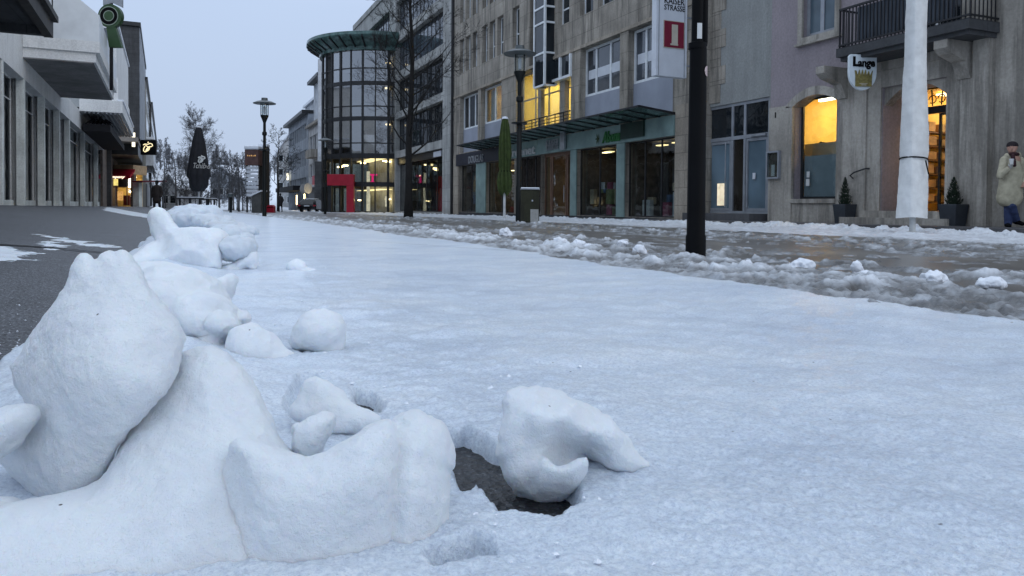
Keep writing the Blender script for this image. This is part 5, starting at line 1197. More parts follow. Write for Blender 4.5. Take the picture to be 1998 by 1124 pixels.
for i in range(NS):
    t = 2*math.pi*i/NS; c_, s_ = math.cos(t), math.sin(t); hw = .05 if i % 2 else .09
    q = [(rR-.1, -hw), (rR+.06, -hw), (rR+.06, hw), (rR-.1, hw)]; vs = [(cxR+r*c_-w*s_, cyR+r*s_+w*c_, z) for z in (zr0, zs_[11]) for r, w in q]
    m.add(vs, [(0,1,2,3), (4,7,6,5), (0,4,5,1), (1,5,6,2), (2,6,7,3), (3,7,4,0)])
m.build('mullions', M['dark_frame'], RT)
zt = zs_[11]; rD = rR
for _ in range(40):
    D = ray(597.5, 90); L_ = math.hypot(D.x, D.y); rD = abs(cxR*D.y-cyR*D.x)/L_
m = MB(); m.lathe([(rR-.2, zt-.02), (rR+.25, zt), (rR+.3, zt+.28), (rD-.1, zt+.9), (rD, zt+1.05), (rD-.02, zt+1.3), (rD-.3, zt+1.38), (.01, zt+1.6)], (cxR, cyR, 0), 48)
rf = m.build('roof', M['teal_dark'], RT, auto=30)
m = MB()
for i in range(40):
    t = 2*math.pi*i/40; c_, s_ = math.cos(t), math.sin(t); q = [(rR+.25, zt+.16), (rD-.02, zt+.84), (rD, zt+1.0), (rR+.3, zt+.34)]
    vs = [(cxR+r*c_-w*s_, cyR+r*s_+w*c_, z) for w in (-.05, .05) for r, z in q]; m.add(vs, [(0,1,2,3), (4,7,6,5), (0,4,5,1), (1,5,6,2), (2,6,7,3), (3,7,4,0)])
m.build('roof_rib', M['black_metal'], rf)
# floors, lit ground floor
m = MB()
for z_ in (zs_[1], zs_[3], zs_[6], zs_[9]): m.lathe([(.01, z_-.15), (rR-.12, z_-.15), (rR-.12, z_), (.01, z_)], (cxR, cyR, 0), 32)
m.build('floor_slab', M['dark_room'], RT)
m = MB()
for k in range(12):
    t = math.pi*(.62+.76*k/11)+.0; m.box(0, 0, 0, 0, 0, 0) if False else None
back = MB(); back.add([(cxR+.4, cyR-rR+.1, zr0), (cxR+.4, cyR+rR-.1, zr0), (cxR+.4, cyR+rR-.1, zs_[3]-.2), (cxR+.4, cyR-rR+.1, zs_[3]-.2), (cxR+.6, cyR-rR+.1, zr0), (cxR+.6, cyR+rR-.1, zr0), (cxR+.6, cyR+rR-.1, zs_[3]-.2), (cxR+.6, cyR-rR+.1, zs_[3]-.2)], [(0,1,2,3), (4,7,6,5), (0,4,5,1), (1,5,6,2), (2,6,7,3), (3,7,4,0)])
back.build('back_wall', M['warm_room'], RT)
m = MB()
for i, (px, py) in enumerate(((657, 324), (662, 322), (668, 321), (703, 316), (747, 312), (753, 313), (698, 390), (752, 388))):
    P = cyl(px, py)+CW*1.2; m = MB(); m.box(P.x-.2, P.x+.2, P.y-.2, P.y+.2, P.z-.05, P.z+.05); m.build('ceiling_lamp_or_fill', M['lamp_warm'], RT)
m = MB()
for px, py in ((755, 80), (696, 92), (753, 118), (752, 168), (753, 240), (657, 88)):
    P = cyl(px, py)+CW*1.0; m = MB(); m.lathe([(0, -.06), (.22, -.05), (.22, .05), (0, .06)], P, 10); m.build('pendant_lamp', M['lamp_warm'], RT)
m = MB(); m.box(cxR+.4, cxR+.6, cyR-rR+.2, cyR+rR-.2, zs_[3], zs_[11]-.1); m.build('inner_wall', M['dark_room'], RT)
P = cyl(724, 344)+CW*.7
m = MB(); m.box(P.x-.4, P.x+.4, P.y-.03, P.y+.03, P.z+.10, P.z+.24); m.box(P.x-.08, P.x+.08, P.y-.03, P.y+.03, P.z-.40, P.z+.099); m.box(P.x-.2, P.x+.2, P.y-.03, P.y+.03, P.z-.44, P.z-.402); m.build('lit_letter', M['magenta'], RT)
m = MB(); P = cyl(716, 345)+CW*.6; m.box(P.x-.12, P.x+.12, P.y-.1, P.y+.1, zr0+.3, P.z+.5); P = cyl(752, 392)+CW*.8; m.box(P.x-.15, P.x+.15, P.y-.1, P.y+.1, zr0+.6, zr0+1.5); P = cyl(716, 392)+CW*.6; m.box(P.x-.14, P.x+.14, P.y-.1, P.y+.1, zr0+.2, zr0+1.6); m.build('lit_panel', M['lit_cream'], RT)
m = MB(); m.box(cxR-1.2, cxR+.3, cyR-rR+.6, cyR+rR-.6, zs_[3]-.26, zs_[3]-.22); m.box(cxR-1.2, cxR+.3, cyR-rR+.6, cyR+rR-.6, zs_[0]-.2, zs_[0]-.17); m.build('ceiling_light', M['glow_dim'], RT)
# red portal at the rotunda door
Pd = cyl(668, 400); dd = (Pd-CAM).dot(CW)-1.0
pa, pb, pc = lp(638, 400, dd), lp(690, 400, dd), lp(676, 400, dd); ztp, ztm = atd(664, 340, dd).z, atd(664, 362, dd).z
def fr3(a, b, c): return Vector(FA*a+FB*b+FC*c)
base = fr3((pa[0]+pb[0])/2, pa[1], g1(5, 50)); pt = thing('red_portal', 'bright red angular door frame in front of the glass rotunda', 'portal', base)
m = MB(fr3); m.box(pa[0], pb[0], pa[1], pa[1]+.5, ztm, ztp); m.build('beam', M['red'], pt, bevel=.02)
m = MB(fr3); m.box(pc[0], pb[0]-.002, pa[1]+.002, pa[1]+.498, base.z-.2, ztm-.002); m.build('post', M['red'], pt); m = MB(fr3); m.box(pa[0]+.002, pa[0]+.32, pa[1]+.2, pa[1]+.498, base.z-.2, ztm-.002); m.build('post', M['dark_frame'], pt)
# ---------- farther houses on the same side
def far_house(name, label, px1, px2, ztop_px, mat, rows, F=RF, z0px=None, roof=None, rowlen=(.06, .94), cols=6, X=None):
    s0, s1 = sorted((F.s(px1, 300), F.s(px2, 300))); z0 = g1(5, s0); zt = F.z(*ztop_px)
    H = thing(name, label, 'building', F.pt(s0, z0, 0))
    ops = []
    for (zb_, zt_) in rows:
        a, b = s0+(s1-s0)*rowlen[0], s0+(s1-s0)*rowlen[1]; n = cols
        for i in range(n):
            w = (b-a)/n; ops.append((a+w*i+w*.06, a+w*(i+1)-w*.06, zb_, zt_, .25))
    facade(F, s0, s1, z0-.6, zt, ops, 14, 'wall', mat, H, .25)
    for o in ops: window(F, H, (o[0]+.01, o[1]-.01, o[2]+.01, o[3]-.01), .2, cols=2, fw=.09, fm=M['white_frame'], gm=M['glass_sky'])
    return H, s0, s1, z0, zt
zz_ = lambda y, px=590: RF.z(px, y)
H, s0, s1, z0, zt = far_house('white_office', 'grey white office house with three ribbon rows and a setback top floor', 601, 563, (600, 222), M['grey_wall'], [(RF.z(600, 268), RF.z(600, 238)), (RF.z(600, 322), RF.z(600, 290)), (RF.z(600, 374), RF.z(600, 345))], cols=9)
bxm(RF, 'cornice', M['dark_frame'], H, (s0-.1, s1+.4, zt, zt+.5, -.9, 1)); bxm(RF, 'penthouse', M['white_wall'], H, (s0, s1-5, zt+.5, zt+.5+(RF.z(600, 188)-zt), 2.2, 10)); bxm(RF, 'penthouse_window', M['glass_sky'], H, (s0+.6, s1-6, zt+1.3, RF.z(600, 198), 2.12, 2.2)); bxm(RF, 'roof', M['snow_roof'], H, (s0, s1-4.6, zt+.5+(RF.z(600, 188)-zt)+.002, zt+.9+(RF.z(600, 188)-zt), 1.8, 10.4))
bxm(RF, 'awning', M['black_fabric'], H, (s0-.2, s1, z0+3.0, z0+3.7, -2.2, -.02)); bxm(RF, 'shop_light', M['lamp_warm'], H, (s0+3, s0+3.5, z0+.6, z0+2.6, -.1, -.04), (s0+12, s0+12.5, z0+.9, z0+2.4, -.1, -.04))
bxm(RF, 'lit_sign', M['lit_white'], H, (s1-3.0, s1-1.4, z0+5.2, z0+6.4, -.5, -.3))
H, s0, s1, z0, zt = far_house('ornate_house', 'narrow cream house with bay and dormer between office and rotunda', 627, 602, (620, 236), M['cream_wall'], [(RF.z(615, 292), RF.z(615, 262)), (RF.z(615, 345), RF.z(615, 318))], cols=3)
bxm(RF, 'dormer', M['white_wall'], H, (s0+.2, s1-3, zt, RF.z(615, 160), .3, 6)); bxm(RF, 'roof', M['dark_frame'], H, (s0+.0, s1-2.6, RF.z(615, 160)+.002, RF.z(615, 160)+.45, -.6, 7))
bxm(RF, 'cornice', M['stone_l'], H, (s0, s1, zt-.35, zt-.003, -.5, -.003)); bxm(RF, 'balcony', M['stone_l'], H, (s0+3, s1-4, RF.z(615, 300)-.6, RF.z(615, 300)+.5, -1.0, -.02)); bxm(RF, 'shop_sign', M['red'], H, (s0+.3, s0+4, z0+3.6, z0+4.8, -.6, -.05)); bxm(RF, 'shop_front', M['dark_frame'], H, (s0+.1, s1-.1, z0, z0+3.3, -.12, -.01)); bxm(RF, 'lit_window', M['lamp_warm'], H, (s0+2, s0+4.2, z0+.8, z0+2.6, -.2, -.13))
m = MB()
for k in range(2): 
    P = RF.pt(s0+5+4.2*k, z0+3.1, -1.0); m.lathe([(.001, -.02), (.01, -.9), (.01, .9), (.001, .02)], (0, 0, 0), 4) if False else None
    vs = [(P.x-.0, P.y+.0, P.z)]
    m.prism([(P.x+.55*math.cos(t), P.z+.75*math.sin(t)) for t in np.linspace(0, 2*math.pi, 16, endpoint=False)], P.y, P.y+.15, 1)
m.build('hanging_disc', M['grey_wall'], H)
m = MB(RF.pt); m.box(s0-.55, s0-.12, z0+6.6, RF.z(627, 118), -.5, -.1); m.build('white_pilaster', M['white_wall'], H)
m = MB(RF.pt); m.box(s0-.9, s0-.1, z0-.3, z0+6.55, -.9, -.05); m.build('dark_pillar', M['slate'], H)
# ------------------------------------------------------------------ street furniture
def lamp(px, base_d, label, top_px):
    P = atd(px, 410, base_d); z0 = g1(P.x, P.y); zt = atd(top_px[0], top_px[1], base_d).z; h = zt-z0
    t = thing('street_lamp', label, 'street lamp', (P.x, P.y, z0), 'disc topped street lamps'); k = h/4.9
    def L_(nm, prof, mat, n=20): return MB().lathe([(r*k, z*k) for r, z in prof], (P.x, P.y, z0), n).build(nm, mat, t, auto=35)
    L_('pole', [(.085, -.1), (.085, 1.0), (.075, 1.05), (.07, 2.75), (.06, 2.8), (.055, 3.85), (.09, 3.95), (.16, 4.12), (.16, 4.16), (.0, 4.17)], M['lamp_metal'], 14)
    L_('collar', [(.09, 2.72), (.22, 2.74), (.22, 2.77), (.09, 2.79)], M['lamp_metal']); L_('knuckle', [(.06, 3.32), (.095, 3.36), (.095, 3.46), (.06, 3.5)], M['lamp_metal'], 12)
    L_('lamp_glass', [(.14, 4.165), (.16, 4.6), (.0, 4.601)], M['glass_clear']); L_('bulb', [(.0, 4.2), (.04, 4.22), (.05, 4.5), (.0, 4.55)], M['sign_white'], 10)
    m = MB()
    for i in range(4):
        a = i*math.pi/2+.4; c_, s_ = math.cos(a)*.165*k, math.sin(a)*.165*k; m.tube([(P.x+c_, P.y+s_, z0+4.15*k), (P.x+c_*1.05, P.y+s_*1.05, z0+4.66*k)], .012*k, 5)
    m.build('strut', M['lamp_metal'], t)
    sd = L_('lamp_shade', [(.10, 4.60), (.44, 4.62), (.455, 4.645), (.30, 4.72), (.13, 4.76), (.12, 4.86), (.0, 4.87)], M['lamp_top'], 32)
    return t
lamp(1012, 20.0, 'tall street lamp between the green parasol and the utility box', (1013, 88))
lamp(516, 31.0, 'street lamp standing alone against the sky left of the rotunda', (516, 190))
lamp(634.5, 46, 'farther street lamp in front of the dark pillar beside the rotunda', (636, 266))
# black pole in front
P = onz(1357, 507, .02); dpole = (P-CAM).dot(CW); z0 = 0
bp = thing('black_pole', 'thick black pole standing in the slush with stickers and a white tag', 'pole', (P.x, P.y, z0))
zc_ = atd(1364, 98, dpole).z; r1 = 19*dpole/F_PX
m = MB(); m.lathe([(r1*1.02, -.2), (r1*1.02, .22), (r1*.93, .24), (r1*.86, zc_-.03), (r1*.86, zc_), (0, zc_+.001)], (P.x, P.y, z0), 28); m.build('lower_tube', M['black'], bp, auto=35)
off = r0*(-r1*.15); off2 = r0*(r1*.62)
m = MB(); m.lathe([(r1*.92, zc_), (r1*.92, zc_+.05), (r1*.62, zc_+.06), (r1*.60, 4.2), (0, 4.21)], (P.x+off.x*.6, P.y+off.y*.6, z0), 24); m.build('upper_tube', M['black'], bp, auto=35)
zq = atd(1375, 92, dpole).z
m = MB(); m.lathe([(0, zq-.01), (r1*.3, zq), (r1*.34, zq+.04), (r1*.34, 2.32), (r1*.3, 2.33), (0, 2.34)], (P.x+off2.x, P.y+off2.y, z0), 14); m.build('side_tube', M['black'], bp, auto=35)
m = MB(); m.lathe([(0, 0), (r1*.36, .0), (r1*.36, .09), (r1*.2, .13), (0, .135)], (P.x+off2.x, P.y+off2.y, 2.335), 14); m.build('snow_cap', M['snow_far'], bp, auto=40)
def wrap(nm, pxa, pxb, ya, yb, rad, cx, mat, round_=False):
    za, zb_ = atd((pxa+pxb)/2, yb, dpole).z, atd((pxa+pxb)/2, ya, dpole).z
    m = MB(); n = 10; ctr = Vector((cx.x, cx.y, 0)); row = []
    for i in range(n+1):
        u = pxa+(pxb-pxa)*i/n; lat = (u-(999+(ctr-CAM).dot(CR)/(ctr+Vector((0, 0, 1))-CAM).dot(CW)*F_PX))*dpole/F_PX; lat = max(-rad*.99, min(rad*.99, lat)); an = math.asin(lat/rad); dv_ = r0*math.sin(an)-Vector((math.sin(YAW), math.cos(YAW), 0))*math.cos(an)
        row.append(ctr+dv_*(rad+.003))
    for i in range(n):
        f0 = math.sqrt(max(0, 1-((i/n)*2-1)**2)) if round_ else 1; f1_ = math.sqrt(max(0, 1-(((i+1)/n)*2-1)**2)) if round_ else 1; mz = (za+zb_)/2; hz_ = (zb_-za)/2
        a, b = row[i], row[i+1]; m.quad((a.x, a.y, mz-hz_*f0), (b.x, b.y, mz-hz_*f1_), (b.x, b.y, mz+hz_*f1_), (a.x, a.y, mz+hz_*f0))
    return m.build(nm, mat, bp, recalc=False)
cu_ = Vector((P.x+off.x*.6, P.y+off.y*.6, 0)); wrap('white_tag', 1353, 1362, 50, 80, r1*.61, cu_, M['paper']); wrap('round_sticker', 1367, 1379.5, 132, 152, r1*.90, Vector((P.x, P.y, 0)), plain('printed_sticker', (.5, .4, .4), .5, var=.5, scale=45), True)
# white covered parasol
d_ = 13.9; P = atd(1780, 452, d_); Pt = atd(1800, 0, d_); z0 = pav(P.y)-.02 if P.x > 14.2 else g1(P.x, P.y)
P.z = z0
wp = thing('covered_parasol', 'closed parasol under a long white cover tied with a dark cord', 'parasol', P)
m = MB(); m.tube([(P.x, P.y, z0-.1), (P.x, P.y, z0+.6)], .055, 14); m.lathe([(.2, 0), (.2, .05), (.06, .06)], (P.x, P.y, z0), 20); m.build('pole', M['pole_white'], wp, auto=40)
zb_, zcord = atd(1780, 425, d_).z, atd(1786, 311, d_).z
nz, na_ = 130, 72; vs = []; fs = []
for j in range(nz+1):
    z_ = zb_+(5.6-zb_)*j/nz; f = (z_-zb_)/(5.6-zb_)
    hw = .28-.09*sstep(zb_, zb_+3.9, z_)-.015*math.exp(-((z_-zcord)/.10)**2)
    for i in range(na_):
        t = 2*math.pi*i/na_; rr_ = hw*(1+.03*math.sin(3*t+z_*2)+.04*float(vnoise(t*1.5+5, z_*2.5, seed=4))+.018*float(vnoise(t*4, z_*7, seed=9))+.012*float(vnoise(t*9, z_*22, seed=10)))
        sq = 1/max(abs(math.cos(t)), abs(math.sin(t))*1.3)**.35
        vs.append((P.x+rr_*sq*math.cos(t)*(1 if True else 1)*1.0, P.y+rr_*sq*math.sin(t)*.8, z_+.012*math.sin(2*t)*(j == 0)))
for j in range(nz):
    for i in range(na_): a = j*na_+i; b = j*na_+(i+1) % na_; fs.append((a, b, b+na_, a+na_))
fs.append(tuple(range(nz*na_, (nz+1)*na_)))
mesh_obj('cover', vs, fs, M['white_cover'], wp, smooth=True)
m = MB(); m.tube([(P.x+.265*math.cos(t), P.y+.215*math.sin(t), zcord-.03*math.cos(t-.6)) for t in np.linspace(0, 2*math.pi, 30)], .014, 6)
q = fr3(*(lp(1806, 313, d_-.27))); q2 = fr3(*(lp(1812, 340, d_-.25))); m.tube([q, (q+q2)/2, q2], .013, 6); m.build('cord', M['black'], wp, auto=60)
# green closed parasol
P = atd(984, 427, 28.0); z0 = g1(P.x, P.y); P.z = z0
gp = thing('green_parasol', 'closed olive green parasol standing before the dark fascia shop', 'parasol', P)
m = MB(); m.tube([(P.x, P.y, z0-.1), (P.x, P.y, z0+1.2)], .05, 10); m.build('pole', M['pole_white'], gp, auto=40)
def furled(P, prof, folds, mat, name, parent, amp=.25, seed=0):
    nz, na_ = len(prof), 64; vs = []; fs = []
    for j, (r, z_) in enumerate(prof):
        for i in range(na_):
            t = 2*math.pi*i/na_; k = 1-amp*.5+amp*abs(math.sin(t*folds/2+.35*math.sin(z_*2+seed)))+.06*float(vnoise(math.cos(t)*2, math.sin(t)*2, z_*3, seed=seed))
            vs.append((P.x+r*k*math.cos(t), P.y+r*k*math.sin(t), P.z+z_+(.07*math.sin(t*folds/2+1) if j == 0 else 0)))
    for j in range(nz-1):
        for i in range(na_): a = j*na_+i; b = j*na_+(i+1) % na_; fs.append((a, b, b+na_, a+na_))
    fs.append(tuple(range((nz-1)*na_, nz*na_))); fs.append(tuple(range(na_))[::-1])
    return mesh_obj(name, vs, fs, mat, parent, smooth=True)
furled(P, [(.13, .97), (.20, 1.1), (.24, 1.4), (.20, 1.75), (.16, 1.85), (.19, 2.0), (.20, 2.5), (.175, 3.1), (.13, 3.6), (.09, 3.78), (.02, 3.82)], 9, M['green_fabric'], 'canopy', gp, .55, 2)
m = MB(); m.lathe([(0, 3.80), (.13, 3.80), (.10, 3.88), (0, 3.9)], P, 14); m.build('snow_cap', M['snow_far'], gp, auto=40)
m = MB(); m.tube([(P.x+.165*math.cos(t), P.y+.165*math.sin(t), z0+1.83) for t in np.linspace(0, 2*math.pi, 24)], .02, 6); m.build('tie_strap', M['black'], gp, auto=60)
# utility box
P = atd(1034, 438, 18.9); z0 = g1(P.x, P.y); hw = .235; ht = atd(1034, 368, 18.9).z-z0; q = lp(1034, 438, 18.9)
ub = thing('utility_box', 'mossy dark utility box with a grey door and snow on its lid', 'utility box', (P.x, P.y, z0))
moss = masonry('mossy_metal', (.035, .036, .022), (.015, .014, .012), .6)
m = MB(fr3); m.box(q[0]-hw, q[0]+hw, q[1], q[1]+.4, z0-.1, z0+ht-.03); m.build('body', moss, ub, bevel=.012); m = MB(fr3); m.box(q[0]-hw-.015, q[0]+hw+.015, q[1]-.02, q[1]+.42, z0+ht-.028, z0+ht); m.build('lid', M['grey_frame'], ub, bevel=.008)
m = MB(fr3); m.box(q[0]+.01, q[0]+hw-.02, q[1]-.016, q[1]-.001, z0+.02, z0+.40); m.box(q[0]+.01, q[0]+hw-.02, q[1]-.018, q[1]-.001, z0+.21, z0+.222); m.build('door', M['concrete_g'], ub); m = MB(fr3); m.box(q[0]-hw, q[0]+hw, q[1]-.01, q[1]+.41, z0+ht+.001, z0+ht+.03); m.build('snow_cap', M['snow_far'], ub, bevel=.012)
m = MB(fr3); m.box(q[0]+.04, q[0]+.075, q[1]-.02, q[1]-.001, z0+.6, z0+.64); m.build('lock', M['silver'], ub)
# planters by the portal
def planter(px, d, label, hgt, seed, wd):
    P = atd(px, 420, d); z0 = LF.z(1686, 421)-.02; P = Vector((15.62, onx(px, 415, 15.62).y, zlb)); t = thing('planter', label, 'planter', P, 'planters beside the portal'); r = wd
    m = MB(); m.box(P.x-r, P.x+r, P.y-r, P.y+r, zlb, zlb+.5); 
    for i, v in enumerate(m.V):
        if v[2] < zlb+.1: m.V[i] = (P.x+(v[0]-P.x)*.78, P.y+(v[1]-P.y)*.78, v[2])
    m.build('pot', plain('slate_pot', (.03, .036, .045), .6), t, bevel=.01)
    R_ = random.Random(seed); m = MB()
    for i in range(900):
        f = R_.random()**1.2; a = R_.random()*6.283; rad = r*.95*(1-f)**.75*(.35+.65*R_.random())*(1.0 if f > .08 else .7); c = (P.x+rad*math.cos(a), P.y+rad*math.sin(a), zlb+.47+f*hgt); s = .035*(1-.5*f)
        d1 = Vector((math.cos(a)*.6, math.sin(a)*.6, .9)).normalized()*s*2; d2 = Vector((-math.sin(a), math.cos(a), R_.uniform(-.4, .4)))*s*.6; v = Vector(c); m.quad(tuple(v-d2), tuple(v+d1*.4-d2*.5), tuple(v+d1), tuple(v+d2))
    m.build('foliage', M['conifer'], t, recalc=False); m = MB(); m.tube([(P.x, P.y, zlb+.3), (P.x, P.y, zlb+.45+hgt*.8)], .015, 6); m.build('stem', M['bark'], t)
planter(1648, 16, 'dark planter with a slim conifer left of the portal', .72, 1, .21); planter(1860, 15, 'dark planter with a bushy conifer right of the portal', .62, 2, .22)
# ------------------------------------------------------------------ left-hand side of the street
yl = YAW+math.atan((320-999)/F_PX)
LS = Fac((-5.2, 0, 0), (math.sin(yl), math.cos(yl), 0), (-math.cos(yl), math.sin(yl), 0))
colpx = [(5, 401), (48, 401), (87, 401.3), (116, 401.5), (136, 401.6), (165, 402), (190, 402)]
zl0 = LS.z(48, 401)
zcol = LS.z(48, 155)
sA = LS.s(-260, 300); sB = LS.s(203, 380)
AR = thing('arcade_house', 'grey shop arcade with pale square columns and two stepped canopies', 'building', LS.pt(LS.s(48, 300), zl0, 0))
sc1 = LS.s(187, 123, -2.6); z1a, z1b, z1c, z1d = LS.z(187, 123, -2.6), LS.z(187, 104, -2.6), LS.z(196, 86, -2.75), LS.z(198, 41, -2.75)
se1 = LS.s(222, 185, -2.6)
bxm(LS, 'wall', M['left_panel'], AR, (sA, sB, zcol, z1b, .0, 5), (sA, sc1-.15, z1b+.002, z1d+3.5, .002, 6), (sc1-.14, sc1+12, z1b+.002, z1d+3.5, 1.2, 6))
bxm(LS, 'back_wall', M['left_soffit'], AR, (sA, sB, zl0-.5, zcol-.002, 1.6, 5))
colm = []
for i, (px, py) in enumerate(colpx):
    s_ = LS.s(px, 300)
    bxm(LS, 'column', M['column'], AR, (s_, s_+.30, zl0-.3, zcol-.003, .0, .30), bevel=.015)
    bxm(LS, 'column', M['left_panel'], AR, (s_+.301, s_+.42, zl0-.3, zcol-.004, .12, .42))
ex_ = [LS.s(px, 300) for px, _ in colpx]
edges = [sA]+ex_+[sB]
for i in range(len(edges)-1):
    a, b = edges[i]+.45, edges[i+1]-.02
    if b-a < .3: continue
    fr = window(LS, AR, (a, b, zl0-.1, zcol-.006), .45, cols=2 if b-a > 2 else 1, rows=(.83,), fw=.05, fm=M['left_panel'], gm=M['glass_dark'], name='shop_window')
    bxm(LS, 'window_base', M['column'], AR, (a, b, zl0-.2, zl0+.22, .38, .448))
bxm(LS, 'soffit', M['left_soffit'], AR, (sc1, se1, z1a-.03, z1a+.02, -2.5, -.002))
# first canopy
cn = bxm(LS, 'canopy', M['left_panel'], AR, (sc1-.0, se1, z1a+.022, z1b, -2.6, -.002), (sc1-.12, se1, z1b+.002, z1c, -2.75, -.002))
m = MB(LS.pt); zt4 = z1d+1.0
m.add([(sc1-.1, z1c+.003, -2.74), (se1, z1c+.003, -2.74), (se1, z1d, -2.74), (sc1-.1, z1d, -2.74), (se1, zt4, -1.5), (sc1-.1, zt4, -1.5), (sc1-.1, z1c+.003, 1.1), (se1, z1c+.003, 1.1), (se1, zt4, 1.1), (sc1-.1, zt4, 1.1)], [(0,1,2,3), (3,2,4,5), (0,3,5,9,6), (1,7,8,4,2), (5,4,8,9), (6,9,8,7)])
m.build('parapet', plain('pale_metal_cladding', (.66, .69, .71), .4, .2, var=.12, scale=1), cn)
m = MB(LS.pt)
js = LS.s(187, 123, -2.6)
for w in (-1.05,): m.box(sc1-.115, sc1-.101, z1c+.01, z1d+.55, w-.02, w+.02)
m.build('panel_joint', M['black'], cn)
m = MB(LS.pt); sn = [(sc1+.1+2.2*i, -2.2) for i in range(5)]
for s_, w in sn: m.add([(s_, z1d+.44, -2.2), (s_+1.5, z1d+.40, -2.25), (s_+1.6, z1d+.75, -1.8), (s_+.3, z1d+.8, -1.75), (s_+.7, z1d+.66, -2.05)], [(0,1,4), (1,2,4), (2,3,4), (3,0,4)])
m.build('roof_snow', M['snow_far'], cn)
# second canopy
sc2 = LS.s(239, 198, -2.6); se2 = LS.s(260, 246, -2.6); z2a, z2b = LS.z(236, 214, -2.6), LS.z(239, 198, -2.6); z2c = LS.z(247, 176, -2.6)
cn2 = bxm(LS, 'canopy', M['left_panel'], AR, (sc2, se2, z2a, z2b, -2.6, .0), (sc2+.4, se2, z2b+.002, z2c, -2.3, .0))
m = MB(LS.pt)
n = 9
for i in range(n): w = -2.45+i*.26; m.box(sc2+.2, se2-.1, z2a-.10, z2a-.002, w, w+.10)
m.build('soffit_slats', M['silver'], cn2)
m = MB(LS.pt); m.box(sc2+.1, se2, z2b+.001, z2b+.14, -2.66, -2.31); m.build('roof_snow', M['snow_far'], cn2)
bxm(LS, 'upper_storey', M['left_panel'], AR, (sc2+.5, se2-.2, z2c+.002, LS.z(240, 92, -2.2), -2.2, 2)); 
fr = bxm(LS, 'upper_window', M['white_frame'], AR, (sc2+.38, sc2+.499, z2c+.25, LS.z(240, 100, -2.2), -2.1, -.9)); bxm(LS, 'pane', M['glass_sky'], fr, (sc2+.35, sc2+.379, z2c+.33, LS.z(240, 106, -2.2), -2.02, -.98)); bxm(LS, 'roof_snow', M['snow_far'], AR, (sc2+.45, se2, LS.z(240, 92, -2.2)+.002, LS.z(240, 92, -2.2)+.2, -2.3, 1.5))
# dark hanging decoration under the second canopy
m = MB(LS.pt); cxs, cxz = sc2+2.2, z2a-.55; R_ = random.Random(8)
m.tube([(cxs, z2a-.02, -1.1), (cxs, z2a-.55, -1.1)], .09, 6)
for i in range(14):
    a = i*2*math.pi/14; L_ = .75+.3*R_.random(); m.tube([(cxs, cxz, -1.1), (cxs+.5*L_*math.cos(a), cxz+.18, -1.1+.5*L_*math.sin(a)), (cxs+L_*math.cos(a), cxz-.05-.2*R_.random(), -1.1+L_*math.sin(a))], [.03, .09, .01], 5)
m.build('hanging_ornament', M['black_fabric'], AR)
bxm(LS, 'valance', M['black_fabric'], AR, (sc2+1.0, se2+1.2, z2a-1.25, z2a-.75, -1.8, -.1))
# nearer dark canopy corner at the upper left
w_ = -2.2; s9 = LS.s(86, 70, w_); z9, z9t = LS.z(84, 70, w_), LS.z(92, 51, w_)
dc = thing('dark_canopy', 'dark timber canopy corner cutting in at the top left', 'canopy', LS.pt(s9-3, z9, w_))
bxm(LS, 'edge_beam', plain('dark_timber', (.03, .028, .026), .6, var=.5, scale=3), dc, (s9-14, s9, z9, z9t, w_-.22, w_), (s9-14, s9+.05, z9t+.002, z9t+.16, w_-.34, w_-.05)); bxm(LS, 'end_beam', M['slate'], dc, (s9-.3, s9-.02, z9+.02, z9t-.02, w_+.002, 1.0)); bxm(LS, 'ceiling', M['slate'], dc, (s9-14, s9-.31, z9t-.2, z9t-.1, w_+.002, 1.0)); bxm(LS, 'wall_plate', M['slate'], dc, (s9-14, s9-.02, z9-.1, z9t+3, 1.002, 1.18))
# green round sign on the canopy roof
dS = (LS.pt(sc1+5, 0, -1.6)-CAM).dot(CW); c = lp(214, 31, dS); rr_ = 23*dS/F_PX
gs = thing('round_sign', 'big dark green round sign with concentric rings above the canopy', 'sign', fr3(c[0], c[1], lp(214, 92, dS)[2]))
dg = plain('dark_green_sign', (.028, .065, .025), .5, var=.2)
def disc(nm, cx, cz, r, b0, b1, mat, par, n=40, inner=0):
    m = MB(fr3)
    if not inner: m.prism([(cx+r*math.cos(t), cz+r*math.sin(t)) for t in np.linspace(0, 2*math.pi, n, endpoint=False)], b0, b1, 1)
    else:
        for i in range(n):
            t0, t1 = 2*math.pi*i/n, 2*math.pi*(i+1)/n; q = [(cx+r*math.cos(t0), cz+r*math.sin(t0)), (cx+r*math.cos(t1), cz+r*math.sin(t1)), (cx+inner*math.cos(t1), cz+inner*math.sin(t1)), (cx+inner*math.cos(t0), cz+inner*math.sin(t0))]
            m.add([(a, b0, z) for a, z in q]+[(a, b1, z) for a, z in q], [(0,1,2,3), (7,6,5,4), (0,4,5,1), (2,6,7,3)])
    return m.build(nm, mat, par)
disc('disc', c[0], c[2], rr_, c[1], c[1]+.25, dg, gs)
pale = plain('pale_green_ring', (.25, .30, .25), .5)
disc('ring', c[0]-.04, c[2], rr_*.80, c[1]-.02, c[1]+.01, pale, gs, inner=rr_*.74); disc('dark_ring', c[0]-.04, c[2], rr_*.735, c[1]-.015, c[1]+.01, M['black'], gs, inner=rr_*.46); disc('ring', c[0]-.04, c[2], rr_*.455, c[1]-.022, c[1]+.01, pale, gs, inner=rr_*.40); disc('hub', c[0]-.04, c[2], rr_*.395, c[1]-.018, c[1]+.01, dg, gs)
q1, q2 = lp(206, 48, dS), lp(236, 92, dS); m = MB(fr3); m.prism([(c[0]-.18, c[2]-rr_*.9), (c[0]+.25, c[2]-rr_*.92), (q2[0], q2[2]), (c[0]-.05, q2[2])], c[1]+.02, c[1]+.22, 1); m.build('stem', dg, gs)
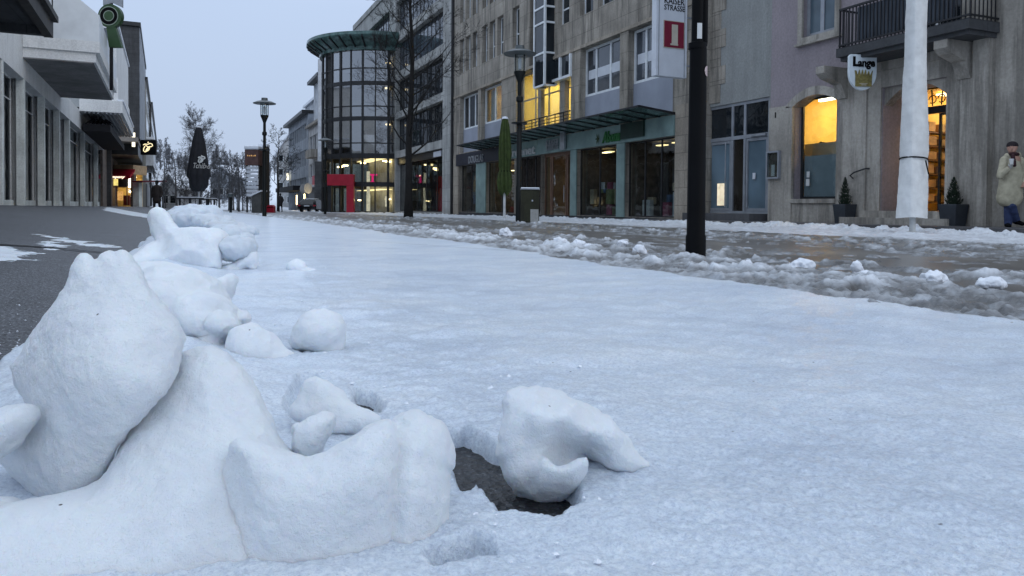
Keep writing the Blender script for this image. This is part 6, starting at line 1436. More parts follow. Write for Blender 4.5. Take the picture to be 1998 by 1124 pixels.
q1, q2 = lp(200, 14, dS), lp(238, -20, dS); m = MB(fr3); m.prism([(q1[0], q1[2]+.1), (c[0]+.1, q1[2]+.22), (q2[0], q1[2]-.0), (q2[0], q2[2]), (q1[0], q2[2])], c[1]+.05, c[1]+.15, 1); m.build('upper_plate', M['grey_frame'], gs); m = MB(fr3); m.box(c[0]-.05, c[0]+.08, c[1]+.06, c[1]+.16, lp(214, 175, dS)[2], q2[2]); m.build('mast', M['black_metal'], gs)
# dark slate house over an arcade, with the coffee shop sign
wD = -2.9; sD0 = LS.s(272, 200, wD); sD1 = LS.s(283.5, 200, wD); zDt = LS.z(273, 55, wD); zDb = LS.z(272, 270, wD); zD0 = zl0
DH = thing('slate_house', 'tall dark slate clad house over an open arcade on the left side', 'building', LS.pt(sD0, zD0, wD))
bxm(LS, 'wall', M['slate'], DH, (sD0, sD1, zDb, zDt-.4, wD, 9)); bxm(LS, 'roof_edge', M['dark_frame'], DH, (sD0-.3, sD1, zDt-.398, zDt, wD-.15, 9))
bxm(LS, 'corner_strip', M['grey_wall'], DH, (sD0+.1, sD1, zDb, zDt-.5, wD-.06, wD-.002))
zs3 = LS.z(272, 280, wD); zs4 = LS.z(266, 311, wD)
bxm(LS, 'soffit', plain('beige_soffit', (.30, .27, .24), .7), DH, (sD0-1.5, sD1, zDb-.45, zDb-.004, wD+.1, 4)); bxm(LS, 'arcade_beam', M['dark_frame'], DH, (sD0+2.0, sD1, zDb-1.6, zDb-.46, wD+.2, 4)); 
bxm(LS, 'back_wall', M['dark_room'], DH, (sB, sD1+6, zD0-.3, zDb-.46, .1, .3)); bxm(LS, 'pillar', M['slate'], DH, (sD0, sD0+.6, zD0-.3, zDb-.45, -.3, .098)); bxm(LS, 'pillar', M['column'], DH, (sD1-.8, sD1-.2, zD0-.3, zDb-1.6, wD+.25, wD+.7))
# hanging coffee-bean sign
d0 = (LS.pt(sD0-.4, 0, wD)-CAM).dot(CW)
q0, q1 = lp(274, 302, d0), lp(303, 273, d0); bs = thing('bean_sign', 'black hanging box sign with a glowing coffee bean outline', 'sign', fr3((q0[0]+q1[0])/2, q0[1], q0[2]))
m = MB(fr3); m.box(q0[0], q1[0], q0[1], q0[1]+.35, q0[2], q1[2]); m.build('sign_box', M['black'], bs, bevel=.02)
cx, cz, sw = (q0[0]+q1[0])/2, (q0[2]+q1[2])/2, (q1[0]-q0[0])
bean = [[(-.30, .16), (-.18, .22), (0, .20), (.16, .27), (.30, .22), (.33, .10), (.20, .03), (.02, .03), (-.10, .10), (-.14, .16)], [(-.18, .08), (-.27, -.08), (-.28, -.24), (-.18, -.32), (-.05, -.25), (.02, -.08), (.04, .04)], [(-.13, -.28), (-.08, -.12), (.04, .0), (.18, .06)], [(.0, .31), (.06, .36)], [(-.03, -.26), (.10, -.14), (.12, -.0)]]
def curve_tube(m, pts, f, r):
    P = [f(*p) for p in pts]; m.tube(P, r, 6)
m = MB(fr3)
for c_ in bean: curve_tube(m, c_, lambda a, z: (cx+a*sw, q0[1]-.02, cz+z*sw), .03*sw)
m.build('bean_outline', emit('glowing_cream', (1, .85, .5), 1.2), bs)
m = MB(fr3); m.box(q0[0]-.45, q0[0], q0[1]+.15, q0[1]+.2, q1[2]-.08, q1[2]-.03); m.build('bracket', M['black_metal'], bs)
q0, q1 = lp(268.8, 288, d0+.4), lp(273.6, 261, d0+.4); ls = thing('light_strip', 'glowing yellow upright light strip beside the bean sign', 'sign', fr3((q0[0]+q1[0])/2, q0[1], q0[2])); m = MB(fr3); m.box(q0[0], q1[0], q0[1]-1.2, q0[1]-1.0, q0[2], q1[2]); m.build('light_tube', M['lit_white'], ls); m = MB(fr3); m.box(q0[0]-.03, q1[0]+.03, q0[1]-.998, q0[1]-.95, q0[2]-.03, q1[2]+.03); m.build('back_plate', M['black'], ls)
# the shop closing the arcade: red awning with white script, front turned to the viewer
dC = d0+9; qa, qb = lp(207, 404, dC), lp(276, 335, dC)
def cz_(y): return lp(240, y, dC)[2]
def ca_(x): return lp(x, 380, dC)[0]
CS = thing('awning_shop', 'warmly lit shop at the end of the arcade under a red awning', 'shop', fr3((qa[0]+qb[0])/2, qa[1], zl0))
m = MB(fr3); m.box(ca_(203), ca_(252), qa[1]+3.0, qa[1]+3.2, zl0-.3, cz_(322)); m.build('back_wall', M['orange_room'], CS)
m = MB(fr3); m.box(ca_(203), ca_(262), qa[1]-.2, qa[1]+3.0, cz_(340), cz_(322)); m.build('upper_wall', M['warm_room'], CS)
m = MB(fr3); m.box(ca_(255), ca_(262), qa[1], qa[1]+.5, zl0-.3, cz_(340)-.002); m.build('pillar', M['dark_room'], CS); m = MB(fr3); m.box(ca_(262), ca_(274), qa[1]-.3, qa[1]+.5, zl0-.3, cz_(352)); m.build('pillar', M['column'], CS)
m = MB(fr3); za, zb_ = cz_(350), cz_(332); aw_ = [(qa[1]-1.4, za), (qa[1]-1.4, za+.38), (qa[1]-.21, zb_+.1), (qa[1]-.21, zb_-.1)]
m.prism([(b, z) for b, z in aw_], ca_(206), ca_(266), 0); m.build('awning', M['red'], CS)
text_mesh('& Company', fr3(ca_(210), qa[1]-1.42, za+.10), FA, FC, .42, .02, M['lit_white'], 'lettering', CS, width=ca_(257)-ca_(210), shear=.3, bold=.02, depth_dir=tuple(-FB))
m = MB(fr3); m.box(ca_(209), ca_(228), qa[1]+.2, qa[1]+.3, cz_(362), cz_(344)); m.build('lit_sign', M['lit_yellow'], CS); m = MB(fr3); m.box(ca_(229), ca_(250), qa[1]+.2, qa[1]+.3, cz_(364), cz_(345)); m.build('dark_panel', M['dark_frame'], CS)
m = MB(fr3); m.box(ca_(251), ca_(254.5), qa[1], qa[1]+.1, cz_(366), cz_(344)); m.build('light_tube', M['lamp_white'], CS); m = MB(fr3); m.box(ca_(247), ca_(254), qa[1]+.9, qa[1]+1.0, cz_(384), cz_(365)); m.build('lit_poster', M['lit_cream'], CS); m = MB(fr3); m.lathe([(0, -.16), (.16, 0), (0, .16)], (ca_(254), qa[1]+.1, cz_(374)), 10); m.build('lamp', M['lamp_warm'], CS)
m = MB(fr3)
for x in (208, 226, 246): m.box(ca_(x), ca_(x+1.6), qa[1]+.1, qa[1]+.2, zl0-.1, cz_(364)-.002)
m.box(ca_(208), ca_(246), qa[1]+.101, qa[1]+.199, cz_(366), cz_(364)); m.build('door_frame', M['brown_wood'], CS)
m = MB(fr3); m.box(ca_(209.5), ca_(222), qa[1]+2.0, qa[1]+2.1, cz_(391), cz_(373)); m.build('lit_window', M['lit_orange'], CS); m = MB(fr3); m.box(ca_(231), ca_(234), qa[1]+2.2, qa[1]+2.3, cz_(376), cz_(368)); m.build('lit_window', M['lit_cream'], CS)
m = MB(fr3); m.box(ca_(232), ca_(243), qa[1]+1.0, qa[1]+1.5, zl0-.1, cz_(381)); m.build('red_counter', plain('dull_red_counter', (.16, .03, .03), .5), CS); m = MB(fr3); m.box(ca_(206), ca_(250), qa[1]+1, qa[1]+2, cz_(345), cz_(344)); m.build('ceiling_lamp_or_fill', M['lamp_soft'], CS)
m = MB(fr3); aw2 = [(qa[1]-1.2, cz_(356)), (qa[1]-1.2, cz_(353)), (qa[1]+5, cz_(349)), (qa[1]+5, cz_(352))]; m.prism(aw2, ca_(267), ca_(287), 0); m.build('side_awning', plain('dark_red_awning', (.12, .012, .02), .7), CS)
# houses farther down on the left
def left_house(name, label, px1, px2, ytop, w, mat, rows=3):
    s0, s1 = LS.s(px1, 300, w), LS.s(px2, 300, w); z0 = zl0-.3; zt = LS.z(px2, ytop, w) if False else LS.z(px1, ytop, w)
    H = thing(name, label, 'building', LS.pt(s0, z0, w)); bxm(LS, 'wall', mat, H, (s0, s1, z0-.5, zt, w, w+9))
    bxm(LS, 'roof_edge', M['dark_frame'], H, (s0-.2, s1, zt+.002, zt+.35, w-.25, w+9)); fh = (zt-z0-3.5)/rows
    for k in range(rows):
        fr = bxm(LS, 'window', M['white_frame'], H, (s0+1, s1-1, z0+3.8+k*fh, z0+3.8+k*fh+fh*.55, w-.04, w-.002)); bxm(LS, 'pane', M['glass_dark'], fr, (s0+1.2, s1-1.2, z0+3.9+k*fh, z0+3.7+k*fh+fh*.55, w-.06, w-.041))
    bxm(LS, 'shop_front', M['dark_frame'], H, (s0+.2, s1-.2, z0, z0+3.0, w-.08, w-.003)); return H, s0, s1, z0, zt
H, s0, s1, z0, zt = left_house('grey_bay_house', 'grey house with a snowy bay past the slate house', 284.5, 293, 158, -3.05, M['concrete'], 4)
bxm(LS, 'bay', M['white_wall'], H, (s0+2, s1-4, z0+5.5, z0+9, -3.9, -3.06)); bxm(LS, 'bay_roof_snow', M['snow_far'], H, (s0+1.9, s1-3.9, z0+9.002, z0+9.3, -4.0, -3.06))
left_house('far_slate_house', 'narrow dark house closing the left row before the trees', 295, 306, 205, -3.3, M['slate'], 4)
# ------------------------------------------------------------------ black parasol with white script, bar tables
dT = 30.0; P = atd(388, 408, dT); z0 = g1(P.x, P.y); P.z = z0
tp = thing('black_parasol', 'closed black parasol with white bean emblem and script', 'parasol', P)
zz = lambda y: atd(388, y, dT).z-z0
m = MB(); m.tube([(P.x, P.y, z0-.1), (P.x, P.y, z0+zz(362))], .045, 10); m.build('pole', M['silver'], tp, auto=40); m = MB(); m.tube([(P.x, P.y, z0+zz(250)), (P.x, P.y, z0+zz(246))], .06, 8); m.build('finial', M['silver'], tp, auto=40)
prof = [(.22, zz(371)), (.32, zz(366)), (.36, zz(357)), (.35, zz(350)), (.43, zz(344)), (.42, zz(338)), (.36, zz(320)), (.24, zz(280)), (.13, zz(255)), (.09, zz(249)), (.02, zz(248))]
furled(P, prof, 7, M['black_fabric'], 'canopy', tp, .12, 5)
def on_cone(o):
    me = o.data; bw = wloc(o)
    for v in me.vertices:
        Pw = Vector(v.co)+bw; rel = Pw-P; a = rel.dot(Vector(FA)); z = Pw.z-z0; r = np.interp(z, [p[1] for p in prof], [p[0] for p in prof])*1.03
        b = -math.sqrt(max(r*r-a*a, .0004))-.012; nP = P+Vector(FA)*a+Vector(FB)*b; v.co = (nP.x-bw.x, nP.y-bw.y, v.co.z)
wh = plain('white_print', (.6, .6, .58), .7)
tx = [fr3(*lp(378, 328, dT-.4)), fr3(*lp(403, 328, dT-.4))]
o = text_mesh('Tchibo', tx[0], FA, FC, .30, .001, wh, 'lettering', tp, width=(tx[1]-tx[0]).length*1.02, shear=.25, bold=.015, depth_dir=tuple(-FB)); on_cone(o)
m = MB(fr3); c0 = lp(393, 311, dT-.4)
for c_ in bean: curve_tube(m, c_, lambda a, z: (c0[0]+a*.42, c0[1], c0[2]+z*.42), .028)
o = m.build('bean_emblem', wh, tp)
m = MB(); m.lathe([(0, zz(249)), (.10, zz(249)), (.06, zz(247.2)), (0, zz(247))], P, 12); m.build('snow_cap', M['snow_far'], tp, auto=40)
for i, (xa, xb, y, dd, lab) in enumerate(((352, 391, 385.5, 29.2, 'bar table with a pale snowy top left of the parasol pole'), (394, 418, 387.5, 31, 'bar table with a pale snowy top right of the parasol pole'))):
    q0, q1 = lp(xa, y, dd), lp(xb, y, dd); c = fr3((q0[0]+q1[0])/2, dd, 0); zg_ = g1(c.x, c.y); t = thing('bar_table', lab, 'table', (c.x, c.y, zg_), 'bar tables under the black parasol')
    m = MB(fr3); m.box(q0[0], q1[0], dd-.35, dd+.35, q0[2]-.05, q0[2]); m.build('table_top', M['black_metal'], t); m = MB(fr3); m.box(q0[0]+.01, q1[0]-.01, dd-.34, dd+.34, q0[2]+.001, q0[2]+.025); m.build('snow_layer', M['snow_far'], t)
    for f in (.12, .42, .62, .9):
        x = q0[0]+(q1[0]-q0[0])*f; m = MB(fr3); m.box(x-.03, x+.03, dd-.28+.4*(f in (.42, .9)), dd-.22+.4*(f in (.42, .9)), zg_-.05, q0[2]-.051); m.build('leg', M['black_metal'], t)
# ------------------------------------------------------------------ trees
def tree(px, d, base_y, htop, label, seed, r0_, levels=4, crown0=.3, ang=(35, 60), nb=(16, 6, 4), lenf=.42, up=.25, mat='bark', cat='tree', name='bare_tree', group=None, P=None, tip=.006, droop=0, leader=True, lw=1.0):
    R_ = random.Random(seed)
    if P is None: P = atd(px, base_y, d); P.z = g1(P.x, P.y)-.05
    H_ = htop
    t = thing(name, label, cat, P, group)
    tr = MB(); cr = MB()
    pts = []; rad = []; n = 12
    dx = dy = 0
    for i in range(n+1):
        f = i/n; dx += R_.uniform(-1, 1)*H_*.006; dy += R_.uniform(-1, 1)*H_*.006
        pts.append(Vector((P.x+dx*f*2, P.y+dy*f*2, P.z+H_*f))); rad.append(max(r0_*(1-f)**.8*(1.25 if i == 0 else 1), tip))
    tr.tube(pts, rad, 9)
    def grow(p, dirv, L_, r, lv):
        k = 5 if lv == 1 else 4; q = [p]; rr = [r]; dv = dirv.copy()
        for i in range(k):
            dv = (dv+Vector((R_.uniform(-.22, .22), R_.uniform(-.22, .22), R_.uniform(-.15, .15)+(up if lv == 1 else up*.5)*.35-droop*.2))).normalized(); q.append(q[-1]+dv*(L_/k)); rr.append(max(r*(1-(i+1)/k*.85), tip*.6))
        cr.tube(q, rr, 5 if lv == 1 else 3, cap=False)
        if lv >= levels: return
        for j in range(nb[lv] if lv < len(nb) else nb[-1]):
            f = R_.uniform(.2, 1); i = min(int(f*k), k-1); pp = q[i].lerp(q[i+1], f*k-i) if f*k-i <= 1 else q[-1]; loc_d = (q[i+1]-q[i]).normalized()
            ax = loc_d.orthogonal().normalized(); ax.rotate(__import__('mathutils').Quaternion(loc_d, R_.uniform(0, 6.283))); nd = loc_d.copy(); nd.rotate(__import__('mathutils').Quaternion(ax, R(R_.uniform(25, 60))))
            grow(pp, nd, L_*R_.uniform(.35, .6)*(1.1-f*.4), max(r*(1-f*.7)*.5, tip), lv+1)
    for j in range(nb[0]):
        f = crown0+(1-crown0)*((j+.5*R_.random())/nb[0])**.9*.97; i = min(int(f*n), n-1); p = pts[i].lerp(pts[i+1], f*n-i)
        az = j*2.399+R_.uniform(-.5, .5); el = R(90-R_.uniform(*ang)); dv = Vector((math.cos(az)*math.cos(el), math.sin(az)*math.cos(el), math.sin(el)))
        grow(p, dv, H_*lenf*(1-(f-crown0)/(1-crown0)*.72)*R_.uniform(.75, 1.1)*lw, max(rad[i]*.34, tip*1.5), 1)
    tr.build('trunk', M[mat], t, smooth=True, recalc=False); cr.build('crown', M[mat], t, smooth=True, recalc=False)
    return t
tree(797, 30, 426, 11.5, 'tall bare street tree standing before the grey concrete store', 5, .165, 4, .22, (45, 75), (32, 7, 5), .34, .35, tip=.006)
tree(391, 72, 404, 9.6, 'bare larch with upswept branches rising behind the black parasol', 8, .14, 3, .12, (55, 75), (50, 10), .40, .38, mat='bark_far', tip=.011)
tree(543, 85, 405, 9.3, 'bare tree with drooping twigs before the snow roofed house', 21, .16, 4, .25, (40, 75), (18, 6, 4), .40, .2, mat='bark', tip=.014)
tree(345, 95, 404, 7.0, 'bushy bare tree left of the larch', 31, .16, 4, .2, (40, 70), (16, 6, 4), .42, .3, mat='bark_far', tip=.014)
tree(318, 80, 404, 6.0, 'low bare tree beside the white gabled house', 33, .12, 4, .2, (40, 70), (16, 6, 4), .42, .3, mat='bark_far', tip=.013)
for i, (px, d, h) in enumerate(((428, 70, 5.2), (447, 78, 5.4), (466, 66, 5.0), (474, 90, 6.0), (412, 88, 5.5), (456, 100, 6.5))):
    tree(px, d, 405, h, ['small street tree just right of the black parasol', 'small street tree behind the low lamp bollard', 'small street tree left of the notice tower', 'small street tree with its crown touching the notice tower', 'small street tree half hidden by the black parasol', 'small street tree deepest in the row left of the tower'][i], 40+i, .10, 4, .28, (35, 70), (14, 6, 4), .40, .3, mat='bark_far', tip=.012, group='small street trees at the far end')
R_ = random.Random(5); shr = []
for k in range(15):
    px = 322+k*14+R_.uniform(-5, 5); d = R_.uniform(84, 118); lab = 'dark leafless bush in the thicket at the far end of the street'
    if k < 3: shr.append(tree(px, d, 404, 3.6+.5*k, lab, 140+k, .07, 4, .08, (20, 60), (18, 7, 5), .5, .4, mat='bark_far', tip=.013, cat='bush', name='bush', group='bushes at the far end of the street'))
    else: t = copy_tree(shr[k % 3]); P = atd(px, 404, d); P.z = g1(P.x, P.y)-.05; t.location = P; t.rotation_euler.z = R_.uniform(0, 6.28); s = R_.uniform(.7, 1.25); t.scale = (s, s, s)
# ------------------------------------------------------------------ hill with houses behind everything
X, Y = np.meshgrid(np.linspace(-190, 190, 120), np.linspace(118, 420, 80), indexing='ij')
X = X.ravel(); Y = Y.ravel(); i = np.arange(120*80).reshape(120, 80); Q = np.stack([i[:-1, :-1], i[1:, :-1], i[1:, 1:], i[:-1, 1:]], -1).reshape(-1, 4)
def hz(X, Y): return gz(X, Y)-.3+sstep(122, 260, Y)*(13+5*fbm(X*.012, Y*.012, o=3, seed=71))+.5*fbm(X*.1, Y*.1, o=3, seed=72)
tag(mesh_obj('hill', np.stack([X, Y, hz(X, Y)], 1), Q, M['snow_far'], smooth=True), kind='structure')
def hill_pt(px, d): P = atd(px, 400, d); P.z = float(hz(P.x, P.y)); return P
R_ = random.Random(77); protos = []
labs = 'bare haze-pale tree on the snowy hill beyond the street end'
M['bark_hill'] = plain('hazy_bark', (.13, .135, .15), .9, var=.3, scale=2)  # pale bark colour stands in for distance haze on the hill
n = 0
for k in range(34):
    px = 300+k*8.1+R_.uniform(-4, 4); d = R_.uniform(165, 265); P = hill_pt(px, d)
    if k < 4:
        t = tree(px, d, 400, 7.2+k*.6, labs, 100+k, .16, 3, .15, (20, 45), (22, 7), .36, .5, mat='bark_hill', tip=.028, group='haze-pale trees on the far hill', P=P); protos.append(t)
    else:
        t = copy_tree(protos[k % 4]); t.location = P; t.rotation_euler.z = R_.uniform(0, 6.28); s = R_.uniform(.6, 1.05); t.scale = (s, s, s)
def gable_house(name, label, px1, px2, d, y_eave, y_ridge, wall, dep=9, z0=None, rows=2, cols=2):
    q0, q1 = lp(px1, 400, d), lp(px2, 400, d); c = fr3((q0[0]+q1[0])/2, d, 0); z0 = (float(hz(c.x, c.y)) if c.y > 118 else g1(c.x, c.y))-.3 if z0 is None else z0; ze, zr = lp(px1, y_eave, d)[2], lp(px1, y_ridge, d)[2]
    H = thing(name, label, 'building', (c.x, c.y, z0)); m = MB(fr3); xm = (q0[0]+q1[0])/2
    m.prism([(q0[0], z0-1), (q1[0], z0-1), (q1[0], ze), (xm, zr), (q0[0], ze)], d, d+dep, 1); m.build('wall', wall, H)
    m = MB(fr3); th = .35
    for a, b in ((q0[0]-.4, xm), (q1[0]+.4, xm)):
        zz0 = ze-(.4*(zr-ze)/(xm-q0[0])); m.prism([(a, zz0+.02), (b, zr+.02), (b, zr+th), (a, zz0+th)], d-.4, d+dep+.4, 1)
    m.build('roof', M['snow_roof'], H)
    for r in range(rows):
        for k in range(cols):
            x = q0[0]+(q1[0]-q0[0])*(k+.5)/cols; z = z0+1.2+r*2.6
            if z+1.3 < ze+ (0.3 if r else 9): m = MB(fr3); m.box(x-.5, x+.5, d-.06, d-.002, z, z+1.3); w_ = m.build('window', M['white_frame'], H); m = MB(fr3); m.box(x-.38, x+.38, d-.08, d-.061, z+.1, z+1.2); m.build('pane', M['glass_dark'], w_)
    return H
gable_house('gabled_house', 'white gabled house with a snowy roof left of the parasol', 316, 345, 112, 362, 342, M['white_wall'], rows=3, cols=2)
gable_house('hill_house', 'house with a broad snowy roof on the slope right of the parasol', 412, 452, 150, 343, 325, M['grey_wall'], rows=1, cols=3)
gable_house('hill_house', 'small snow covered house on the slope nearest the notice tower', 455, 476, 158, 356, 343, M['white_wall'], rows=1, cols=2)
gable_house('snow_roof_house', 'pale house with a steep snowy roof behind the drooping bare tree', 540, 590, 140, 300, 262, M['cream_wall'], rows=4, cols=3)
# notice tower, dark column, hut
dN = 60; q0, q1 = lp(478.5, 284, dN), lp(504, 388, dN); c = fr3((q0[0]+q1[0])/2, dN, 0); zg_ = g1(c.x, c.y)
nt_ = thing('notice_tower', 'tall notice tower with a brown head and stacked white boards', 'sign tower', (c.x, c.y, zg_))
def nz_(y): return lp(490, y, dN)[2]
m = MB(fr3); m.box(q0[0], q1[0], dN, dN+1.0, nz_(322), nz_(292)); m.build('head', plain('red_brown_panel', (.10, .055, .05), .6), nt_); m = MB(fr3); m.box(q0[0]-.05, q1[0]+.05, dN-.1, dN+1.1, nz_(292)+.002, nz_(284)); m.build('snow_cap', M['snow_far'], nt_, bevel=.1)  # brown of the head is paled to suggest distance haze
m = MB(fr3)
for k in range(5): x = q0[0]+.2+k*.15; m.box(x, x+.08, dN-.02, dN-.002, nz_(305), nz_(302.5+(k % 2)))
m.build('lit_letters', M['lit_orange'], nt_)
for k in range(8): y = 325+k*7.5; m = MB(fr3); m.box(q0[0]+.1, q1[0]-.05, dN+.1, dN+.3, nz_(y+5.6), nz_(y)); m.build('board', M['sign_white'], nt_)
m = MB(fr3); m.box(q0[0], q0[0]+.1, dN+.32, dN+.5, zg_-.1, nz_(322)-.002); m.box(q1[0]-.1, q1[0], dN+.32, dN+.5, zg_-.1, nz_(322)-.002); m.build('post', M['dark_frame'], nt_)
dN = 61; q0, q1 = lp(505, 287, dN), lp(520.5, 409, dN); c = fr3((q0[0]+q1[0])/2, dN, 0); t = thing('dark_column', 'dark square column with a snow cap right of the notice tower', 'column', (c.x, c.y, g1(c.x, c.y)))
m = MB(fr3); m.box(q0[0], q1[0], dN, dN+.7, g1(c.x, c.y)-.1, q0[2]); m.build('shaft', plain('dark_brown_cladding', (.03, .026, .022), .7), t); m = MB(fr3); m.box(q0[0]-.03, q1[0]+.03, dN-.03, dN+.73, q0[2]+.002, q0[2]+.28); m.build('snow_cap', M['snow_far'], t, bevel=.08)
dN = 56; q0, q1 = lp(491, 384, dN), lp(509, 410, dN); c = fr3((q0[0]+q1[0])/2, dN, 0); zg_ = g1(c.x, c.y); t = thing('hut', 'small dark hut with a sloping snowy roof at the foot of the tower', 'hut', (c.x, c.y, zg_))
m = MB(fr3); zr_ = lp(509, 374, dN)[2]; m.prism([(q0[0], zg_-.1), (q1[0], zg_-.1), (q1[0], zr_), (q0[0], q0[2])], dN, dN+1.2, 1); m.build('wall', plain('grey_boards', (.08, .082, .08), .7), t); m = MB(fr3); m.prism([(q0[0]-.1, q0[2]+.0), (q1[0]+.05, zr_+.02), (q1[0]+.05, zr_+.12), (q0[0]-.1, q0[2]+.1)], dN-.1, dN+1.3, 1); m.build('roof', M['snow_far'], t)
dN = 58; q0, q1 = lp(520, 411, dN), lp(534, 400, dN); c = fr3((q0[0]+q1[0])/2, dN, 0); t = thing('red_bin', 'small rounded red bin beside the lone street lamp', 'bin', (c.x, c.y, g1(c.x, c.y))); m = MB(fr3); zg_ = g1(c.x, c.y); zt = q1[2]
m.prism([(q0[0], zg_), (q1[0], zg_), (q1[0], zt-.12), (q1[0]-.12, zt), (q0[0]+.12, zt), (q0[0], zt-.12)], dN, dN+.5, 1); m.build('body', M['red'], t); m = MB(fr3); m.box(q0[0]+.03, q1[0]-.03, dN-.01, dN-.001, zt-.22, zt-.16); m.build('slot', M['black'], t)
for i, (px, y, dd) in enumerate(((450, 377, 52), (598, 402, 58))):
    c = atd(px, 405, dd); zg_ = g1(c.x, c.y); zt = atd(px, y, dd).z
    if i: continue
    t = thing('lamp_bollard', 'low lamp bollard with a pale cap in front of the small trees', 'bollard', (c.x, c.y, zg_)); m = MB(); m.lathe([(.09, -.1), (.09, (zt-zg_)*.8), (.0, (zt-zg_)*.8+.001)], (c.x, c.y, zg_), 10); m.build('post', M['lamp_metal'], t); m = MB(); m.lathe([(.0, (zt-zg_)*.8), (.18, (zt-zg_)*.82), (.2, (zt-zg_)*.97), (.0, zt-zg_)], (c.x, c.y, zg_), 12); m.build('cap', M['lamp_top'], t)
# parked car with snow on its roof, seen from behind
dK = 72; q0, q1 = lp(581, 412, dK), lp(617, 389, dK); zg_ = g1(*fr3(q0[0], dK, 0)[:2]); a0, a1 = q0[0], q1[0]; hh = q1[2]-zg_; c = fr3((a0+a1)/2, dK, zg_)
cr_ = thing('parked_car', 'dark car seen from behind with snow on its roof', 'car', c)
def car_prof(f0, f1): return None
m = MB(fr3); pr = [(dK, zg_+.30), (dK-.05, zg_+.55), (dK, zg_+hh*.56), (dK+.35, zg_+hh*.95), (dK+.7, zg_+hh), (dK+2.4, zg_+hh*.98), (dK+3.2, zg_+hh*.62), (dK+4.3, zg_+hh*.52), (dK+4.45, zg_+.5), (dK+4.4, zg_+.28)]
n_ = len(pr); vs = []
for a, ins in ((a0, 0), (a0+.12, 0), (a1-.12, 0), (a1, 0)):
    for b, z in pr:
        k = max(0, (z-zg_-hh*.56)/(hh*.44)); sh = .2*k*(1 if a < (a0+a1)/2 else -1); edge_ = a in (a0, a1); vs.append((a+sh, b+(.08 if b < dK+2 else -.08)*edge_, z-(.05*k if edge_ else 0)))
fs = []
for j in range(3):
    for i in range(n_): p, q = j*n_+i, j*n_+(i+1) % n_; fs.append((p, q, q+n_, p+n_))
fs += [tuple(range(n_)), tuple(range(3*n_, 4*n_))]
m.add(vs, fs); m.build('body', plain('dark_car_paint', (.012, .013, .016), .2, .3), cr_, auto=35)
m = MB(fr3); m.add([(a0+.30, dK+.01, zg_+hh*.60), (a1-.30, dK+.01, zg_+hh*.60), (a1-.36, dK+.27, zg_+hh*.9), (a0+.36, dK+.27, zg_+hh*.9)], [(0,1,2,3)]); m.build('rear_window', M['glass_dark'], cr_)
m = MB(fr3); m.box(a0+.32, a1-.32, dK+.55, dK+2.4, zg_+hh*.985, zg_+hh*1.06); m.build('roof_snow', M['snow_far'], cr_, bevel=.05)
for x in (a0+.03, a1-.27): m = MB(fr3); m.box(x, x+.24, dK-.075, dK+.05, zg_+hh*.46, zg_+hh*.56); m.build('tail_lamp', M['red'], cr_)
m = MB(fr3); m.box((a0+a1)/2-.26, (a0+a1)/2+.26, dK-.075, dK-.03, zg_+.55, zg_+.67); m.build('number_plate', M['sign_white'], cr_)
for x in (a0+.02, a1-.24):
    for b in (dK+.85, dK+3.5): m = MB(fr3); m.prism([(b+.33*math.cos(t), zg_+.31+.33*math.sin(t)) for t in np.linspace(0, 6.283, 18, endpoint=False)], x, x+.22, 0); w_ = m.build('wheel', M['black'], cr_)
# ------------------------------------------------------------------ people
skin = plain('skin', (.42, .24, .18), .55, var=.1, bmp=0)
def quat_limb(s, pts, radii, k=.02):
    for i in range(len(pts)-1): s.u(s.cap(pts[i], pts[i+1], radii[i], radii[i+1]), k)
Pp = onx(1967, 433, 15.55); zp = pav(Pp.y)-.01; dP = (Vector((Pp.x, Pp.y, zp))-CAM).dot(CW)
pm = thing('person', 'person in a beige coat and dark beanie leaning by the stone wall with a cup', 'person', (Pp.x, Pp.y, zp))
o3 = loc3((Pp.x, Pp.y, zp)); U = 1.0
def q(px, h, b=0.0): return np.array([o3[0]+(px-1967)*dP/F_PX, o3[1]+b, o3[2]+h*1.05])
# body (head, neck, hands' arms, legs) as one surface
s = SDF(q(1925, -.03, -.5), q(2012, 1.76, .4), .0085)
head = q(1970, 1.575, -.03)
s.u(s.ell(head, (.075, .095, .105), yaw=.5), .01); s.u(s.ell(head+np.array([-.012, -.02, -.065]), (.055, .065, .055)), .03)
fd = np.array([-.62, -.78, .0])   # facing left and towards the viewer
rt = np.array([.78, -.62, 0])
s.u(s.ell(head+fd*.095+np.array([0, 0, -.02]), (.02, .024, .028)), .012); s.u(s.ell(head+fd*.085+np.array([0, 0, -.058]), (.026, .016, .009)), .008); s.u(s.ell(head+fd*.085+np.array([0, 0, .018]), (.05, .02, .009)), .01)
for sg in (-1, 1):
    s.sub(s.ell(head+fd*.092+rt*sg*.032+np.array([0, 0, .004]), (.02, .02, .013)), .006); s.u(s.ell(head+rt*sg*.078+np.array([0, 0, -.01]), (.014, .02, .03)), .006)
s.u(s.cap(q(1971, 1.36), head-np.array([0, 0, .06]), .055), .02)
quat_limb(s, [q(1972, 1.32), q(1970, 1.05), q(1968, .86)], [.15, .15, .15], .05)
hipL, hipR = q(1960, .88, -.02), q(1976, .88, .04)
kS, aS = q(1968, .47, .02), q(1972, .08, .08)
quat_limb(s, [hipR, kS, aS], [.085, .06, .045], .03)
kB, aB = q(1966, .45, -.10), q(1986, .15, .06)
quat_limb(s, [hipL, kB, aB], [.09, .065, .048], .03)
sL, eL, hL = q(1953, 1.30, -.03), q(1943, 1.02, -.12), q(1952, 1.18, -.26)
sR, eR, hR = q(1990, 1.30, .02), q(1997, 1.02, .02), q(1986, .88, -.14)
quat_limb(s, [sL, eL, hL], [.058, .048, .034], .02); quat_limb(s, [sR, eR, hR], [.058, .048, .034], .02)
s.mesh('body', skin, pm, amp=.0)
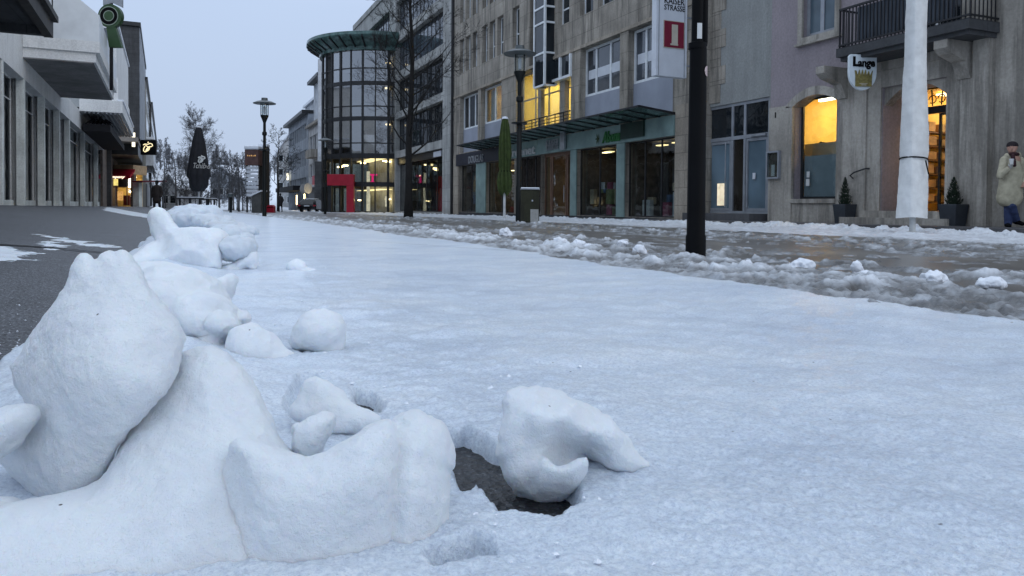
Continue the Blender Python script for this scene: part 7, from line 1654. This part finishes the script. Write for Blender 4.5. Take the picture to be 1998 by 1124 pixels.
# coat
s = SDF(q(1918, .40, -.5), q(2020, 1.5, .45), .0095)
quat_limb(s, [q(1971, 1.32), q(1970, 1.05, -.02), q(1968, .60, -.01)], [.15, .195, .235], .06)
s.F = np.maximum(s.F, -(s.c-(o3[2]+.46+.02*np.sin(s.a*9))))
s.F = smax(s.F, np.broadcast_to(np.abs(s.b-o3[1]+.0)-.2, s.F.shape), .06)
quat_limb(s, [q(1955, 1.33, -.02), eL+np.array([0, 0, 0]), eL*.25+hL*.75], [.076, .072, .058], .02); quat_limb(s, [q(1989, 1.33, .02), eR, eR*.2+hR*.8], [.076, .07, .058], .02)
s.u(s.cap(q(1960, 1.415, -.04), q(1984, 1.43, .02), .06, .065), .03)
s.sub(s.cap(q(1971, 1.36, -.02), q(1970, 1.62, -.05), .062), .01)
s.sub(s.cap(q(1964, 1.40, -.27), q(1962, .5, -.31), .012), .012)
coat = s.mesh('coat', plain('beige_wool', (.42, .385, .28), .85, var=.25, scale=7, bmp=.4), pm, amp=.009, freq=6, amp2=.005, freq2=16)
s = SDF(q(1945, .04, -.4), q(2006, 1.0, .4), .0085)
quat_limb(s, [hipR, kS, aS], [.105, .078, .07], .03); quat_limb(s, [hipL, kB, aB], [.11, .082, .072], .03); s.u(s.ell(q(1968, .9), (.15, .12, .12)), .04)
s.mesh('jeans', plain('blue_denim', (.045, .065, .15), .8, var=.3, scale=9), pm, amp=.012, freq=9)
for (a_, nm) in ((aS, 1), (aB, 2)):
    s = SDF(a_-np.array([.28, .32, .14]), a_+np.array([.2, .2, .2]), .008); t_ = np.array([-.06, -.13, -.05]) if nm == 1 else np.array([.05, -.12, -.075])
    s.u(s.cap(a_+np.array([0, .03, -.02]), a_+t_, .052, .042), .02); s.u(s.cap(a_+np.array([0, 0, .04]), a_-np.array([0, 0, .03]), .058), .02)
    s.mesh('shoe', M['black'], pm)
s = SDF(head-np.array([.2, .2, .12]), head+np.array([.2, .2, .22]), .007); s.u(s.ell(head+np.array([.008, .012, .045]), (.092, .108, .088), yaw=.5), .01); s.F = smax(s.F, np.broadcast_to(-(s.c-(head[2]+.028)+.25*0), s.F.shape), .01); s.u(s.ell(head+np.array([.006, .008, .035]), (.098, .114, .022), yaw=.5), .008)
s.mesh('beanie', plain('dark_knit', (.018, .013, .016), .9, var=.4, scale=30, bmp=.6, bscale=120), pm)
s = SDF(q(1950, 1.18, -.3), q(1995, 1.55, .25), .008)
for k in range(10):
    a0, a1 = k*.63, (k+1)*.63; s.u(s.cap(q(1970, 1.435)+np.array([.095*math.cos(a0), .10*math.sin(a0)-.02, -.012*math.sin(a0)]), q(1970, 1.435)+np.array([.095*math.cos(a1), .10*math.sin(a1)-.02, -.012*math.sin(a1)]), .034), .015)
s.u(s.cap(q(1963, 1.40, -.16), q(1961, 1.22, -.25), .04, .035), .02); s.mesh('scarf', plain('dark_red_scarf', (.035, .013, .016), .9, var=.4, scale=14), pm, amp=.006, freq=20)
# hands
def hand(nm, wrist, fwd, side, curl=.7, mat=skin):
    fwd = fwd/np.linalg.norm(fwd); side = side-fwd*(side@fwd); side /= np.linalg.norm(side); nrm = np.cross(fwd, side)
    s = SDF(wrist-.16, wrist+.17, .0045)
    s.u(s.cap(wrist, wrist+fwd*.03, .026), .01); s.u(s.cap(wrist+fwd*.04-side*.022, wrist+fwd*.08-side*.026, .018), .015); s.u(s.cap(wrist+fwd*.04+side*.020, wrist+fwd*.08+side*.026, .018), .015); s.u(s.cap(wrist+fwd*.03, wrist+fwd*.08, .021), .015)
    for i, (o_, L_) in enumerate(((-.031, .062), (-.0105, .074), (.0105, .07), (.031, .056))):
        p = wrist+fwd*.088+side*o_; dv = fwd.copy()
        for j in range(3):
            an = curl*(.55+.45*j); dv = fwd*math.cos(an*(j+1)*.62)+nrm*math.sin(an*(j+1)*.62); p2 = p+dv*L_*(.45, .32, .25)[j]; s.u(s.cap(p, p2, .0092-.0008*j, .0086-.0009*j), .003); p = p2
    p = wrist+fwd*.03-side*.03; p2 = p-side*.028+fwd*.028+nrm*.014; p3 = p2+fwd*.026+nrm*.02+side*.004; s.u(s.cap(p, p2, .0125, .0105), .008); s.u(s.cap(p2, p3, .0105, .0085), .004)
    return s.mesh(nm, mat, pm)
glove = plain('pale_glove', (.42, .42, .40), .8, var=.2, scale=20)
hand('hand', hL+np.array([0, 0, -.02]), np.array([.05, -.45, .7]), np.array([.8, .4, .1]), .8, glove)
hand('hand', hR, np.array([-.35, -.5, -.7]), np.array([.7, -.6, 0]), .5)
cupP = hL+np.array([-.012, -.06, .05]); cw = fr3(*cupP)
ct = thing('paper_cup', 'white paper cup held up by the person in the beige coat', 'cup', cw)
m = MB(); m.lathe([(0, 0), (.030, 0), (.041, .10), (0, .101)], cw, 20); m.build('cup_body', plain('white_paper_cup', (.62, .62, .6), .6, var=.05), ct, auto=35); m = MB(); m.lathe([(.043, .098), (.043, .108), (.036, .114), (0, .115)], cw, 20); m.build('lid', M['sign_white'], ct, auto=35)
# small distant figures
def figure(px, d, h, label, coat_c, seed):
    P = atd(px, 405, d); P.z = g1(P.x, P.y) if P.x > -2 else g1(P.x, P.y); t = thing('person', label, 'person', P); o = loc3(P)
    def v(a, b, c): return o+np.array([a, b, c])*h/1.75
    s = SDF(v(-.4, -.35, -.05), v(.4, .35, 1.85), .016)
    quat_limb(s, [v(-.09, 0, .88), v(-.11, -.06, .48), v(-.11, -.02, .06)], [.09, .065, .05]); quat_limb(s, [v(.09, 0, .88), v(.10, .10, .48), v(.10, .2, .08)], [.09, .065, .05])
    for x in (-.11, .10): s.u(s.cap(v(x, .03 if x < 0 else .22, .05), v(x, -.13 if x < 0 else .06, .04), .045), .02)
    quat_limb(s, [v(0, 0, .9), v(0, 0, 1.38)], [.13, .14]); s.u(s.cap(v(0, 0, 1.4), v(0, -.01, 1.55), .05), .03); s.u(s.ell(v(0, -.01, 1.64), (.075, .095, .115)), .01); s.u(s.ell(v(0, -.11, 1.63), (.014, .02, .02)), .01)
    for sg in (-1, 1): quat_limb(s, [v(.19*sg, 0, 1.40), v(.25*sg, .03, 1.12), v(.22*sg, -.08, .86)], [.055, .045, .035])
    s.mesh('body', M['black_fabric'], t)
    s = SDF(v(-.45, -.4, .55), v(.45, .4, 1.6), .016); quat_limb(s, [v(0, 0, 1.38), v(0, 0, 1.0), v(0, 0, .74)], [.17, .175, .20], .05)
    for sg in (-1, 1): quat_limb(s, [v(.17*sg, 0, 1.40), v(.25*sg, .03, 1.12), v(.225*sg, -.05, .93)], [.08, .072, .062], .03)
    s.mesh('coat', plain('walking_coat', coat_c, .85, var=.3), t, amp=.01, freq=6)
    s = SDF(v(-.2, -.2, 1.55), v(.2, .2, 1.85), .014); s.u(s.ell(v(0, .015, 1.69), (.09, .105, .09)), .01); s.mesh('hair', M['black'], t)
figure(547, 70, 1.75, 'far pedestrian in dark clothes below the drooping tree', (.02, .02, .024), 1)
figure(306, 38, 1.7, 'dark clad passer by at the left house corner behind the snow pile', (.02, .015, .014), 2)
